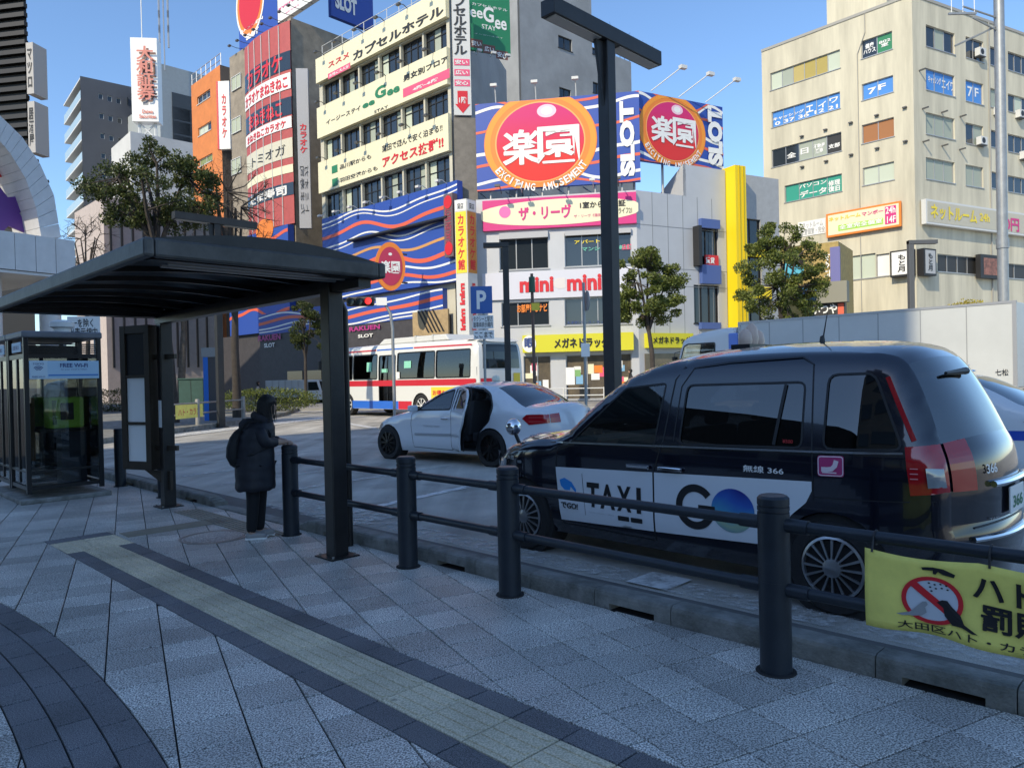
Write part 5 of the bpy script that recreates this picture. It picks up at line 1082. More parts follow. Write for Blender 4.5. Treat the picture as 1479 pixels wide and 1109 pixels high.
for z0, z1, x1, y1 in ((12.3, 12.5, -1.35, -.4), (11.9, 12.2, -1.0, -.3), (12.1, 11.4, -1.5, -.2)): MB().tube([(0, 0, z0), (x1, y1, z1)], .03, 6).build('bracket', galv, t, True)
MB().box(-1.75, -.9, -.34, -.28, 12.30, 12.36).build('cross_arm', galv, t)
for k in range(3): MB().tube([(-1.65+.35*k, -.3, 12.3), (-1.65+.35*k, -.3, 12.9)], .012, 6).build('insulator', PRINTW, t)
# island at the left
isl = [ground(x, y) for x, y in ((120, 645), (251, 626), (345, 613), (410, 601), (440, 590), (430, 578), (300, 576), (60, 582), (40, 620))]
mb = MB(); mb.prism([Vector((p.x, p.y, -.02)) for p in isl], (0, 0, .17)); struct(mb.build('traffic_island', kerb_m))
P0_, P1_ = ground(200, 632), ground(352, 611)
t = thing('island_railing', 'pale pipe railing along the far traffic island edge', 'railing', P0_, world=True)
grp = mat('rail_pale', (.30, .29, .27), .6, .2, var=.2)
for k in range(5):
    q = P0_.lerp(P1_, k/4); MB().lathe([(.075, .1), (.075, 1.0), (.06, 1.03), (0, 1.03)], 14, (q.x, q.y, 0)).build('post', grp, t, True)
for zz in (.9, .55): MB().cyl(P0_+Vector((0, 0, zz)), P1_+Vector((0, 0, zz)), .03, n=8).build('rail', grp, t, True)
q0, q1 = P0_.lerp(P1_, .30), P0_.lerp(P1_, .55); of = Vector((0.03, -.08, 0))
mb = MB(); mb.prism([q0+of+Vector((0, 0, .42)), q1+of+Vector((0, 0, .42)), q1+of+Vector((0, 0, .86)), q0+of+Vector((0, 0, .88))], (0, .015, 0)); o = mb.build('small_banner', ban_m); tag(o, 'small yellow banner tied to the far island railing', 'banner'); letters(o, 'ハト・カラス', lambda a, b_: tuple(q0.lerp(q1, .1+.8*a)+of+Vector((0, -.012, .52+.22*b_))), PRINTR, .01)
P = ground(303, 613); t = thing('blue_post', 'narrow blue and white route post on the traffic island', 'sign', P); MB().box(-.16, .02, -.1, .1, .1, 2.7).build('panel', mat('post_blue', (.02, .16, .6), .4), t, bev=.01); MB().box(.02, .5, -.08, .08, .1, 2.55).build('board', mat('board_dark', (.07, .07, .075), .5), t); MB().box(-.2, .54, -.12, .12, 2.55, 2.9).build('header', mat('board_grey', (.25, .27, .28), .5), t)
P = ground(281, 604); t = thing('control_cabinet', 'dark green utility cabinet on the traffic island', 'cabinet', P); MB().box(-.55, .55, -.3, .3, .15, 1.75).build('body', mat('cab_green', (.03, .08, .065), .5, var=.2), t, bev=.02); MB().box(-.6, .6, -.34, .34, 1.75, 1.81).build('top', MATS['cab_green'], t); MB().box(-.01, .01, -.306, -.3, .2, 1.7).build('door_seam', trim_k, t)
P = at(122, 560, 13.5).xy.to_3d(); t = thing('guide_sign', 'white square guide sign with black lettering behind the booth roofs', 'sign', P, R(8)); MB().cyl((.2, .05, 0), (.2, .05, 2.5), .04, n=10).build('pole', galv, t, True)
MB().box(-.25, .30, -.03, .0, 2.42, 2.82).build('plate', PRINTW, t); letters(t, '一を除く\n出表示線内', lambda a, b_: (-.22+.48*a, -.035, 2.46+.32*b_), PRINTK, .012)
P = at(92, 560, 12.8).xy.to_3d(); t = thing('white_beacon', 'white rounded cylinder showing above the booth roof', 'beacon', P); MB().cyl((0, 0, 0), (0, 0, 2.35), .06, n=10).build('pole', galv, t, True); mb = MB(); mb.lathe([(.13, 2.35), (.13, 2.55), (.19, 2.58), (.19, 2.66), (.1, 2.7), (0, 2.7)], 20); mb.build('head', fr_wh, t, True)
# guard rail on the far pavement before the shops
fp = [at(640, 560, 37.5), at(1120, 560, 35.0)]; fp = [Vector((p.x, p.y, 0)) for p in fp]
d_ = (fp[1]-fp[0]).normalized(); nn_ = Vector((-d_.y, d_.x, 0))
mb = MB(); mb.prism([fp[0]+nn_*.4-d_*20, fp[1]+nn_*.4+d_*25, fp[1]+nn_*14+d_*25, fp[0]+nn_*14-d_*20], (0, 0, .14)); struct(mb.build('far_pavement', mat('far_paving', (.27, .26, .25), .85, var=.2, scale=1.5)))
t = thing('far_guard_rail', 'thin white guard rail along the far pavement below the yellow shop sign', 'railing', fp[0], world=True)
for k in range(9): q = fp[0].lerp(fp[1], k/8)+nn_*.7; MB().cyl(q+Vector((0, 0, .14)), q+Vector((0, 0, .95)), .04, n=8).build('post', fr_wh, t, True)
for zz in (.55, .9): MB().cyl(fp[0]+nn_*.7+Vector((0, 0, zz)), fp[1]+nn_*.7+Vector((0, 0, zz)), .03, n=8).build('rail', fr_wh, t, True)
# ================================================================== BUILDINGS
z1 = lambda x, y: (x*.32454, y*.32454); z2 = lambda x, y: (320+x*.25693, y*.25693); z3 = lambda x, y: (640+x*.2975, y*.2975); z4 = lambda x, y: (1039+x*.2975, y*.2975)
z5 = lambda x, y: (640+x*.2975, 230+y*.2975); z6 = lambda x, y: (1039+x*.2975, 230+y*.2975); z7 = lambda x, y: (320+x*.2975, 230+y*.2975); z8 = lambda x, y: (x*.32454, 330+y*.32454)
def dirR(deg): return (math.sin(R(deg)), math.cos(R(deg)))
def col(nm, c, r=.5): return mat(nm, c, r)
p_cream = col('board_cream', (.78, .72, .50)); p_green = col('print_green', (.02, .20, .09)); p_mag = col('print_magenta', (.62, .03, .20)); p_blue = col('print_royal', (.025, .075, .36)); p_orange = col('print_orange', (.78, .22, .03)); p_yel = col('print_yellow', (.80, .62, .04)); p_dk = col('print_charcoal', (.03, .03, .03)); p_bl2 = col('window_blue', (.06, .24, .62)); p_teal = col('print_teal', (.03, .30, .22)); p_pink = col('print_pink', (.75, .10, .20))
curt = col('curtain', (.34, .38, .32), .8); curt2 = col('curtain_pale', (.50, .55, .45), .8); blind_y = col('blind_ochre', (.40, .32, .10), .8); wood = col('pane_brown', (.34, .14, .05), .6)
W_ = PRINTW
steelp = mat('bracket_steel', (.10, .10, .10), .5, .4)
def bld(name, label, P): return thing(name, label, 'building', Vector((P.x, P.y, 0)), world=True)
def mk(P, *d): return [Face((P.x, P.y), q) for q in d]
def slab(par, nm, F, a0, a1, z0, z1, o0, o1, m): b = MB(); F.box(b, a0, a1, z0, z1, o0, o1); return b.build(nm, m, par)
def board(par, F, p, q, out, m, nm='sign_board', th=.18): a0, a1, zz0, zz1 = F.rect(p, q, out); return slab(par, nm, F, a0, a1, zz0, zz1, out-th, out, m)
def bodybox(par, F, a1, z1, depth, m, nm='rear_wall', o=-.25, a0=0, z0=0): return slab(par, nm, F, a0, a1, z0, z1, o-depth, o, m)
def windows(par, F, specs, fm=fr_al, gm=g_win, o=0., sill=True):
    """specs: (lower-left px, upper-right px, panes, pane materials)"""
    H = []
    for p, q, n, pm in specs:
        h = F.rect(p, q, o); H.append(h); window(par, F, h, n, fm, gm, pm, o=o, sill=sill)
    return H
def spot_arm(par, F, a, z, o0, ln=1.0, m=steelp, up=.15):
    b = MB(); b.tube([F.pt(a, z, o0), F.pt(a, z+up, o0+ln*.5), F.pt(a, z+up*.6, o0+ln)], .025, 6); b.obox(F.pt(a, z+up*.6-.05, o0+ln), F.d*.14, F.n*.09, Vector((0, 0, .06))); return b.build('spot_lamp', m, par)
# ---- cream office block at the right
P = at(1322, 300, 56); FL, FR = mk(P, dirL(41.4), dirR(62))
ob = bld('office_building', 'cream concrete office block with coloured window posters at the right', P)
cream = mat('cream_render', (.60, .555, .43), .85, var=.24, scale=.8, bump=.2, bscale=6, stretch=(1, 1, .12))
aL = FL.st(1103, 250)[0]; zt = FL.st(*z4(400, 182))[1]; aR = 34
sp = [(z4(248, 442), z4(585, 240), 6, [curt2, blind_y, blind_y, col('blind_tan', (.45, .36, .13)), curt, curt2][:6]), (z4(255, 622), z4(585, 445), 6, [p_bl2]), (z4(255, 815), z4(592, 640), 5, [p_dk, curt, curt, g_win, g_win]), (z4(318, 985), z4(594, 842), 4, [p_teal]),
      (z4(690, 288), z4(838, 150), 2, [p_green, g_win]), (z4(693, 490), z4(843, 365), 2, [p_bl2]), (z4(693, 700), z4(847, 568), 2, [wood]), (z4(697, 903), z4(848, 783), 2, [curt2]), (z6(615, 590), z6(758, 455), 2, [curt2]), (z6(762, 572), z6(826, 455), 1, [PRINTW])]
HL = windows(ob, FL, sp, fr_al)
spR = []
for k, (y0, y1) in enumerate(((225, 165), (435, 370), (650, 578), (868, 790))): spR.append((z4(1004, y0), z4(1142, y1), 3, [[g_win, curt, g_win], [p_bl2], [curt], [curt]][k]))
for k, (y0, y1) in enumerate(((280, 205), (490, 410), (695, 615), (900, 815))): spR.append((z4(1197, y0), z4(1281, y1), 2, [[g_win], [p_bl2], [g_win, curt], [curt]][k]))
for k, (y0, y1) in enumerate(((315, 240), (518, 440), (712, 640), (912, 840))): spR.append((z4(1316, y0), z4(1361, y1), 1, [[g_win], [curt], [g_win], [g_win]][k]))
for k, (y0, y1) in enumerate(((340, 285), (540, 485), (735, 675), (930, 872))): spR.append((z4(1402, y0), z4(1510, y1), 3, [[g_win], [g_win, curt2, g_win], [g_win], [g_win]][k]))
spR.append((z6(1060, 545), z6(1260, 478), 4, [p_dk])); spR.append((z6(1375, 575), z6(1560, 520), 3, [p_dk]))
HR = windows(ob, FR, spR, fr_al)
b = MB(); wall(b, FL, 0, aL, 0, zt, HL); b.build('wall', cream, ob); b = MB(); wall(b, FR, 0, aR, 0, zt, HR); b.build('wall', cream, ob)
b = MB(); b.prism([FL.pt(.3, .1, -.3), FL.pt(aL-.05, .1, -.3), FL.pt(aL-.05, .1, -.3)+FR.d*(aR-.4), FR.pt(aR-.05, .1, -.3)], (0, 0, zt-.15)); b.build('core', cream, ob)
for F, a in ((FL, aL), (FR, aR)): slab(ob, 'coping', F, -.05 if F is FL else .06, a, zt, zt+.22, -.3, .06, mat('coping_grey', (.34, .33, .30), .8))
b = MB(); q = FL.st(*z4(425, 120)); F2 = Face(FL.pt(2.2, 0, -4).xy, FL.d); b.obox(FL.pt(aL*.45, zt+2.0, -5.5), FL.d*(aL*.20), FL.n*2.2, Vector((0, 0, 2.3))); b.build('roof_house', cream, ob)
for (x, y) in ((403, 664), (517, 632), (405, 812), (521, 784), (640, 598), (766, 562), (642, 753), (768, 722), (902, 524), (905, 688)):
    a, zz = FL.st(*z4(x, y)); slab(ob, 'wall_bracket', FL, a-.15, a+.15, zz-.05, zz+.05, 0, .22, steelp)
for (x, y) in ((970, 345), (985, 530), (1078, 548), (1168, 568), (988, 690), (1080, 710), (1165, 728)):
    a, zz = FR.st(*z4(x, y)); slab(ob, 'wall_bracket', FR, a-.05, a+.05, zz-.05, zz+.05, 0, .5, steelp)
def stx(F, body, p, q, m, out, bold=.012, par=ob, **k): return sign_text(par, F, body, p, q, m, out, bold, **k)
for body, p, q in (('エ', z4(422, 550), z4(455, 508)), ('イ', z4(480, 530), z4(518, 490)), ('ワ', z4(535, 505), z4(575, 468)), ('キャッシング', z4(262, 590), z4(410, 530)), ('0 37 36 12 21', z4(270, 612), z4(575, 505)),
                   ('全', z4(328, 772), z4(372, 735)), ('日', z4(395, 752), z4(432, 715)), ('不動産\n蒲南', z4(458, 750), z4(512, 690)), ('支部', z4(530, 725), z4(585, 690)), ('パソコン', z4(388, 918), z4(520, 870)), ('データ', z4(392, 962), z4(520, 905)), ('修理\n復旧', z4(530, 935), z4(586, 868)),
                   ('健康\nハウス', z4(700, 268), z4(758, 200)), ('7', z4(722, 462), z4(762, 420)), ('F', z4(772, 440), z4(808, 402)), ('802\n室', z4(775, 235), z4(830, 185))): stx(FL, body, p, q, W_, -.14, .025)
for body, p, q in (('エイワ', z4(1080, 430), z4(1138, 400)), ('7', z4(1205, 468), z4(1228, 425)), ('F', z4(1240, 470), z4(1258, 432)), ('キャッシング', z4(1014, 400), z4(1075, 382))): stx(FR, body, p, q, W_, -.14, .02)
sb_ = board(ob, FL, z6(520, 382), z6(880, 202), .35, p_orange, 'room_sign'); F = FL
a0, a1, q0, q1 = FL.rect(z6(520, 382), z6(880, 202), .36)
slab(ob, 'sign_face', FL, a0+.15, a1-.15, q0+.15, q1-.15, .352, .365, p_cream)
stx(FL, 'ネットルーム', z6(532, 305), z6(685, 258), p_yel, .385, .05); stx(FL, 'ネットルーム', z6(532, 305), z6(685, 258), PRINTK, .38, .075); stx(FL, 'マンボー', z6(692, 278), z6(795, 240), p_mag, .38, .03)
slab(ob, 'sign_strip', FL, *FL.rect(z6(578, 350), z6(795, 285), .36), .366, .372, col('lime', (.35, .65, .05))); stx(FL, '全室完全個室', z6(582, 343), z6(790, 286), W_, .385, .03)
slab(ob, 'sign_strip', FL, *FL.rect(z6(805, 318), z6(858, 222), .36), .366, .372, p_mag); stx(FL, '24h\n14F', z6(808, 312), z6(855, 225), W_, .385, .02)
stx(FL, 'ネットルーム\n全室個室・完全', z6(395, 372), z6(512, 292), greyb, .06, .01); slab(ob, 'white_sign', FL, *FL.rect(z6(385, 380), z6(516, 285)), 0, .05, W_)
a0, a1, q0, q1 = FR.rect(z6(1005, 312), z6(1600, 285), .5); zt_, zb_ = FR.st(*z6(1005, 192), .5)[1], FR.st(*z6(1005, 312), .5)[1]
slab(ob, 'room_sign', FR, a0, a1, zb_, zt_, .12, .5, fr_wh); slab(ob, 'sign_face', FR, a0+.15, a1-.1, zb_+.15, zt_-.15, .502, .512, mat('sign_ivory', (.50, .46, .36), .5))
for m_, o_, bd in ((PRINTK, .53, .08), (p_yel, .54, .04)): stx(FR, 'ネットルーム', z6(1028, 285), z6(1250, 250), m_, o_, bd)
stx(FR, '100円', z6(1350, 340), z6(1455, 292), p_mag, .54, .03); stx(FR, '24h', z6(1265, 300), z6(1312, 268), p_yel, .54, .03)
for F, p, q, t0, t1 in ((FL, z6(830, 575), z6(948, 432), z6(866, 548), z6(886, 448)), (FR, z6(962, 560), z6(1052, 432), z6(992, 545), z6(1010, 448))):
    a0, a1, q0, q1 = F.rect(p, q, .6)
    if F is FR: q0, q1 = FR.st(*z6(962, 560), .6)[1], FR.st(*z6(962, 428), .6)[1]; a0 = max(a0, -.1)
    slab(ob, 'lantern_sign', F, max(a0, .02) if F is FL else .02, a1, q0, q1, .05, .6, fr_dk); slab(ob, 'lantern_face', F, max(a0, .1)+.1, a1-.12, q0+.15, q1-.12, .602, .612, W_ if F is FL else col('sign_dim', (.42, .42, .42)))
    am = (max(a0, 0)+a1)/2; letters(ob, 'も\nと\n月', lambda x, y, F=F, am=am, q0=q0, q1=q1: F.pt(am+(x-.5)*.55*(1 if F.d.x > 0 else -1), q0+.35+(q1-q0-.7)*y, .63), PRINTK, .02)
slab(ob, 'photo_sign', FR, *FR.rect(z6(1270, 575), z6(1368, 470), .5), .1, .5, fr_dk); slab(ob, 'photo_face', FR, *FR.rect(z6(1285, 560), z6(1360, 485), .5), .502, .51, mat('food_photo', (.30, .12, .08), .5, var=.6, scale=3))
slab(ob, 'lower_fascia', FL, .1, aL*.8, 4.0, 4.25, 0, .12, mat('fascia_grey', (.4, .39, .36), .7)); slab(ob, 'lower_fascia', FR, .15, aR, 4.0, 4.25, 0, .12, MATS['fascia_grey'])
for k in range(3): slab(ob, 'shop_sign', FL, .8+k*3.2, 3.4+k*3.2, 2.6, 3.8, .02, .2, (W_, p_dk, W_)[k])
slab(ob, 'shop_sign', FR, .6, 4.0, 2.4, 3.8, .02, .2, W_); letters(ob, '地酒 海鮮 居酒屋', lambda x, y: FR.pt(.8+3*x, 2.7+.8*y, .22), PRINTK, .02)
for (x, y) in ((1262, 690), (1345, 545), (1255, 262), (1450, 560), (1470, 760)):
    a, zz = FR.st(*z4(x, y)); ac_ = slab(ob, 'cooling_unit', FR, a-.45, a+.4, zz-.3, zz+.32, .02, .42, fr_wh); b = MB(); c_ = FR.pt(a-.1, zz, .425)
    b.add([c_+FR.d*(.24*math.cos(t))+Vector((0, 0, .24*math.sin(t))) for t in [k*math.pi/8 for k in range(16)]], [tuple(range(16))]); b.build('fan_grille', fr_dk, ac_); slab(ob, 'unit_bracket', FR, a-.45, a+.4, zz-.38, zz-.31, .0, .42, steelp)
b = MB(); b.tube([FL.pt(aL*.33, 5.2, .06), FL.pt(aL*.33, zt-3, .06), FL.pt(aL*.28, zt-1.5, .06), FL.pt(aL*.28, zt, .06)], .035, 5); b.build('cable_duct', MATS['coping_grey'], ob)
# drain pipe and cable on the corner face
b = MB(); a, _ = FR.st(*z4(1305, 300)); b.tube([FR.pt(a, 5, .08), FR.pt(a, zt, .08)], .05, 6); b.build('drain_pipe', mat('pipe_grey', (.3, .29, .27), .6), ob)
# ---- capsule hotel
P = at(655, 300, 41.5); FH, FS_ = mk(P, dirL(47), dirR(14))
ho = bld('capsule_hotel', 'cream fronted capsule hotel with long sign bands between window rows', P)
aH = FH.st(463, 200)[0]; zH = FH.st(*z2(555, 340))[1]
gr_wall = mat('grey_render', (.30, .31, .32), .85, var=.18, scale=.4, bump=.15, bscale=5); dkwall = mat('recess_dark', (.055, .055, .06), .7); cream2 = mat('hotel_cream', (.55, .52, .42), .8, var=.12, scale=.6)
def zrow(y, x=1285): return FH.st(*z2(x, y))[1]
b1 = (zrow(100), zH); b2 = (zrow(480), zrow(272)); b3 = (zrow(850, 1303), zrow(640, 1300))
rows_ = [(b2[1]+.1, b1[0]-.1), (b3[1]+.1, b2[0]-.1), (b3[0]-2.3, b3[0]-.1)]
HH = []
for r_, (y0, y1) in enumerate(rows_):
    for k in range(6):
        a0 = .25+(aH-.5)*k/6; a1 = .25+(aH-.5)*(k+1)/6-.14; h = (a0, a1, y0, y1); HH.append(h)
        window(ho, FH, h, 3, fr_dk, g_win, [[g_win, curt, g_win], [g_win], [g_win, g_win, curt2], [curt, g_win, g_win]][(k+r_) % 4], transom=(.68 if k < 4 else 0), depth=.25, sill=False)
b = MB(); wall(b, FH, 0, aH, 0, zH, HH, depth=.3); b.build('wall', cream2, ho)
b = MB(); wall(b, FS_, 0, 13, 0, zH+.6, []); b.build('side_wall', gr_wall, ho)
b = MB(); b.prism([FH.pt(.3, .1, -.35), FH.pt(aH-.1, .1, -.35), FH.pt(aH-.1, .1, -.35)+FS_.d*12, FS_.pt(12.9, .1, -.2)], (0, 0, zH-.2)); b.build('core', gr_wall, ho)
for (y0, y1), nm in ((b1, 'top_band'), (b2, 'middle_band'), (b3, 'lower_band')): slab(ho, nm, FH, -.02, aH-.05, y0, y1, .02, .28, p_cream)
def hx(F, body, p, q, m, bold=.012, o=.30, par=ho): return sign_text(par, F, body, p, q, m, o, bold)
hx(FH, 'カプセルホテル', z2(740, 345), z2(1245, 22), p_dk, .035); slab(ho, 'red_tag', FH, *FH.rect(z2(598, 447), z2(722, 352), .3), .282, .295, p_pink); hx(FH, '女性に大人気', z2(605, 438), z2(716, 362), W_, .02); hx(FH, 'ススメ', z2(600, 385), z2(715, 292), PRINTR, .02)
hx(FH, 'イージーステイ', z2(588, 705), z2(780, 592), p_dk, .012); hx(FH, 'ee', z2(792, 615), z2(860, 558), p_green, .03); hx(FH, 'G', z2(862, 565), z2(922, 470), p_green, .04); hx(FH, 'ee', z2(930, 545), z2(1000, 478), p_green, .03); hx(FH, 'STAY', z2(858, 640), z2(935, 590), p_dk, .01)
hx(FH, '男女別フロア', z2(1022, 462), z2(1272, 310), p_dk, .02); slab(ho, 'red_tag', FH, *FH.rect(z2(1020, 550), z2(1280, 385), .3), .282, .295, p_pink); hx(FH, '4階~6階', z2(1075, 515), z2(1215, 435), W_, .03, .305)
hx(FH, '品川駅からも', z2(665, 955), z2(840, 865), p_dk, .012); hx(FH, '羽田空港からも', z2(665, 1028), z2(876, 930), p_dk, .012); hx(FH, '蒲田で遊んで安く泊まる!!', z2(902, 860), z2(1240, 695), p_dk, .012); hx(FH, 'アクセス抜群!!', z2(905, 945), z2(1245, 765), PRINTR, .04)
for p, q in ((z2(620, 978), z2(650, 925)), (z2(622, 1052), z2(652, 998))): slab(ho, 'green_tag', FH, *FH.rect(p, q, .3), .282, .3, p_green)
for r_, bz in enumerate((b1[1], b2[1], b3[1])):
    for k in range(6): spot_arm(ho, FH, aH*(k+.5)/6, bz-.05, .2, .75)
b = MB()
for k in range(12): a = aH*k/11; b.cyl(FH.pt(a, zH, -.3), FH.pt(a, zH+1.1, -.3), .025, n=5)
for zz in (.55, 1.1): b.cyl(FH.pt(0, zH+zz, -.3), FH.pt(aH, zH+zz, -.3), .02, n=5)
b.build('roof_railing', fr_wh, ho)
# vertical corner sign
FV = Face(FH.pt(-.15, 0, .1).xy, (1, .12)); zc0, zc1 = FV.st(*z2(1340, 655))[1], FV.st(*z2(1340, -90))[1]; wv = FV.st(679, 80)[0]
slab(ho, 'vertical_sign', FV, .12, wv, zc0, zc1, -.2, .2, fr_wh); letters(ho, 'カ\nプ\nセ\nル\nホ\nテ\nル', lambda x, y: FV.pt(.2+(wv-.36)*x, FV.st(*z2(1340, 318))[1]+(zc1-.3-FV.st(*z2(1340, 318))[1])*y, .22), p_dk, .03, line=.9)
for k, tx_ in enumerate(('安い', '広い', '安心')):
    q0 = FV.st(*z2(1340, 378+58*k))[1]; slab(ho, 'red_tag', FV, .18, wv-.06, q0, q0+.36, .2, .215, p_pink); letters(ho, tx_, lambda x, y, q0=q0: FV.pt(.24+(wv-.4)*x, q0+.06+.24*y, .225), W_, .02)
q1 = FV.st(*z2(1340, 520))[1]; q0 = FV.st(*z2(1340, 645))[1]; am = (.12+wv)/2; b = MB(); b.prism([FV.pt(am-.28, q1, .2), FV.pt(am+.28, q1, .2), FV.pt(am+.28, q0+.5, .2), FV.pt(am+.42, q0+.5, .2), FV.pt(am, q0, .2), FV.pt(am-.42, q0+.5, .2), FV.pt(am-.28, q0+.5, .2)], FV.n*.015); b.build('red_arrow', PRINTR, ho); letters(ho, '1階', lambda x, y: FV.pt(am-.2+.4*x, q0+.55+.35*y, .225), W_, .02)
slab(ho, 'corner_pier', FV, .1, wv+.25, 0, zc0-.1, -.4, .1, mat('pier_brown', (.20, .18, .155), .8, var=.2))
# green sign on the side wall
FG = Face(at(672, 50, 42.9).xy, dirR(66)); a0, a1, q0, q1 = 0, FG.st(*z3(325, 200))[0], FG.st(*z3(118, 240))[1], FG.st(*z3(110, -60))[1]
slab(ho, 'green_sign', FG, a0, a1, q0, q1, -.15, .05, p_green)
for body, p, q, bd in (('カプセルホテル', z3(140, 25), z3(312, 45), .01), ('ee', z3(132, 82), z3(192, 55), .02), ('G', z3(195, 105), z3(245, 40), .03), ('ee', z3(252, 140), z3(308, 105), .02), ('STAY', z3(188, 140), z3(256, 130), .01), ('イージーステイ', z3(152, 165), z3(290, 185), .01)): sign_text(ho, FG, body, p, q, W_, .06, bd)
for k, tx_ in enumerate(('安い', '広い', '安心')):
    c = z3(160+62*k, 215+28*k); a, zz = FG.st(*c); slab(ho, 'brown_tag', FG, a-.38, a+.38, zz-.25, zz+.25, .052, .062, col('tag_brown', (.18, .07, .05))); letters(ho, tx_, lambda x, y, a=a, zz=zz: FG.pt(a-.3+.6*x, zz-.15+.3*y, .075), W_, .02)
for k in range(3): spot_arm(ho, FG, a1*(k+.6)/3.2, q0-.1, 0, .8, fr_wh, -.3)
for (x, y, x1, y1) in ((555, 225, 625, 190), (730, 450, 770, 405)): pass
b = MB(); a_, zz_ = FS_.st(*z3(405, 120)); b.tube([FS_.pt(a_, 3, .08), FS_.pt(a_, zH, .08)], .07, 6); b.build('drain_pipe', MATS['pipe_grey'], ho)
# ---- blue wave front of the arcade under the hotel
FB = Face(FH.pt(-.1, 0, .45).xy, FH.d); aB0, aB1 = FB.st(*z7(1150, 400))[0], FB.st(*z7(490, 400))[0]
ar = bld('arcade_front', 'royal blue arcade front with white and red wave stripes under the hotel', Vector((P.x, P.y, 0))-FH.d*0+FH.n*.5)
zA1 = FB.st(*z7(1120, 108))[1]; zA0 = FB.st(*z7(1150, 590))[1]
slab(ar, 'wave_panel', FB, aB0, aB1, zA0, zA1, -.4, 0, p_blue); slab(ar, 'lower_panel', FB, aB0+1.5, aB1+9, 5.1, zA0-.25, -.5, -.1, p_blue)
def waves(par, F, a0, a1, z0, z1, o, spec):
    for k, (f, amp, ph, wd, mm) in enumerate(spec):
        b = MB(); n = 70; top = []; bot = []
        for i in range(n+1):
            t = i/n; a = a0+(a1-a0)*t; zz = z0+(z1-z0)*f + amp*math.sin(ph+t*7.5)+amp*.4*math.sin(ph*2+t*15)
            lo, hi = max(z0, min(z1, zz-wd/2)), max(z0, min(z1, zz+wd/2)); bot.append(F.pt(a, lo, o)); top.append(F.pt(a, hi, o))
        b.add(bot+top, [(i, i+1, n+2+i, n+1+i) for i in range(n)]); b.build('wave_stripe', mm, par)
vm_ = col('print_vermilion', (.72, .12, .06))
waves(ar, FB, aB0, aB1, zA0, zA1, .012, [(.93, .25, 2.0, .10, W_), (.88, .28, 2.1, .07, W_), (.76, .32, 2.3, .22, vm_), (.64, .3, 2.6, .10, W_), (.59, .3, 2.6, .07, W_), (.46, .25, 3.0, .16, col('print_tan', (.6, .3, .1))), (.33, .3, 3.6, .25, vm_), (.22, .2, 4.0, .12, W_), (.12, .2, 4.2, .2, vm_), (.04, .12, 4.6, .10, W_)])
waves(ar, FB, aB0+1.5, aB1+9, 5.1, zA0-.25, -.09, [(.75, .25, 1.0, .10, W_), (.5, .25, 1.4, .22, vm_), (.25, .25, 1.9, .10, W_), (.12, .2, 2.2, .08, W_)])
ledge = slab(ar, 'ledge', FB, aB0+.4, aB1*.72, FB.st(*z7(870, 345))[1]-.05, FB.st(*z7(870, 345))[1]+.05, .0, .5, fr_dk)
for k in range(8): spot_arm(ar, FB, aB0+(aB1-aB0)*(k+.5)/8, zA1-.05, .0, .7, fr_wh)
ra0, ra1, rz0, rz1 = FB.rect(z7(1128, 470), z7(1078, 175), .4); slab(ar, 'vertical_sign', FB, ra0, ra1, rz0, rz1, .05, .42, mat('sign_maroon', (.14, .10, .11), .5)); letters(ar, 'RAKUEN SLOT', lambda x, y: FB.pt(ra0+.12+(ra1-ra0-.24)*y, rz0+.8+(rz1-rz0-1.6)*(x), .44), col('sign_wine', (.35, .05, .08)), .02)
for zz in (rz0+.45, rz1-.45): b = disc(lambda x, y: FB.pt(x, y, .445), (ra0+ra1)/2, zz, .32, .36); b.build('red_disc', PRINTR, ar)
# round logo sign facing along the street
c = at(*z7(820, 520), 40.6); FC = Face(c.xy, (1, .35)); rx_ = .95; rz_ = 3.6*.5
rz_ = abs(FC.st(*z7(820, 405))[1]-FC.st(*z7(820, 640))[1])/2; rx_ = rz_*.62; cz = c.z
lg = bld('round_logo_sign', 'round orange and red logo disc hanging off the blue arcade front', c); lg['category'] = 'sign'
def ell(F, rx, rz, o0, o1, nm, m, par, cx=0, cz_=None, n=40, hole=0):
    b = MB()
    if o1-o0 > .05:
        b.prism([F.pt(cx+rx*math.cos(2*math.pi*k/n), cz_+rz*math.sin(2*math.pi*k/n), o0) for k in range(n)], F.n*(o1-o0)); return b.build(nm, m, par)
    return disc(lambda x, y: F.pt(x, y, o1), cx, cz_, rx, rz, n, hole).build(nm, m, par)
ell(FC, rx_, rz_, -.2, .0, 'rim_disc', p_orange, lg, 0, cz); ell(FC, rx_*.80, rz_*.80, 0, .012, 'red_disc', col('logo_red', (.45, .03, .08)), lg, 0, cz); ell(FC, rx_*.12, rz_*.06, 0, .02, 'highlight', W_, lg, 0, cz+rz_*.5)
letters(lg, '楽園', lambda x, y: FC.pt(-rx_*.62+rx_*1.24*x, cz-rz_*.28+rz_*.5*y, .025), W_, .04)
def arc_text(par, F, body, cx, cz_, rx, rz, a0, a1, hgt, m, o, bold=.03):
    n = len(body)
    for k, ch in enumerate(body):
        if ch == ' ': continue
        a = R(a0+(a1-a0)*(k+.5)/n); ex = Vector((-math.sin(a)*rx, math.cos(a)*rz)); ex.normalize(); ey = Vector((-ex.y, ex.x)); w_ = hgt*.62*(0.35 if ch == 'I' else 1)
        p0 = Vector((cx+rx*math.cos(a), cz_+rz*math.sin(a))); sgn = 1 if F.d.x > 0 else -1
        def fn(x, y, p0=p0, ex=ex, ey=ey, w_=w_): q = p0+ex*((x-.5)*w_)+ey*((y-.5)*hgt); return F.pt(cx+(q.x-cx)*sgn, q.y, o)
        letters(par, ch, fn, m, bold)
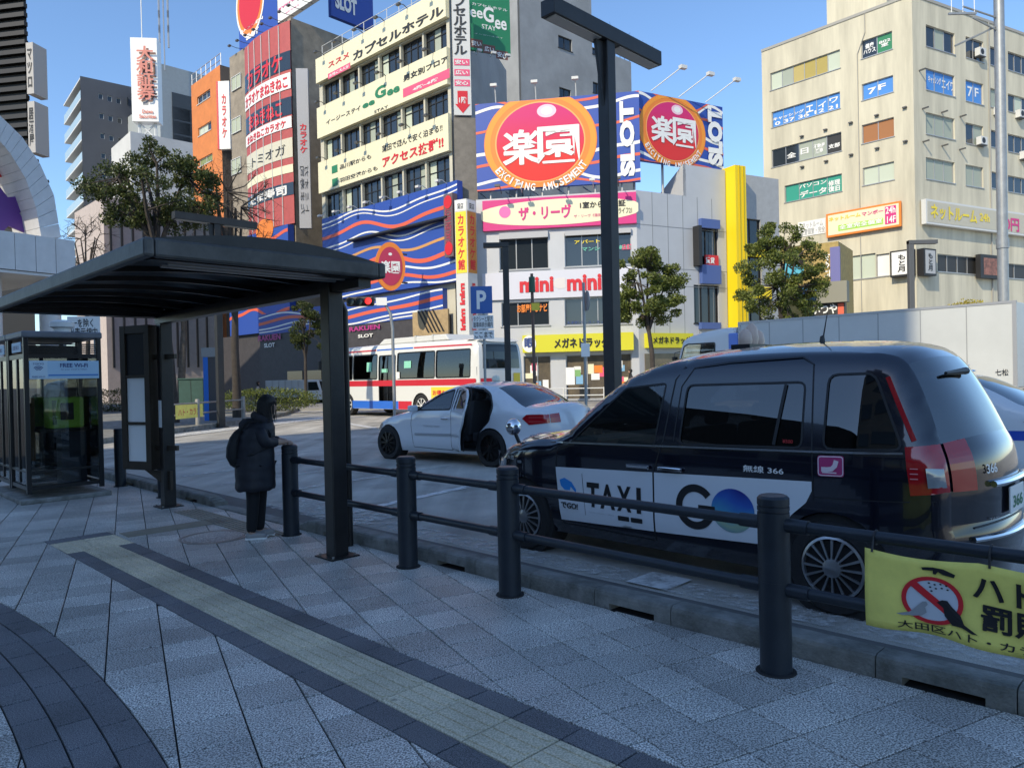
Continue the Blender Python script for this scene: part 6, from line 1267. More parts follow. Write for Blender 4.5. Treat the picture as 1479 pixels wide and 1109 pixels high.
b = MB(); b.tube([FC.pt(0, cz+rz_*.6, -.2), FC.pt(.0, cz+rz_*.6, -.2)+FH.n*-1.2], .05, 6); b.tube([FC.pt(0, cz-rz_*.6, -.2), FC.pt(.0, cz-rz_*.6, -.2)+FH.n*-1.2], .05, 6); b.build('bracket', steelp, lg)
# ground floor of the arcade
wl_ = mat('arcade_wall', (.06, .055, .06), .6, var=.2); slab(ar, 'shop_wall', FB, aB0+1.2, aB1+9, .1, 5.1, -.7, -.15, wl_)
for p, q in ((z7(620, 838), z7(768, 800)),): sign_text(ar, FB, 'RAKUEN', p, q, col('sign_magenta', (.45, .03, .22)), -.05, .03)
sign_text(ar, FB, 'SLOT', z7(662, 868), z7(735, 845), W_, -.05, .03); a_, zz_ = FB.st(*z7(235, 865)); sign_text(ar, FB, 'RAKUEN', z7(178, 885), z7(285, 845), MATS['sign_magenta'], -.05, .03); sign_text(ar, FB, 'SLOT', z7(207, 915), z7(258, 890), W_, -.05, .03)
for k in range(7): slab(ar, 'shop_glass', FB, aB0+2+k*2.4, aB0+4+k*2.4, .3, 2.3, -.14, -.1, [g_win, mat('poster_mix', (.35, .28, .22), .6, var=.8, scale=4, var2=(.05, .03, .08)), g_win][k % 3])
tan_p = mat('tan_panel', (.42, .30, .16), .6, var=.2); a0, a1, q0, q1 = FB.rect(z7(1100, 850), z7(925, 745)); slab(ar, 'tan_panel', FB, a0, a1, .2, q1, -.12, -.02, tan_p)
for k in range(5): b = MB(); p = FB.pt(a0+.3+k*.32, q0+.2, .0); b.prism([p, p+FB.d*.12, p+FB.d*(.12)+Vector((0, 0, 1.3))-FB.d*.9*-1, p+Vector((0, 0, 1.3))+FB.d*.9], FB.n*.03); b.build('slanted_slat', fr_dk, ar)
# ---- sign pillar at the street corner
P = at(676, 400, 39.6); FP, FQ = mk(P, dirL(62), dirR(40)); sp_ = bld('sign_pillar', 'slim square pillar of yellow and red shop signs beside the hotel', P); sp_['category'] = 'sign'
wP = .75; zz = lambda y: FP.st(*z5(120, y))[1]
b = MB(); b.prism([FP.pt(0, 0), FP.pt(wP, 0), FP.pt(wP, 0)+FQ.d*wP, FQ.pt(wP, 0)], (0, 0, zz(190))); b.build('pillar', fr_wh, sp_)
for F, m1 in ((FP, p_yel), (FQ, col('sign_amber', (.55, .22, .04)))):
    slab(sp_, 'sign_face', F, .04, wP-.04, zz(550), zz(250), .0, .02, m1); slab(sp_, 'header', F, .04, wP-.04, zz(245), zz(195), 0, .02, W_); sg = 1 if F.d.x > 0 else -1
    letters(sp_, 'カ\nラ\nオ\nケ\n館', lambda x, y, F=F, sg=sg: F.pt(wP/2+sg*(x-.5)*.42, zz(535)+(zz(265)-zz(535))*y, .03), PRINTR, .02); letters(sp_, 'mini mini', lambda x, y, F=F, sg=sg: F.pt(wP/2+(y-.5)*-sg*.32, zz(600)+(zz(830)-zz(600))*x, .03), PRINTR, .05); letters(sp_, '貸店', lambda x, y, F=F, sg=sg: F.pt(wP/2+sg*(x-.5)*.4, zz(238)+(zz(208)-zz(238))*y, .03), PRINTK, .01)
# ---- real estate office (pale panels) with roof billboards
P = at(921, 400, 39.5); FM, FN = mk(P, dirL(80.7), dirR(62.6))
mm_ = bld('estate_office', 'pale panelled three storey office with pink top sign and red lettering', P)
panel = mat('pale_panel', (.50, .51, .53), .5, .1, var=.06, scale=.5); aM = FM.st(690, 400)[0]; aN = FN.st(1050, 400)[0]; zM = FM.st(*z5(938, 150))[1]
HM = windows(mm_, FM, [(z5(275, 540), z5(510, 375), 3, [g_win]), (z5(592, 524), z5(912, 345), 4, [g_win]), (z5(285, 812), z5(515, 688), 3, [g_win]), (z5(592, 808), z5(912, 664), 4, [g_win])], fr_al)
shopH = [FM.rect(z5(395, 1180), z5(522, 952)), FM.rect(z5(600, 1180), z5(800, 945)), FM.rect(z5(815, 1180), z5(915, 940))]; shopH = [(a, b_, max(.25, c), d) for a, b_, c, d in shopH]
shop_in = mat('shop_inside', (.05, .045, .04), .08, 0, var=.6, scale=.9, spec=.6, var2=(.16, .13, .09))
for q, h in enumerate(shopH):
    window(mm_, FM, h, 2, fr_al, shop_in, None, name='shop_window'); rg_ = random.Random(q+5)
    for k in range(7):
        a_ = h[0]+.15+(h[1]-h[0]-.6)*rg_.random(); z_ = h[2]+.2+(h[3]-h[2]-.9)*rg_.random(); slab(mm_, 'poster', FM, a_, a_+rg_.uniform(.25, .5), z_, z_+rg_.uniform(.25, .6), -.158, -.148+.001*k, [W_, p_pink, p_cream, col('poster_sky', (.2, .4, .6)), W_, col('poster_green', (.2, .4, .15)), p_orange][k])
b = MB(); wall(b, FM, 0, aM, 0, zM, HM+shopH); b.build('wall', panel, mm_)
HN = windows(mm_, FN, [(z5(1225, 515), z5(1335, 335), 2, [g_win]), (z5(1220, 795), z5(1338, 615), 3, [g_win])], fr_dk)
aSt = FN.st(*z5(1165, 100))[0]; zN2 = FN.st(*z5(1190, 28))[1]
b = MB(); wall(b, FN, 0, aN, 0, zM, HN); b.build('side_wall', panel, mm_); b = MB(); wall(b, FN, aSt, aN, zM, zN2, []); b.prism([FN.pt(aSt, zM, 0), FN.pt(aSt, zN2, 0), FN.pt(aSt, zM, -3)], FN.d*.2); b.build('upper_wall', panel, mm_)
b = MB(); b.prism([FM.pt(.3, .1, -.35), FM.pt(aM-.1, .1, -.35), FM.pt(aM, .1, -5), FN.pt(aN, .1, -5), FN.pt(aN-.05, .1, -.35)], (0, 0, zM-.2)); b.build('core', panel, mm_)
jn = mat('panel_joint', (.22, .23, .24), .6)
for k in range(1, 6): b = MB(); a = aN*k/6; FN.box(b, a-.015, a+.015, 3.4, zM, .0, .008); b.build('panel_joint', jn, mm_)
for y in (320, 525, 610): a, q0 = FN.st(*z5(1000, y)); slab(mm_, 'panel_joint', FN, .02, aN, q0-.015, q0+.015, 0, .009, jn)
for body_h in ((z5(1240, 335), z5(1330, 300)), (z5(1245, 605), z5(1335, 520)), (z5(1240, 825), z5(1335, 795))): slab(mm_, 'blue_block', FN, *FN.rect(*body_h), .0, .25, col('block_blue', (.07, .12, .32)))
slab(mm_, 'bay_frame', FN, *FN.rect(z5(1215, 520), z5(1226, 330)), .0, .5, fr_dk); slab(mm_, 'red_sign', FN, *FN.rect(z5(1268, 515), z5(1330, 470)), .0, .12, PRINTR); sign_text(mm_, FN, '賃貸', z5(1275, 505), z5(1318, 478), W_, .14, .02)
a0, a1 = FM.st(*z5(192, 280), .2)[0], FM.st(*z5(938, 230), .2)[0]; q0, q1 = FM.st(*z5(938, 310), .2)[1], FM.st(*z5(938, 158), .2)[1]
slab(mm_, 'pink_sign', FM, min(a0, a1), max(a0, a1), q0, q1, .0, .22, p_mag)
ca = (a0+a1)/2; b = MB(); n = 40; am_ = FM.st(*z5(560, 280), .2)[0]
b.prism([FM.pt(am_+max(-4.25, min(4.25, 4.6*math.cos(2*math.pi*k/n))), (q0+q1)/2+(q1-q0)*.40*math.sin(2*math.pi*k/n)*1.05, .221) for k in range(n)], FM.n*.012); b.build('cream_ellipse', p_cream, mm_)
ell(FM, .32, .32, .0, .245, 'pink_ball', col('ball_pink', (.75, .15, .40)), mm_, FM.st(*z5(300, 258), .2)[0], FM.st(*z5(300, 258), .2)[1])
mx = lambda body, p, q, m, o=.25, bd=.02: sign_text(mm_, FM, body, p, q, m, o, bd)
mx('ザ・リーヴ', z5(368, 298), z5(620, 218), p_mag, .25, .05); mx('1室からの保証', z5(665, 240), z5(885, 195), PRINTK); mx('レオパライフ21', z5(800, 268), z5(916, 232), PRINTK, .25, .008); mx('ザ・リーヴ《蒲田》', z5(635, 285), z5(775, 262), p_mag, .25, .004)
slab(mm_, 'shutter_hood', FM, *FM.rect(z5(275, 392), z5(510, 350)), .0, .18, mat('shutter_grey', (.42, .42, .43), .5)); slab(mm_, 'shutter_hood', FM, *FM.rect(z5(592, 375), z5(912, 335)), .0, .18, MATS['shutter_grey'])
a0, a1, q0, q1 = FM.rect(z5(192, 672), z5(922, 530), .15); q0, q1 = FM.st(*z5(560, 672), .15)[1], FM.st(*z5(560, 540), .15)[1]
slab(mm_, 'white_sign', FM, a0, a1, q0, q1, .0, .15, mat('sign_lilac', (.60, .60, .66), .5)); mx('mini', z5(372, 648), z5(535, 568), PRINTR, .18, .04); mx('mini', z5(602, 640), z5(768, 555), PRINTR, .18, .04)
b = MB(); am_, qm = FM.st(*z5(570, 602), .15); b.prism([FM.pt(am_+.33*math.cos(t)*(1+.25*math.cos(3*t)), qm+.36*math.sin(t)*(1+.2*math.cos(2*t)), .151) for t in [k*math.pi/12 for k in range(24)]], FM.n*.012); b.build('badge_print', mat('badge_pale', (.66, .62, .6), .5), mm_)
mx('ア パート', z5(638, 412), z5(760, 388), p_yel, -.09, .02); mx('マンション・新築', z5(675, 447), z5(915, 415), col('print_aqua', (.15, .5, .38)), -.09, .02); mx('店舗', z5(868, 440), z5(915, 412), p_pink, -.08, .02)
mx('お部屋探しナビ', z5(360, 745), z5(505, 700), p_orange, -.09, .03); mx('大手町パレス・ネット', z5(600, 802), z5(800, 780), navy, -.09, .01)
q0, q1 = FM.st(*z5(560, 935), .5)[1], FM.st(*z5(560, 850), .5)[1]; a0, a1 = FM.st(*z5(925, 890), .5)[0], FM.st(*z5(385, 890), .5)[0]
yl = col('sign_lime_yellow', (.62, .58, .03)); slab(mm_, 'yellow_sign', FM, min(a0, a1), max(a0, a1), q0, q1, .0, .5, yl); mx('メガネドラッグ', z5(540, 918), z5(805, 862), PRINTK, .53, .04)
ell(FM, .38, .45, 0, .515, 'logo_disc', W_, mm_, FM.st(*z5(418, 892), .5)[0], (q0+q1)/2); mx('眼', z5(396, 915), z5(440, 868), navy, .535, .05)
a0, a1, q0, q1 = FN.rect(z5(1000, 915), z5(1215, 845), .4); slab(mm_, 'yellow_sign', FN, a0, a1, q0, q1, .0, .4, yl); sign_text(mm_, FN, 'メガネドラッグ', z5(1020, 895), z5(1200, 862), PRINTK, .43, .04)
slab(mm_, 'side_shop_window', FN, a0, a1+.5, .3, q0-.3, .0, .06, MATS['shop_inside'])
slab(mm_, 'white_stand', FM, *FM.rect(z5(597, 1095), z5(638, 1010), 1.2), 1.0, 1.2, W_)
for (x0, y0, x1, y1) in ((368, 185, 450, 0), (725, 150, 790, 0), (265, 150, 360, 0), (555, 140, 655, 0), (850, 140, 935, 0)):
    a, q_ = FM.st(*z5(x0, y0), 1.2); spot_arm(mm_, FM, a, zM+.25, .0, 1.25, fr_wh if x0 in (368, 725) else steelp, .3)
# roof billboards
FBf = Face(FM.pt(0, 0, -.3).xy, FM.d); FBs = Face(FN.pt(0, 0, -.3).xy, FN.d)
bb = bld('roof_billboard', 'huge blue roof billboard with orange ringed red ball logo on two sides', Vector((P.x, P.y, 0))); bb['category'] = 'billboard'
def logo_board(F, p_bl, p_tr, cxp, rpx, rpz, ringtxt, slot, zr):
    a0, a1, _, _ = F.rect(p_bl, p_tr); q0, q1 = zr
    slab(bb, 'board', F, a0, a1, q0, q1, -.25, 0, p_blue)
    waves(bb, F, a0, a1, q0, q1, .01, [(.95, .3, .5, .14, vm_), (.86, .35, .9, .16, W_), (.66, .3, 1.6, .14, vm_), (.42, .3, 2.4, .18, W_), (.30, .25, 2.9, .16, vm_), (.13, .25, 3.6, .16, W_), (.04, .15, 4.1, .12, vm_)])
    cx, cz_ = F.st(*cxp); rx = abs(F.st(cxp[0]+rpx, cxp[1])[0]-cx); rz = abs(F.st(cxp[0], cxp[1]+rpz)[1]-cz_)
    def cd(rx, rz, o, nm, m, hole=0., dx=0, dz=0):
        b = MB(); n = 60
        for k in range(n):
            t0, t1 = 2*math.pi*k/n, 2*math.pi*(k+1)/n; g_ = lambda t, r_: (cx+dx+rx*r_*math.cos(t), cz_+dz+rz*r_*math.sin(t))
            pl = [g_(t0, hole), g_(t0, 1), g_(t1, 1), g_(t1, hole)] if hole else [(cx+dx, cz_+dz), g_(t0, 1), g_(t1, 1)]
            pl = clip(clip(clip(clip(pl, 0, 1, q1-.02), 0, -1, -(q0+.02)), 1, 0, a1-.02), -1, 0, -(a0+.02))
            if len(pl) > 2: b.poly([F.pt(x, y, o) for x, y in pl])
        return b.build(nm, m, bb)
    cd(rx, rz, .02, 'outer_ring', p_orange); cd(rx*.985, rz*.985, .024, 'ring_light', col('ring_amber', (.85, .30, .03)), .90); cd(rx*.80, rz*.80, .03, 'ring_gold', col('ring_gold', (.88, .40, .12)))
    Mr = MATS.get('ball_red')
    if not Mr:
        Mr = mat('ball_red', (.6, .02, .05), .35); n_ = Mr.node_tree.nodes; l_ = Mr.node_tree.links; tc = n_.new('ShaderNodeTexCoord'); sx = n_.new('ShaderNodeSeparateXYZ'); l_.new(tc.outputs['Generated'], sx.inputs[0]); rp = n_.new('ShaderNodeValToRGB'); rp.color_ramp.elements[0].color = (.70, .03, .02, 1); rp.color_ramp.elements[1].color = (.62, .02, .15, 1); rp.color_ramp.elements[0].position = .3; rp.color_ramp.elements[1].position = .85; l_.new(sx.outputs[2], rp.inputs[0]); l_.new(rp.outputs[0], n_['Principled BSDF'].inputs['Base Color'])
    cd(rx*.775, rz*.775, .036, 'red_ball', Mr); cd(rx*.17, rz*.13, .042, 'glint', col('glint_pink', (.85, .55, .65)), 0, (-1 if F.d.x < 0 else 1)*rx*.13, rz*.60); cd(rx*.10, rz*.08, .046, 'glint_core', W_, 0, (-1 if F.d.x < 0 else 1)*rx*.13, rz*.60)
    return cx, cz_, rx, rz, q0, q1
qz1 = FBf.st(*z3(950, 442))[1]; qz0 = FBf.st(*z3(950, 880))[1]
cx, cz_, rx, rz, q0, q1 = logo_board(FBf, z3(165, 915), z3(950, 440), z3(470, 690), 278*.2975, 245*.2975, '', '', (qz0, qz1))
sign_text(bb, FBf, '楽', z3(292, 805), z3(470, 625), W_, .06, .020); sign_text(bb, FBf, '園', z3(462, 795), z3(658, 605), W_, .06, .020)
arc_text(bb, FBf, 'EXCITING AMUSEMENT', cx, cz_, rx*.90, rz*.90, 212, 330, rz*.15, W_, .06)
a0, q_ = FBf.st(*z3(862, 860)); a1_, q__ = FBf.st(*z3(925, 490)); letters(bb, 'SLOT', lambda x, y: FBf.pt(a1_+(a0-a1_)*y, q_+(q__-q_)*x, .06), W_, .06)
cx, cz_, rx, rz, q0, q1 = logo_board(FBs, z3(952, 800), z3(1356, 520), z3(1115, 640), 158*.2975, 180*.2975, '', '', (FBs.st(*z3(956, 778))[1], FBs.st(*z3(952, 442))[1]))
sign_text(bb, FBs, '楽', z3(1012, 682), z3(1120, 575), W_, .06, .020); sign_text(bb, FBs, '園', z3(1118, 705), z3(1225, 590), W_, .06, .020); arc_text(bb, FBs, 'EXCITING AMUSEMENT', cx, cz_, rx*.90, rz*.90, 208, 332, rz*.15, W_, .06)
a0, q_ = FBs.st(*z3(1285, 800)); a1_, q__ = FBs.st(*z3(1350, 525)); letters(bb, 'SLOT', lambda x, y: FBs.pt(a1_+(a0-a1_)*y, q_+(q__-q_)*x, .06), W_, .06)
for k in range(6): a = aM*(k+.5)/6; b = MB(); b.tube([FM.pt(a, zM-.1, -.6), FM.pt(a, qz0+.1, -.6)], .06, 6); b.tube([FM.pt(a, zM, -.6), FM.pt(a+.7, qz0+.1, -1.2)], .04, 5); b.build('strut', fr_al, bb)
for k in range(4): a = (aN+1.5)*(k+.3)/4; b = MB(); b.tube([FN.pt(a, zM-.1, -.9), FN.pt(a, qz0+1.5, -.9)], .07, 6); b.build('strut', fr_al, bb)
for (x, y) in ((255, 495), (450, 475), (645, 462)): a, q_ = FBf.st(*z3(x, y)); b = MB(); b.tube([FBf.pt(a, qz1, -.1), FBf.pt(a, qz1+.7, .1), FBf.pt(a, qz1+.75, .5)], .03, 5); b.obox(FBf.pt(a, qz1+.75, .55), FBf.d*.18, FBf.n*.1, Vector((0, 0, .07))); b.build('spot_lamp', fr_wh, bb)
for (x, y) in ((1015, 440), (1150, 470), (1280, 495)): a, q_ = FBs.st(*z3(x, y)); b = MB(); p = FBs.pt(a, q_, -.1); b.tube([p, p+FBs.d*1.1+FBs.n*1.2+Vector((0, 0, 1.0))], .03, 5); b.obox(p+FBs.d*1.15+FBs.n*1.3+Vector((0, 0, 1.0)), FBs.d*.2, FBs.n*.12, Vector((0, 0, .09))); b.build('spot_lamp', fr_wh, bb)
# ---- yellow fin and the narrow shop next door
P2 = FN.pt(aN, 0, 0); FY = Face(P2.xy, FN.d); ns = bld('narrow_shop', 'narrow grey shop building with a tall yellow fin and yellow trims', P2); yw = col('fin_yellow', (.82, .60, .01))
wY = FY.st(1066, 400)[0]; zY = FY.st(*z5(1400, 48))[1]; aY = FY.st(1127, 400)[0]
slab(ns, 'yellow_fin', FY, .05, wY, 0, zY, -.3, .75, yw); 
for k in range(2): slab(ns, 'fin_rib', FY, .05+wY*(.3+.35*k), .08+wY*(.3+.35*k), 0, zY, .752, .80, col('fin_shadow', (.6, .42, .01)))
HY = windows(ns, FY, [(z6(108, 410), z6(200, 295), 2, [g_win]), (z6(108, 610), z6(205, 455), 2, [g_win]), (z6(112, 790), z6(210, 695), 2, [g_win])], fr_dk)
b = MB(); wall(b, FY, wY, aY, 0, zY-.2, HY); b.build('wall', mat('wall_grey', (.36, .37, .38), .7, var=.1), ns); bodybox(ns, FY, aY, zY-.3, 7, MATS['wall_grey'], 'core', a0=wY)
for y in (440, 645): q_ = FY.st(*z6(100, y))[1]; slab(ns, 'yellow_trim', FY, wY, aY*.8, q_-.35, q_+.35, .0, .12, yw)
# ---- low shops between the tree and the office block
P3 = at(1212, 420, 50); FZ = Face(P3.xy, dirL(55)); lo = bld('low_shops', 'low shop row with ochre and violet sign behind the right tree', P3)
aZ = FZ.st(1085, 430)[0]; zZ = FZ.st(*z6(520, 405))[1]; bodybox(lo, FZ, aZ, zZ, 5, mat('shop_ochre', (.42, .30, .10), .7, var=.25), 'block', 0); slab(lo, 'violet_sign', FZ, *FZ.rect(z6(590, 600), z6(540, 430)), .0, .2, col('sign_violet', (.14, .14, .34))); letters(lo, 'す\nぐ\nに', lambda x, y: FZ.pt(FZ.st(*z6(580, 500))[0]+(FZ.st(*z6(550, 500))[0]-FZ.st(*z6(580, 500))[0])*(1-x)*-1+.9, FZ.st(*z6(565, 570))[1]+1.6*y, .23), W_, .02)
slab(lo, 'shutter', FZ, *FZ.rect(z6(620, 690), z6(470, 600), 1.0), .2, 1.0, mat('shutter_olive', (.24, .23, .18), .6)); slab(lo, 'black_sign', FZ, *FZ.rect(z6(610, 760), z6(440, 698), .6), .0, .6, p_dk); sign_text(lo, FZ, 'いつや', z6(455, 755), z6(570, 700), W_, .63, .03); slab(lo, 'red_tag', FZ, *FZ.rect(z6(605, 758), z6(575, 700), .6), .602, .61, vm_)
for k, mm in enumerate((col('mural_red', (.5, .08, .04)), col('mural_cyan', (.08, .42, .55)), col('mural_blue', (.1, .3, .6)), p_yel)): c = FZ.st(*z6((190, 360, 420, 250)[k], (520, 530, 660, 640)[k])); ell(FZ, (.5, .7, .8, .5)[k], (.7, 1.0, .7, .5)[k], 0, .02+.005*k, 'mural_patch', mm, lo, c[0], c[1])
# ---- tall grey block behind the billboards
P4 = at(752, 100, 62); FT, FT2 = mk(P4, dirR(50), dirL(40)); tg = bld('grey_tower', 'plain grey concrete block rising behind the round logo billboard', P4)
aT = FT.st(912, 120)[0]; zT = FT.st(*z3(712, 0))[1]+.6; zT2 = FT.st(*z3(905, 300))[1]
Ht = windows(tg, FT, [(z3(560, 230), z3(625, 195), 2, [g_win]), (z3(728, 450), z3(772, 412), 2, [g_win]), (z3(565, 470), z3(620, 440), 2, [g_win]), (z3(725, 262), z3(748, 240), 1, [g_win])], fr_dk)
b = MB(); wall(b, FT, 0, aT, 0, zT2, [h for h in Ht if h[3] < zT2]); wall(b, FT, 0, aT*.62, zT2, zT+4, [h for h in Ht if h[3] >= zT2]); b.build('wall', gr_wall, tg); bodybox(tg, FT, aT*.62, zT+3.9, 9, gr_wall, 'tower_core'); bodybox(tg, FT, aT-.1, zT2-.1, 9, gr_wall, 'lower_core', o=-.3, a0=aT*.62)
b = MB()
for k in range(9): a = aT*.62+aT*.38*k/8; b.cyl(FT.pt(a, zT2, -.2), FT.pt(a, zT2+1.1, -.2), .03, n=4)
for q_ in (.55, 1.1): b.cyl(FT.pt(aT*.62, zT2+q_, -.2), FT.pt(aT, zT2+q_, -.2), .03, n=4)
b.build('roof_railing', fr_dk, tg)
# ---- karaoke building
P5 = at(424, 200, 55); FK, FK2 = mk(P5, dirL(47), dirR(43)); kb = bld('karaoke_building', 'brown tiled building with a red curved bay of karaoke signs', P5)
tile_b = mat('tile_brown', (.30, .25, .19), .75, var=.25, scale=1.5, bump=.2, bscale=9); bay_r = mat('bay_red', (.45, .09, .085), .6, var=.12)
aK = FK.st(333, 150)[0]; zK = FK.st(*z2(395, 95))[1]; k0, k1 = FK.st(*z2(400, 300))[0]+.05, FK.st(*z2(140, 350))[0]
b = MB(); wall(b, FK, 0, aK, 0, zK, []); b.build('wall', tile_b, kb); b = MB(); wall(b, FK2, 0, 12, 0, zK, []); b.build('side_wall', tile_b, kb); b = MB(); b.prism([FK.pt(.2, .1, -.2), FK.pt(aK, .1, -.2), FK.pt(aK, .1, -.2)+FK2.d*11, FK2.pt(11.5, .1, -.2)], (0, 0, zK-.1)); b.build('core', tile_b, kb)
def bulge(t): return .15+.42*math.sin(math.pi*t)**.8
def bay(nm, q0, q1, m, off, t0=0., t1=1., n=16, par=kb):
    b = MB(); f = lambda i: t0+(t1-t0)*i/n; A = lambda t: k0+(k1-k0)*t
    out = [FK.pt(A(f(i)), q0, bulge(f(i))+off) for i in range(n+1)]; top = [p+Vector((0, 0, q1-q0)) for p in out]
    b.add(out+top, [(i, i+1, n+2+i, n+1+i) for i in range(n)])
    cap = [FK.pt(A(f(n)), q1, 0), FK.pt(A(f(0)), q1, 0)]; m0 = len(b.v); b.add(top+cap, [tuple(range(n+3))]); b.add(out+[c-Vector((0, 0, q1-q0)) for c in cap], [tuple(range(n+3))[::-1]]); return b.build(nm, m, par)
zq = lambda y: FK.st(*z2(270, y), 1.0)[1]
zbase = FK.st(*z7(200, 360))[1]
bay('bay', zbase, zq(130), bay_r, 0)
def bt(body, q0, q1, t0, t1, m, off, bold=.03): letters(kb, body, lambda x, y: FK.pt(k0+(k1-k0)*(t0+(t1-t0)*(1-x)), q0+(q1-q0)*y, bulge(t0+(t1-t0)*(1-x))+off), m, bold)
for (y0, y1, mm, nm) in ((405, 300, g_win, 'window_band'), (515, 425, W_, 'white_band'), (660, 560, g_win, 'window_band'), (735, 670, W_, 'white_band'), (900, 790, col('pane_ivory', (.62, .58, .45)), 'window_band'), (985, 940, p_cream, 'cream_band'), (1110, 1040, g_win, 'window_band')): bay(nm, zq(y0), zq(y1), mm, .06 if mm is W_ else .03)
bt('カラオケ', zq(400), zq(305), .12, .88, W_, .05, .1); bt('カラオケ', zq(400), zq(305), .12, .88, PRINTR, .06, .03); bt('カラオケまねきねこ', zq(505), zq(440), .04, .96, PRINTR, .08, .03); bt('まねきねこ', zq(655), zq(570), .14, .86, W_, .05, .09); bt('まねきねこ', zq(655), zq(570), .14, .86, PRINTR, .06, .03); bt('まねきねこカラオケ', zq(728), zq(685), .08, .92, PRINTR, .08, .03); bt('トミオガ', zq(880), zq(820), .1, .8, p_dk, .05, .01); bt('たま寿司', zq(1105), zq(1050), .1, .9, W_, .05, .04)
for k in range(1, 6): b = MB(); t = k/6; b.tube([FK.pt(k0+(k1-k0)*t, zbase, bulge(t)+.04), FK.pt(k0+(k1-k0)*t, zq(140), bulge(t)+.04)], .035, 5); b.build('mullion', fr_wh, kb)
for y in (420, 660, 890): h = FK.rect(z2(62, y+100), z2(112, y-10)); window(kb, FK, (h[0], h[1], h[2], h[3]), 2, fr_wh, col('pane_pattern', (.42, .45, .33)), None, depth=-.06, sill=False)
wvp = slab(kb, 'wave_panel', FK, .1, aK-.1, 5.4, zbase-.1, .1, .6, p_blue); waves(kb, FK, .1, aK-.1, 5.4, zbase-.1, .615, [(.9, .3, 1., .25, vm_), (.72, .3, 1.5, .12, W_), (.55, .3, 2.1, .3, vm_), (.4, .3, 2.6, .14, W_), (.2, .3, 3., .25, vm_)]); ell(FK, 1.3, .9, 0, .64, 'orange_disc', p_orange, kb, *FK.st(*z7(245, 352)))
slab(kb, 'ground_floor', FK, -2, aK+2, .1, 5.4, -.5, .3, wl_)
FV2 = Face(at(430, 200, 52.4).xy, (1, .1)); a1 = FV2.st(447, 200)[0]; q0, q1 = FV2.st(440, 330)[1], FV2.st(440, 100)[1]; slab(kb, 'vertical_sign', FV2, 0, a1, q0, q1, -.3, .1, mat('sign_pewter', (.40, .40, .42), .5)); letters(kb, 'カ\nラ\nオ\nケ', lambda x, y: FV2.pt(a1*.2+a1*.6*x, FV2.st(440, 222)[1]+(FV2.st(440, 180)[1]-FV2.st(440, 222)[1])*y, .12), PRINTR, .03); letters(kb, 'トミオガ\nたま寿司', lambda x, y: FV2.pt(a1*.15+a1*.7*y, FV2.st(440, 310)[1]+(FV2.st(440, 240)[1]-FV2.st(440, 310)[1])*x, .12), p_dk, .0)
# its roof billboards
rb = bld('slot_billboard', 'blue and white slot hall billboards on the karaoke building roof', P5); rb['category'] = 'billboard'
zR = FK.st(*z2(270, 165))[1]
a0, a1 = FK.st(*z2(275, 100))[0], FK.st(*z2(60, 200))[0]; slab(rb, 'blue_board', FK, a0, a1, zR+.3, zR+12, -1.0, -.6, p_blue); a2 = FK.st(*z2(500, 0))[0]; slab(rb, 'white_board', FK, a2, a0-.05, zR+.6, zR+12, -1.0, -.6, W_)
sign_text(rb, FK, 'RAKUEN', z2(105, 195), z2(232, 90), W_, -.57, .03); sign_text(rb, FK, 'SLOT', z2(138, 232), z2(208, 150), W_, -.57, .05); sign_text(rb, FK, 'RAKUEN', z2(320, 50), z2(440, -20), p_mag, -.57, .02); sign_text(rb, FK, 'SLOT', z2(358, 75), z2(440, 25), p_mag, -.57, .03)
c = FK.st(*z2(160, 10), -.6); r_ = abs(FK.st(*z2(235, 10), -.6)[0]-c[0]); ell(FK, r_*1.1, r_*1.35, 0, -.58, 'white_ring', W_, rb, c[0], c[1]); ell(FK, r_, r_*1.25, 0, -.575, 'orange_ring', p_orange, rb, c[0], c[1]); ell(FK, r_*.85, r_*1.05, 0, -.57, 'red_ball', PRINTR, rb, c[0], c[1])
for k in range(9): spot_arm(rb, FK, a2+(a1-a2)*(k+.5)/9, zR+.35, -.6, 1.2, steelp, -.1)
a0, a1 = FK2.st(*z2(625, 40))[0], FK2.st(*z2(860, 60))[0]; q_ = FK2.st(*z2(640, 45))[1]; slab(rb, 'blue_board', FK2, a0, a1, q_-.6, q_+9, -.6, -.2, p_blue); sign_text(rb, FK2, 'SLOT', z2(640, 45), z2(760, 5), W_, -.15, .05)
# ---- orange building
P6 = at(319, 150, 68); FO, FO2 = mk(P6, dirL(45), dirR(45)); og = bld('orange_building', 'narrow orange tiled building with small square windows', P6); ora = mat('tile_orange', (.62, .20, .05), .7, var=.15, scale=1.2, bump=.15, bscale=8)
aO = FO.st(278, 200)[0]; zO = FO.st(*z1(980, 288))[1]
HO = windows(og, FO, [(z1(878, 470), z1(935, 395), 3, [g_win]), (z1(883, 610), z1(940, 537), 3, [g_win, curt2, curt2]), (z1(886, 745), z1(945, 680), 2, [col('pane_olive', (.22, .26, .10))]), (z1(900, 870), z1(948, 820), 2, [g_win])], fr_wh)
b = MB(); wall(b, FO, 0, aO, 0, zO, HO); b.build('wall', ora, og); b = MB(); wall(b, FO2, 0, 10, 0, zO, []); b.build('side_wall', mat('tile_umber', (.16, .12, .09), .8), og); b = MB(); b.prism([FO.pt(.2, .1, -.3), FO.pt(aO, .1, -.3), FO.pt(aO, .1, -.3)+FO2.d*9, FO2.pt(9.5, .1, -.3)], (0, 0, zO-.1)); b.build('core', ora, og)
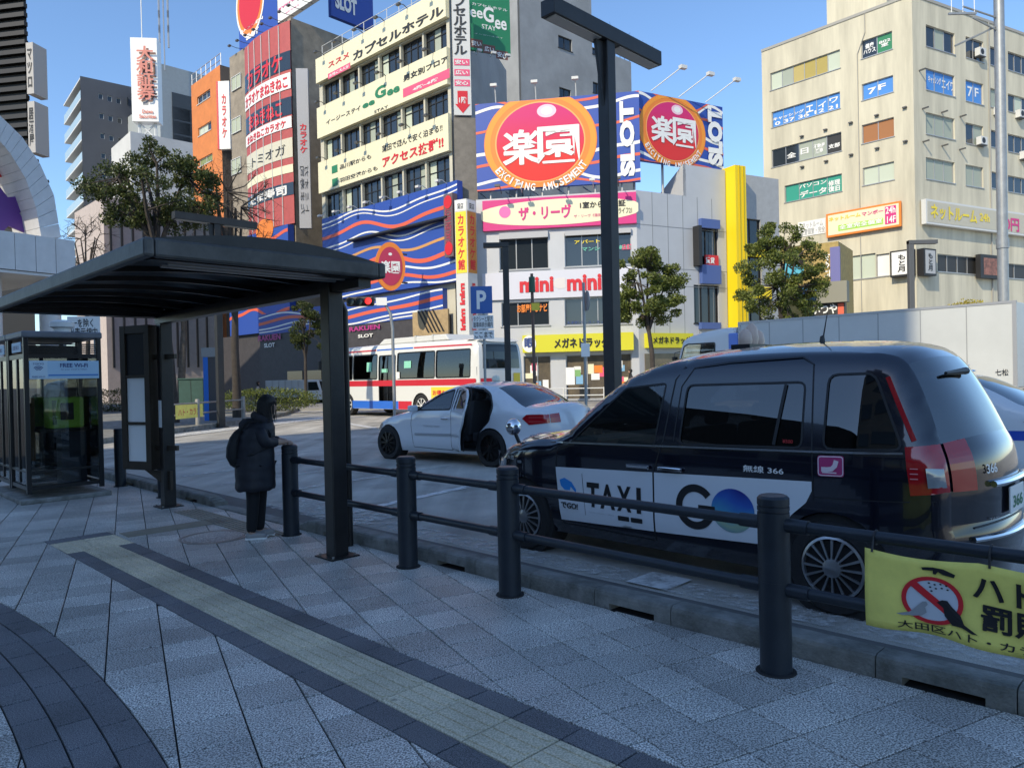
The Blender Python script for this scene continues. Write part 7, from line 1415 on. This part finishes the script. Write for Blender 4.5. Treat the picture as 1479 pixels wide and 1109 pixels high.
FV3 = Face(FO.pt(0, 0, .6).xy, (1, -.05)); w3 = FV3.st(332, 150)[0]; q0, q1 = FV3.st(325, 216)[1], FV3.st(325, 118)[1]; a_0 = FV3.st(316, 150)[0]; slab(og, 'vertical_sign', FV3, a_0, w3, q0, q1, -.3, .1, W_); letters(og, 'カ\nラ\nオ\nケ', lambda x, y: FV3.pt(a_0+.3+(w3-a_0-.6)*x, q0+1.0+(q1-q0-2.2)*y, .12), PRINTR, .05); slab(og, 'sign_edge', FV3, a_0-.15, a_0, q0, q1, -.3, .12, PRINTR)
b = MB()
for k in range(7): b.cyl(FO.pt(aO*k/6, zO, -.1), FO.pt(aO*k/6, zO+1.1, -.1), .04, n=4)
for q_ in (.5, 1.1): b.cyl(FO.pt(0, zO+q_, -.1), FO.pt(aO, zO+q_, -.1), .035, n=4)
b.build('roof_railing', fr_al, og)
# ---- grey apartment block
P7 = at(118, 200, 105); FA, FA2 = mk(P7, dirR(50), dirL(40)); ap = bld('apartment_block', 'dark grey apartment block with pale balconies on its left side', P7); gdk = mat('apartment_grey', (.085, .09, .105), .7, var=.1, scale=.3)
aA = FA.st(192, 200)[0]; zA = FA.st(*z1(362, 340))[1]
HA = windows(ap, FA, [(z1(438+40*k+r_*4, 440+88*r_+10*k), z1(458+40*k+r_*4, 420+88*r_+10*k), 1, [g_win]) for r_ in range(6) for k in range(3)], fr_wh, sill=False)
b = MB(); wall(b, FA, 0, aA, 0, zA, HA); b.build('wall', gdk, ap); a2 = FA2.st(93, 200)[0]; bodybox(ap, FA2, a2, zA-.2, 9, mat('apartment_pale', (.45, .46, .46), .7), 'balcony_side', -1.6, .2); b = MB(); b.prism([FA.pt(.1, .1, -.3), FA.pt(aA, .1, -.3), FA.pt(aA, .1, -.3)+FA2.d*9, FA2.pt(9, .1, -1.7)], (0, 0, zA-.3)); b.build('core', gdk, ap)
fh = (FA.st(*z1(452, 520))[1]-FA.st(*z1(456, 610))[1])
for k in range(12):
    q_ = zA-.2-fh*k
    if q_ < 1: break
    slab(ap, 'balcony_slab', FA2, .05, a2, q_-.22, q_, -1.6, .0, fr_wh)
    if k: slab(ap, 'balcony_rail', FA2, .05, a2, q_, q_+1.15, -.1, -.02, mat('rail_glass', (.40, .50, .52), .2))
# ---- securities building with rooftop sign tower
P8 = at(191, 300, 88); FD, FD2 = mk(P8, dirR(48), dirL(42)); se = bld('white_building', 'low white building carrying a tall white sign tower on its roof', P8); wht = mat('white_render', (.58, .57, .55), .8, var=.1, scale=.4)
zD = FD.st(*z1(592, 587))[1]; aD = FD.st(284, 300)[0]; aD2 = FD2.st(163, 300)[0]
b = MB(); wall(b, FD, 0, aD, 0, zD, []); wall(b, FD2, 0, aD2, 0, zD, []); b.build('wall', wht, se); b = MB(); b.prism([FD.pt(.2, .1, -.3), FD.pt(aD, .1, -.3), FD.pt(aD, .1, -.3)+FD2.d*(aD2*.9), FD2.pt(aD2, .1, -.3)], (0, 0, zD-.1)); b.build('core', wht, se)
slab(se, 'small_window', FD, *FD.rect(z1(700, 668), z1(714, 652)), .0, .05, g_win)
FX = Face(at(190, 100, 90).xy, (1, .12)); tw_ = bld('sign_tower', 'tall white rooftop sign tower with four red characters', at(190, 100, 90)); tw_['category'] = 'sign'
xa, xb = FX.st(*z1(582, 300))[0], FX.st(*z1(700, 300))[0]; q0, q1 = FX.st(*z1(600, 540))[1], FX.st(*z1(600, 168))[1]; slab(tw_, 'panel', FX, xa, xb, q0, q1, -1.5, 0, W_)
slab(tw_, 'side_edge', FX, xa+1.3, xa+1.9, q0+2, q1-1.5, .0, .03, mat('edge_grey', (.3, .3, .3), .6))
for m_, dx, o_ in ((mat('letter_side', (.22, .12, .10), .6), .18, .04), (col('letter_coral', (.62, .20, .15)), 0, .4)): letters(tw_, '大\n和\n証\n券', lambda x, y: FX.pt(FX.st(*z1(612, 300))[0]+dx+(FX.st(*z1(690, 300))[0]-FX.st(*z1(612, 300))[0])*x, FX.st(*z1(650, 450))[1]-dx*.6+(FX.st(*z1(650, 212))[1]-FX.st(*z1(650, 450))[1])*y, o_), m_, .016, line=.92)
letters(tw_, 'Daiwa\nSecurities', lambda x, y: FX.pt(FX.st(*z1(620, 500))[0]+(FX.st(*z1(695, 500))[0]-FX.st(*z1(620, 500))[0])*x, FX.st(*z1(650, 528))[1]+(FX.st(*z1(650, 490))[1]-FX.st(*z1(650, 528))[1])*y, .1), MATS['letter_coral'], .03)
b = MB()
for a in (xa+.6, xb-.6): b.tube([FX.pt(a, zD-.3, -.7), FX.pt(a, q0+.1, -.7)], .18, 5)
b.tube([FX.pt(xa+.6, zD, -.7), FX.pt(xb-.6, q0, -.7)], .12, 5); b.tube([FX.pt(xb-.6, zD, -.7), FX.pt(xa+.6, q0, -.7)], .12, 5); b.tube([FX.pt((xa+xb)/2-.4, q1, -.7), FX.pt((xa+xb)/2-.4, q1+7, -.7)], .06, 4); b.build('lattice', fr_wh, tw_)
P9 = at(232, 200, 100); FE, FE2 = mk(P9, dirR(45), dirL(45)); ge = bld('grey_offices', 'grey office block with a dark grid front behind the white sign tower', P9); gpl = mat('offices_grey', (.34, .37, .38), .7, var=.08)
zE = FE.st(*z1(745, 292))[1]; aE = FE.st(300, 200)[0]; a2 = FE2.st(170, 200)[0]; b = MB(); wall(b, FE, 0, aE, 0, zE, []); wall(b, FE2, 0, a2*.5, 0, zE, []); wall(b, FE2, a2*.5, a2, 0, zE-4, []); b.build('wall', gpl, ge); bodybox(ge, FE, aE, zE-.1, 10, gpl, 'core', o=-.2, a0=.2)
for r_ in range(5): q_ = FE.st(*z1(800, 420+62*r_))[1]; slab(ge, 'dark_window_band', FE, FE.st(*z1(765, 450))[0], aE, q_-3.6, q_, .0, .1, mat('band_dark', (.05, .055, .06), .4))
for k in range(4): h = FE2.rect(z1(570-0*k, 465+88*k), z1(555, 445+88*k)); slab(ge, 'small_window', FE2, h[0], h[1], h[2], h[3], .0, .06, g_win)
b = MB(); p = at(238, 95, 100); b.tube([(p.x, p.y, zE-1), (p.x, p.y, zE+9)], .1, 5)
for k in range(3): b.tube([(p.x-.6, p.y, zE+2+2*k), (p.x-.6, p.y, zE+5+2*k)], .14, 5); b.tube([(p.x+.6, p.y, zE+2+2*k), (p.x+.6, p.y, zE+5+2*k)], .14, 5)
b.build('roof_antenna', fr_al, ge)
# small white house and pink-beige block low at the left
PA = at(150, 330, 60); FJ, FJ2 = mk(PA, dirR(45), dirL(45)); sh2 = bld('striped_building', 'small beige striped building behind the left evergreen', PA); q_ = FJ.st(*z1(440, 870))[1]; bodybox(sh2, FJ, 9, q_, 8, mat('beige_stripe', (.48, .40, .36), .7, var=.1), 'block', 0)
for k in range(10): slab(sh2, 'fin', FJ, .4+.85*k, .55+.85*k, 3, q_-.5, .0, .15, fr_dk)
# ---- arched building at the left edge
PL = at(50, 400, 22); FW = Face(PL.xy, dirR(31.5)); aw = bld('arched_building', 'white station arcade with a big arch and black louvred tower at the left edge', PL); awm = mat('arcade_white', (.55, .56, .58), .5, .1, var=.08)
ao = [FW.st(x, y) for x, y in ((-150, 104), (-90, 117), (-40, 140), (0, 167), (32, 198), (58, 237), (78, 282), (88, 344))]; ai = [FW.st(x, y) for x, y in ((-150, 140), (-95, 150), (-50, 168), (-10, 192), (15, 222), (37, 258), (52, 300), (60, 344))]
for i in range(len(ao)-1):
    for s_ in range(3):
        L_ = lambda P_, t: tuple(P_[i][j]+(P_[i+1][j]-P_[i][j])*t for j in (0, 1)); t0, t1 = s_/3, (s_+1)/3
        b = MB(); b.prism([FW.pt(*L_(ao, t0), 0), FW.pt(*L_(ao, t1-.01), 0), FW.pt(*L_(ai, t1-.01), 0), FW.pt(*L_(ai, t0), 0)], FW.n*-1.6); b.build('arch_panel', awm, aw)
zt0, zt1 = FW.st(50, 395)[1], FW.st(50, 343)[1]; e0, e1 = FW.st(-200, 370)[0], FW.st(100, 370)[0]; n = 9
for k in range(n): slab(aw, 'fascia_panel', FW, e0+(e1-e0)*k/n, e0+(e1-e0)*(k+1)/n-.015, zt0, zt1, -.3, .35, awm)
slab(aw, 'soffit', FW, e0, e1, zt0-.1, zt0-.02, -6, .3, awm); slab(aw, 'deck', FW, e0, e1, zt1-.3, zt1-.05, -6, -.31, awm)
slab(aw, 'inner_wall', FW, e0, e1-1.2, zt1, zt1+6.5, -4.2, -4.0, mat('arch_cream', (.46, .38, .24), .7, var=.15))
bm_ = mat('beam_brown', (.10, .05, .03), .6)
for (x0, y0, x1, y1) in ((0, 240, 55, 232), (0, 268, 70, 262), (20, 295, 62, 290), (30, 240, 14, 330), (0, 222, 60, 340)): p, q = FW.st(x0, y0, -3.6), FW.st(x1, y1, -3.6); b = MB(); b.tube([FW.pt(*p, -3.6), FW.pt(*q, -3.6)], .07, 4); b.build('beam', bm_, aw)
b = MB(); c = FW.st(2, 305, -1.0); b.prism([FW.pt(c[0]+(1.1 if k % 2 else .45)*math.cos(k*math.pi/5), c[1]+(1.1 if k % 2 else .45)*math.sin(k*math.pi/5), -1.0) for k in range(10)], FW.n*.1); b.build('purple_star', col('star_purple', (.10, .03, .22)), aw)
b = MB(); c = FW.st(0, 255, -1.2); b.prism([FW.pt(c[0]-.3, c[1]-.2, -1.2), FW.pt(c[0]+.4, c[1]+.2, -1.2), FW.pt(c[0]-.3, c[1]+.3, -1.2)], FW.n*.08); b.build('red_pennant', PRINTR, aw)
slab(aw, 'shop_wall', FW, e0, e1-2.5, 0, zt0-.1, -4.5, -4.2, mat('shop_dim', (.12, .11, .10), .6, var=.3))
for k, (mm, q0, q1) in enumerate(((W_, 2.6, 3.6), (vm_, 2.3, 2.6), (col('sign_leaf', (.12, .5, .05)), 2.5, 3.6), (vm_, 3.6, 3.9))): slab(aw, 'shop_banner', FW, e1-4.6+(1.5 if k == 2 else 0), e1-3.2+(.6 if k == 2 else 0), q0, q1, -2.2, -2.0+.01*k, mm)
for k in range(3): a = e0+(e1-e0)*(.3+.33*k); b = MB(); b.cyl(FW.pt(a, 0, -.8), FW.pt(a, zt0-.05, -.8), .3, n=16); b.build('column', awm, aw, True)
PB = at(38, 100, 34); FU = Face(PB.xy, dirL(80)); lv = bld('louvre_tower', 'black louvred tower with white sign boards at the upper left corner', PB); blk = mat('louvre_black', (.012, .011, .011), .5, .2)
b = MB(); q_ = Vector((*dirL(38), 0))*7; b.prism([FU.pt(.05, 0, -.15), FU.pt(14, 0, -.15), FU.pt(14, 0, -.15)+q_, FU.pt(.05, 0, -.15)+q_], (0, 0, 20.8)); b.build('core', blk, lv); zb = FU.st(38, 190)[1]
for k in range(46): q_ = zb-4+k*.42; slab(lv, 'louvre', FU, .0, 14, q_, q_+.2, -.15, .06, blk)
for (y0, y1) in ((137, 63), (222, 148)): q0, q1 = FU.st(45, y0)[1], FU.st(45, y1)[1]; slab(lv, 'sign_board', FU, -.46, -.1, q0, q1, -.7, .1, mat('sign_dull', (.42, .40, .38), .5)); letters(lv, 'マ\nツ\nロ' if y1 < 100 else '居\n酒\n屋', lambda x, y, q0=q0, q1=q1: FU.pt(-.16-.24*x, q0+.3+(q1-q0-.6)*y, .11), PRINTK, .03)
# ================================================================== TREES AND PLANTS
def leafmat(name, a, b_):
    M = bpy.data.materials.new(name); M.use_nodes = True; n = M.node_tree.nodes; l = M.node_tree.links; bs = n['Principled BSDF']
    g_ = n.new('ShaderNodeNewGeometry'); rp = n.new('ShaderNodeValToRGB'); rp.color_ramp.elements[0].color = tuple(a)+(1,); rp.color_ramp.elements[1].color = tuple(b_)+(1,)
    l.new(g_.outputs['Random Per Island'], rp.inputs[0]); l.new(rp.outputs[0], bs.inputs['Base Color']); bs.inputs['Roughness'].default_value = .55
    bs.inputs['Transmission Weight'].default_value = 0; tr = n.new('ShaderNodeBsdfTranslucent'); l.new(rp.outputs[0], tr.inputs[0]); mx = n.new('ShaderNodeMixShader'); mx.inputs[0].default_value = .25
    l.new(bs.outputs[0], mx.inputs[1]); l.new(tr.outputs[0], mx.inputs[2]); l.new(mx.outputs[0], n['Material Output'].inputs[0]); return M
leaf_g = leafmat('leaf_evergreen', (.035, .062, .010), (.22, .25, .05)); leaf_d = leafmat('leaf_dark', (.02, .040, .010), (.11, .13, .03)); leaf_y = leafmat('leaf_autumn', (.30, .22, .03), (.45, .38, .05))
bark = mat('bark_grey', (.13, .11, .09), .9, var=.4, scale=6, bump=.6, bscale=25); bark_d = mat('bark_dark', (.055, .045, .038), .9, var=.3, scale=6, bump=.5, bscale=25)
def rv(rg): 
    while True:
        v = Vector((rg.uniform(-1, 1), rg.uniform(-1, 1), rg.uniform(-1, 1)))
        if .05 < v.length < 1: return v
def tree(name, label, P, zc, rx, rz, zt, seed, leaves, lm=leaf_g, bm=bark, trunk_r=.14, lean=(0, 0), leaf=.10, clumps=70, bare=False, lobes=None, twigs=3):
    """trunk and limbs grown towards clump centres spread through the crown volume"""
    rg = random.Random(seed); t = thing(name, label, 'tree', (P.x, P.y, 0)); limb = MB(); fol = MB()
    top = Vector((lean[0], lean[1], zt)); mb = MB(); pts = [Vector((0, 0, -.05)), Vector((lean[0]*.2+rg.uniform(-.06, .06), lean[1]*.2, zt*.35)), Vector((lean[0]*.6+rg.uniform(-.08, .08), lean[1]*.6, zt*.7)), top]
    mb.tube(pts, [trunk_r*1.25, trunk_r, trunk_r*.9, trunk_r*.75], 10); mb.build('trunk', bm, t, True)
    c0 = Vector((lean[0], lean[1], zc)); cl = []
    while len(cl) < clumps:
        v = rv(rg); q = Vector((v.x*rx, v.y*rx, v.z*rz))
        if v.length < .35: continue
        if lobes and min((Vector((v.x, v.y, v.z))-Vector(l_)).length for l_ in lobes) > .48: continue
        cl.append(c0+q)
    mains = []
    for k in range(6):
        v = rv(rg).normalized(); e = c0+Vector((v.x*rx*.5, v.y*rx*.5, abs(v.z)*rz*.5)); m_ = top.lerp(e, .5)+rv(rg)*.15
        limb.tube([top-Vector((0, 0, .15)), m_, e], [trunk_r*.62, trunk_r*.42, trunk_r*.25], 6); mains += [m_, e]
    for q in cl:
        b_ = min(mains, key=lambda m: (m-q).length); md = b_.lerp(q, .55)+rv(rg)*.18; limb.tube([b_, md, q], [trunk_r*.22, trunk_r*.13, .012], 5)
        for k in range(twigs):
            e = q+rv(rg)*(.55 if bare else .35); limb.tube([md.lerp(q, rg.uniform(.3, 1)), e], [.014, .004], 4)
            if bare:
                for z_ in range(3): limb.tube([e.lerp(q, rg.uniform(.1, .7)), e+rv(rg)*.35], [.007, .003], 3)
    limb.build('limbs', bm, t, True)['kind'] = 'stuff'
    n = leaves//max(1, clumps)
    for q in cl:
        R_ = rg.uniform(.20, .40)*(rx/2.0)**.5
        for k in range(n):
            v = rv(rg); p = q+Vector((v.x*R_, v.y*R_, v.z*R_*.8)); d = (rv(rg)+v*.6+Vector((0, 0, .3))).normalized(); s_ = d.cross(rv(rg)).normalized(); L = leaf*rg.uniform(.7, 1.3)
            fol.add([p-d*L*.5, p+s_*L*.27, p+d*L*.55, p-s_*L*.27], [(0, 1, 2, 3)])
    if leaves: fol.build('crown', lm, t)['kind'] = 'stuff'
    return t
A_ = lambda x, Y: Vector((at(x, 550, Y).x, Y, 0))
tree('evergreen_tree', 'broad dark evergreen with twisted limbs above the shelter roof', A_(250, 27), 8.8, 2.5, 1.75, 6.4, 11, 19000, leaf_d, bark_d, .17, (-.55, .2), 0.105, 100, lobes=[(.8, 0, -.35), (-.6, 0, .0), (0, 0, .45), (.55, 0, .1), (-.2, 0, -.4), (.45, .2, -.5), (0, -.5, 0), (-.85, 0, -.45)])
tree('street_tree', 'young evergreen street tree right of the tall black lamp post', A_(943, 33.5), 5.35, 1.75, 2.0, 3.6, 23, 18500, leaf_g, bark_d, .12, (-.15, 0), .115, 95, lobes=[(0, 0, .8), (-.55, 0, .2), (.5, 0, .1), (.0, -.4, -.1), (-.4, 0, -.55), (.5, 0, -.5), (.1, 0, .35)])
tree('street_tree', 'bushy evergreen street tree in front of the yellow fin', A_(1130, 36), 6.2, 2.15, 2.55, 4.0, 31, 24000, leaf_g, bark_d, .14, (0, 0), .12, 120, lobes=[(-.05, 0, .75), (-.5, 0, .35), (.45, 0, .3), (0, -.4, .0), (-.55, 0, -.4), (.5, 0, -.25), (.1, 0, -.7), (-.7, 0, -.75)])
tree('bare_tree', 'leafless tree with fine twigs rising between shelter and arcade', A_(342, 30), 8.2, 1.9, 2.3, 4.2, 41, 0, leaf_d, bark_d, .17, (0, 0), .1, 60, True, twigs=4)
tree('bare_tree', 'small leafless tree left of the broad evergreen', A_(128, 33), 7.6, 1.2, 1.5, 5.2, 43, 0, leaf_d, bark_d, .10, (0, 0), .1, 40, True, twigs=3)
tree('dark_tree', 'small dark tree before the slot hall entrance', A_(442, 42), 4.6, 1.3, 1.5, 3.0, 47, 8000, leaf_d, bark_d, .10, (0, 0), .11, 40)
tree('bare_tree', 'leafless tree by the slot hall, thin trunk behind the sign case', A_(262, 40), 7.0, 1.7, 2.2, 4.4, 49, 0, leaf_d, bark, .20, (.2, 0), .1, 40, True, twigs=3)
def shrub(name, label, P, rx, ry, rz, n, lm, seed, leaf=.09, z0=.15):
    rg = random.Random(seed); t = thing(name, label, 'shrub', (P.x, P.y, 0)); fol = MB(); st_ = MB()
    for k in range(14): st_.tube([(rg.uniform(-.3, .3)*rx, rg.uniform(-.3, .3)*ry, .0), (rg.uniform(-.8, .8)*rx, rg.uniform(-.8, .8)*ry, z0+rz*1.2)], [.02, .006], 4)
    st_.build('stems', bark_d, t)['kind'] = 'stuff'
    for k in range(n):
        v = rv(rg).normalized()*rg.uniform(.75, 1.04)*(1+.12*math.sin(k*.37)); p = Vector((v.x*rx, v.y*ry, z0+rz+v.z*rz)); d = (rv(rg)+v).normalized(); s_ = d.cross(rv(rg)).normalized(); fol.add([p-d*leaf*.5, p+s_*leaf*.3, p+d*leaf*.55, p-s_*leaf*.3], [(0, 1, 2, 3)])
    fol.build('leaves', lm, t)['kind'] = 'stuff'; return t
shrub('hedge', 'low clipped hedge on the traffic island behind the person', A_(385, 36), 2.6, .8, .55, 5200, leaf_g, 5)
shrub('hedge', 'dark low hedge seen between booth and sign case', A_(165, 40), 2.0, .8, .6, 3200, leaf_d, 6)
shrub('flowering_shrub', 'yellow leaved shrub above the truck roof by the office block', A_(1400, 41), 1.4, .8, 1.0, 3000, leaf_y, 8, .13, 3.2)
# ------------------------------------------------------------------ a few passers-by and street things far off
def walker(label, P, h, coat, rz, seed):
    rg = random.Random(seed); t = thing('person', label, 'person', (P.x, P.y, P.z), rz); s_ = h/1.7
    t.scale = (s_, s_, s_)
    J_ = [((0, 0, .92), .13), ((0, 0, 1.12), .13), ((0, 0, 1.36), .15), ((.01, 0, 1.48), .06), ((.02, 0, 1.60), .095), ((.02, 0, 1.68), .06), ((.06, .09, .85), .09), ((.12, .09, .48), .07), ((.10, .09, .08), .05), ((.22, .09, .04), .035), ((-.05, -.09, .85), .09), ((-.10, -.09, .48), .07), ((-.20, -.09, .10), .05), ((-.09, -.09, .04), .035), ((0, .20, 1.38), .06), ((-.05, .25, 1.12), .05), ((.05, .24, .90), .04), ((.08, .24, .82), .04), ((0, -.20, 1.38), .06), ((.05, -.25, 1.12), .05), ((.14, -.24, .92), .04), ((.17, -.24, .84), .04)]
    B_ = [(0, 1), (1, 2), (2, 3), (3, 4), (4, 5), (0, 6), (6, 7), (7, 8), (8, 9), (0, 10), (10, 11), (11, 12), (12, 13), (2, 14), (14, 15), (15, 16), (16, 17), (2, 18), (18, 19), (19, 20), (20, 21)]
    skin_mesh(t, 'body', J_, B_, trous, 1); skin_mesh(t, 'coat', [((0, 0, .80), .17), ((0, 0, 1.10), .165), ((0, 0, 1.38), .17), ((0, .21, 1.36), .08), ((-.05, .26, 1.10), .07), ((.05, .25, .92), .06), ((0, -.21, 1.36), .08), ((.05, -.26, 1.10), .07), ((.14, -.25, .94), .06)], [(0, 1), (1, 2), (2, 3), (3, 4), (4, 5), (2, 6), (6, 7), (7, 8)], coat, 1)
    mb = MB(); mb.lathe([(0, -.08), (.08, -.07), (.105, 0), (.09, .08), (0, .115)], 12, (0, 0, 1.62)); mb.build('hair', hair_m, t, True)
    mb = MB(); mb.lathe([(0, -.075), (.06, -.06), (.085, 0), (.07, .06), (0, .08)], 12, (.03, 0, 1.595)); mb.build('face', skin_c, t, True)
walker('pedestrian in dark coat on the far pavement by the street tree', Vector((A_(911, 37.3).x, 37.3, .14)), 1.65, mat('coat_charcoal', (.03, .03, .035), .8), R(180), 1)
walker('pedestrian in pale coat near the slot hall entrance', Vector((A_(372, 44).x, 44, 0)), 1.6, mat('coat_pale', (.35, .33, .32), .8), R(20), 2)
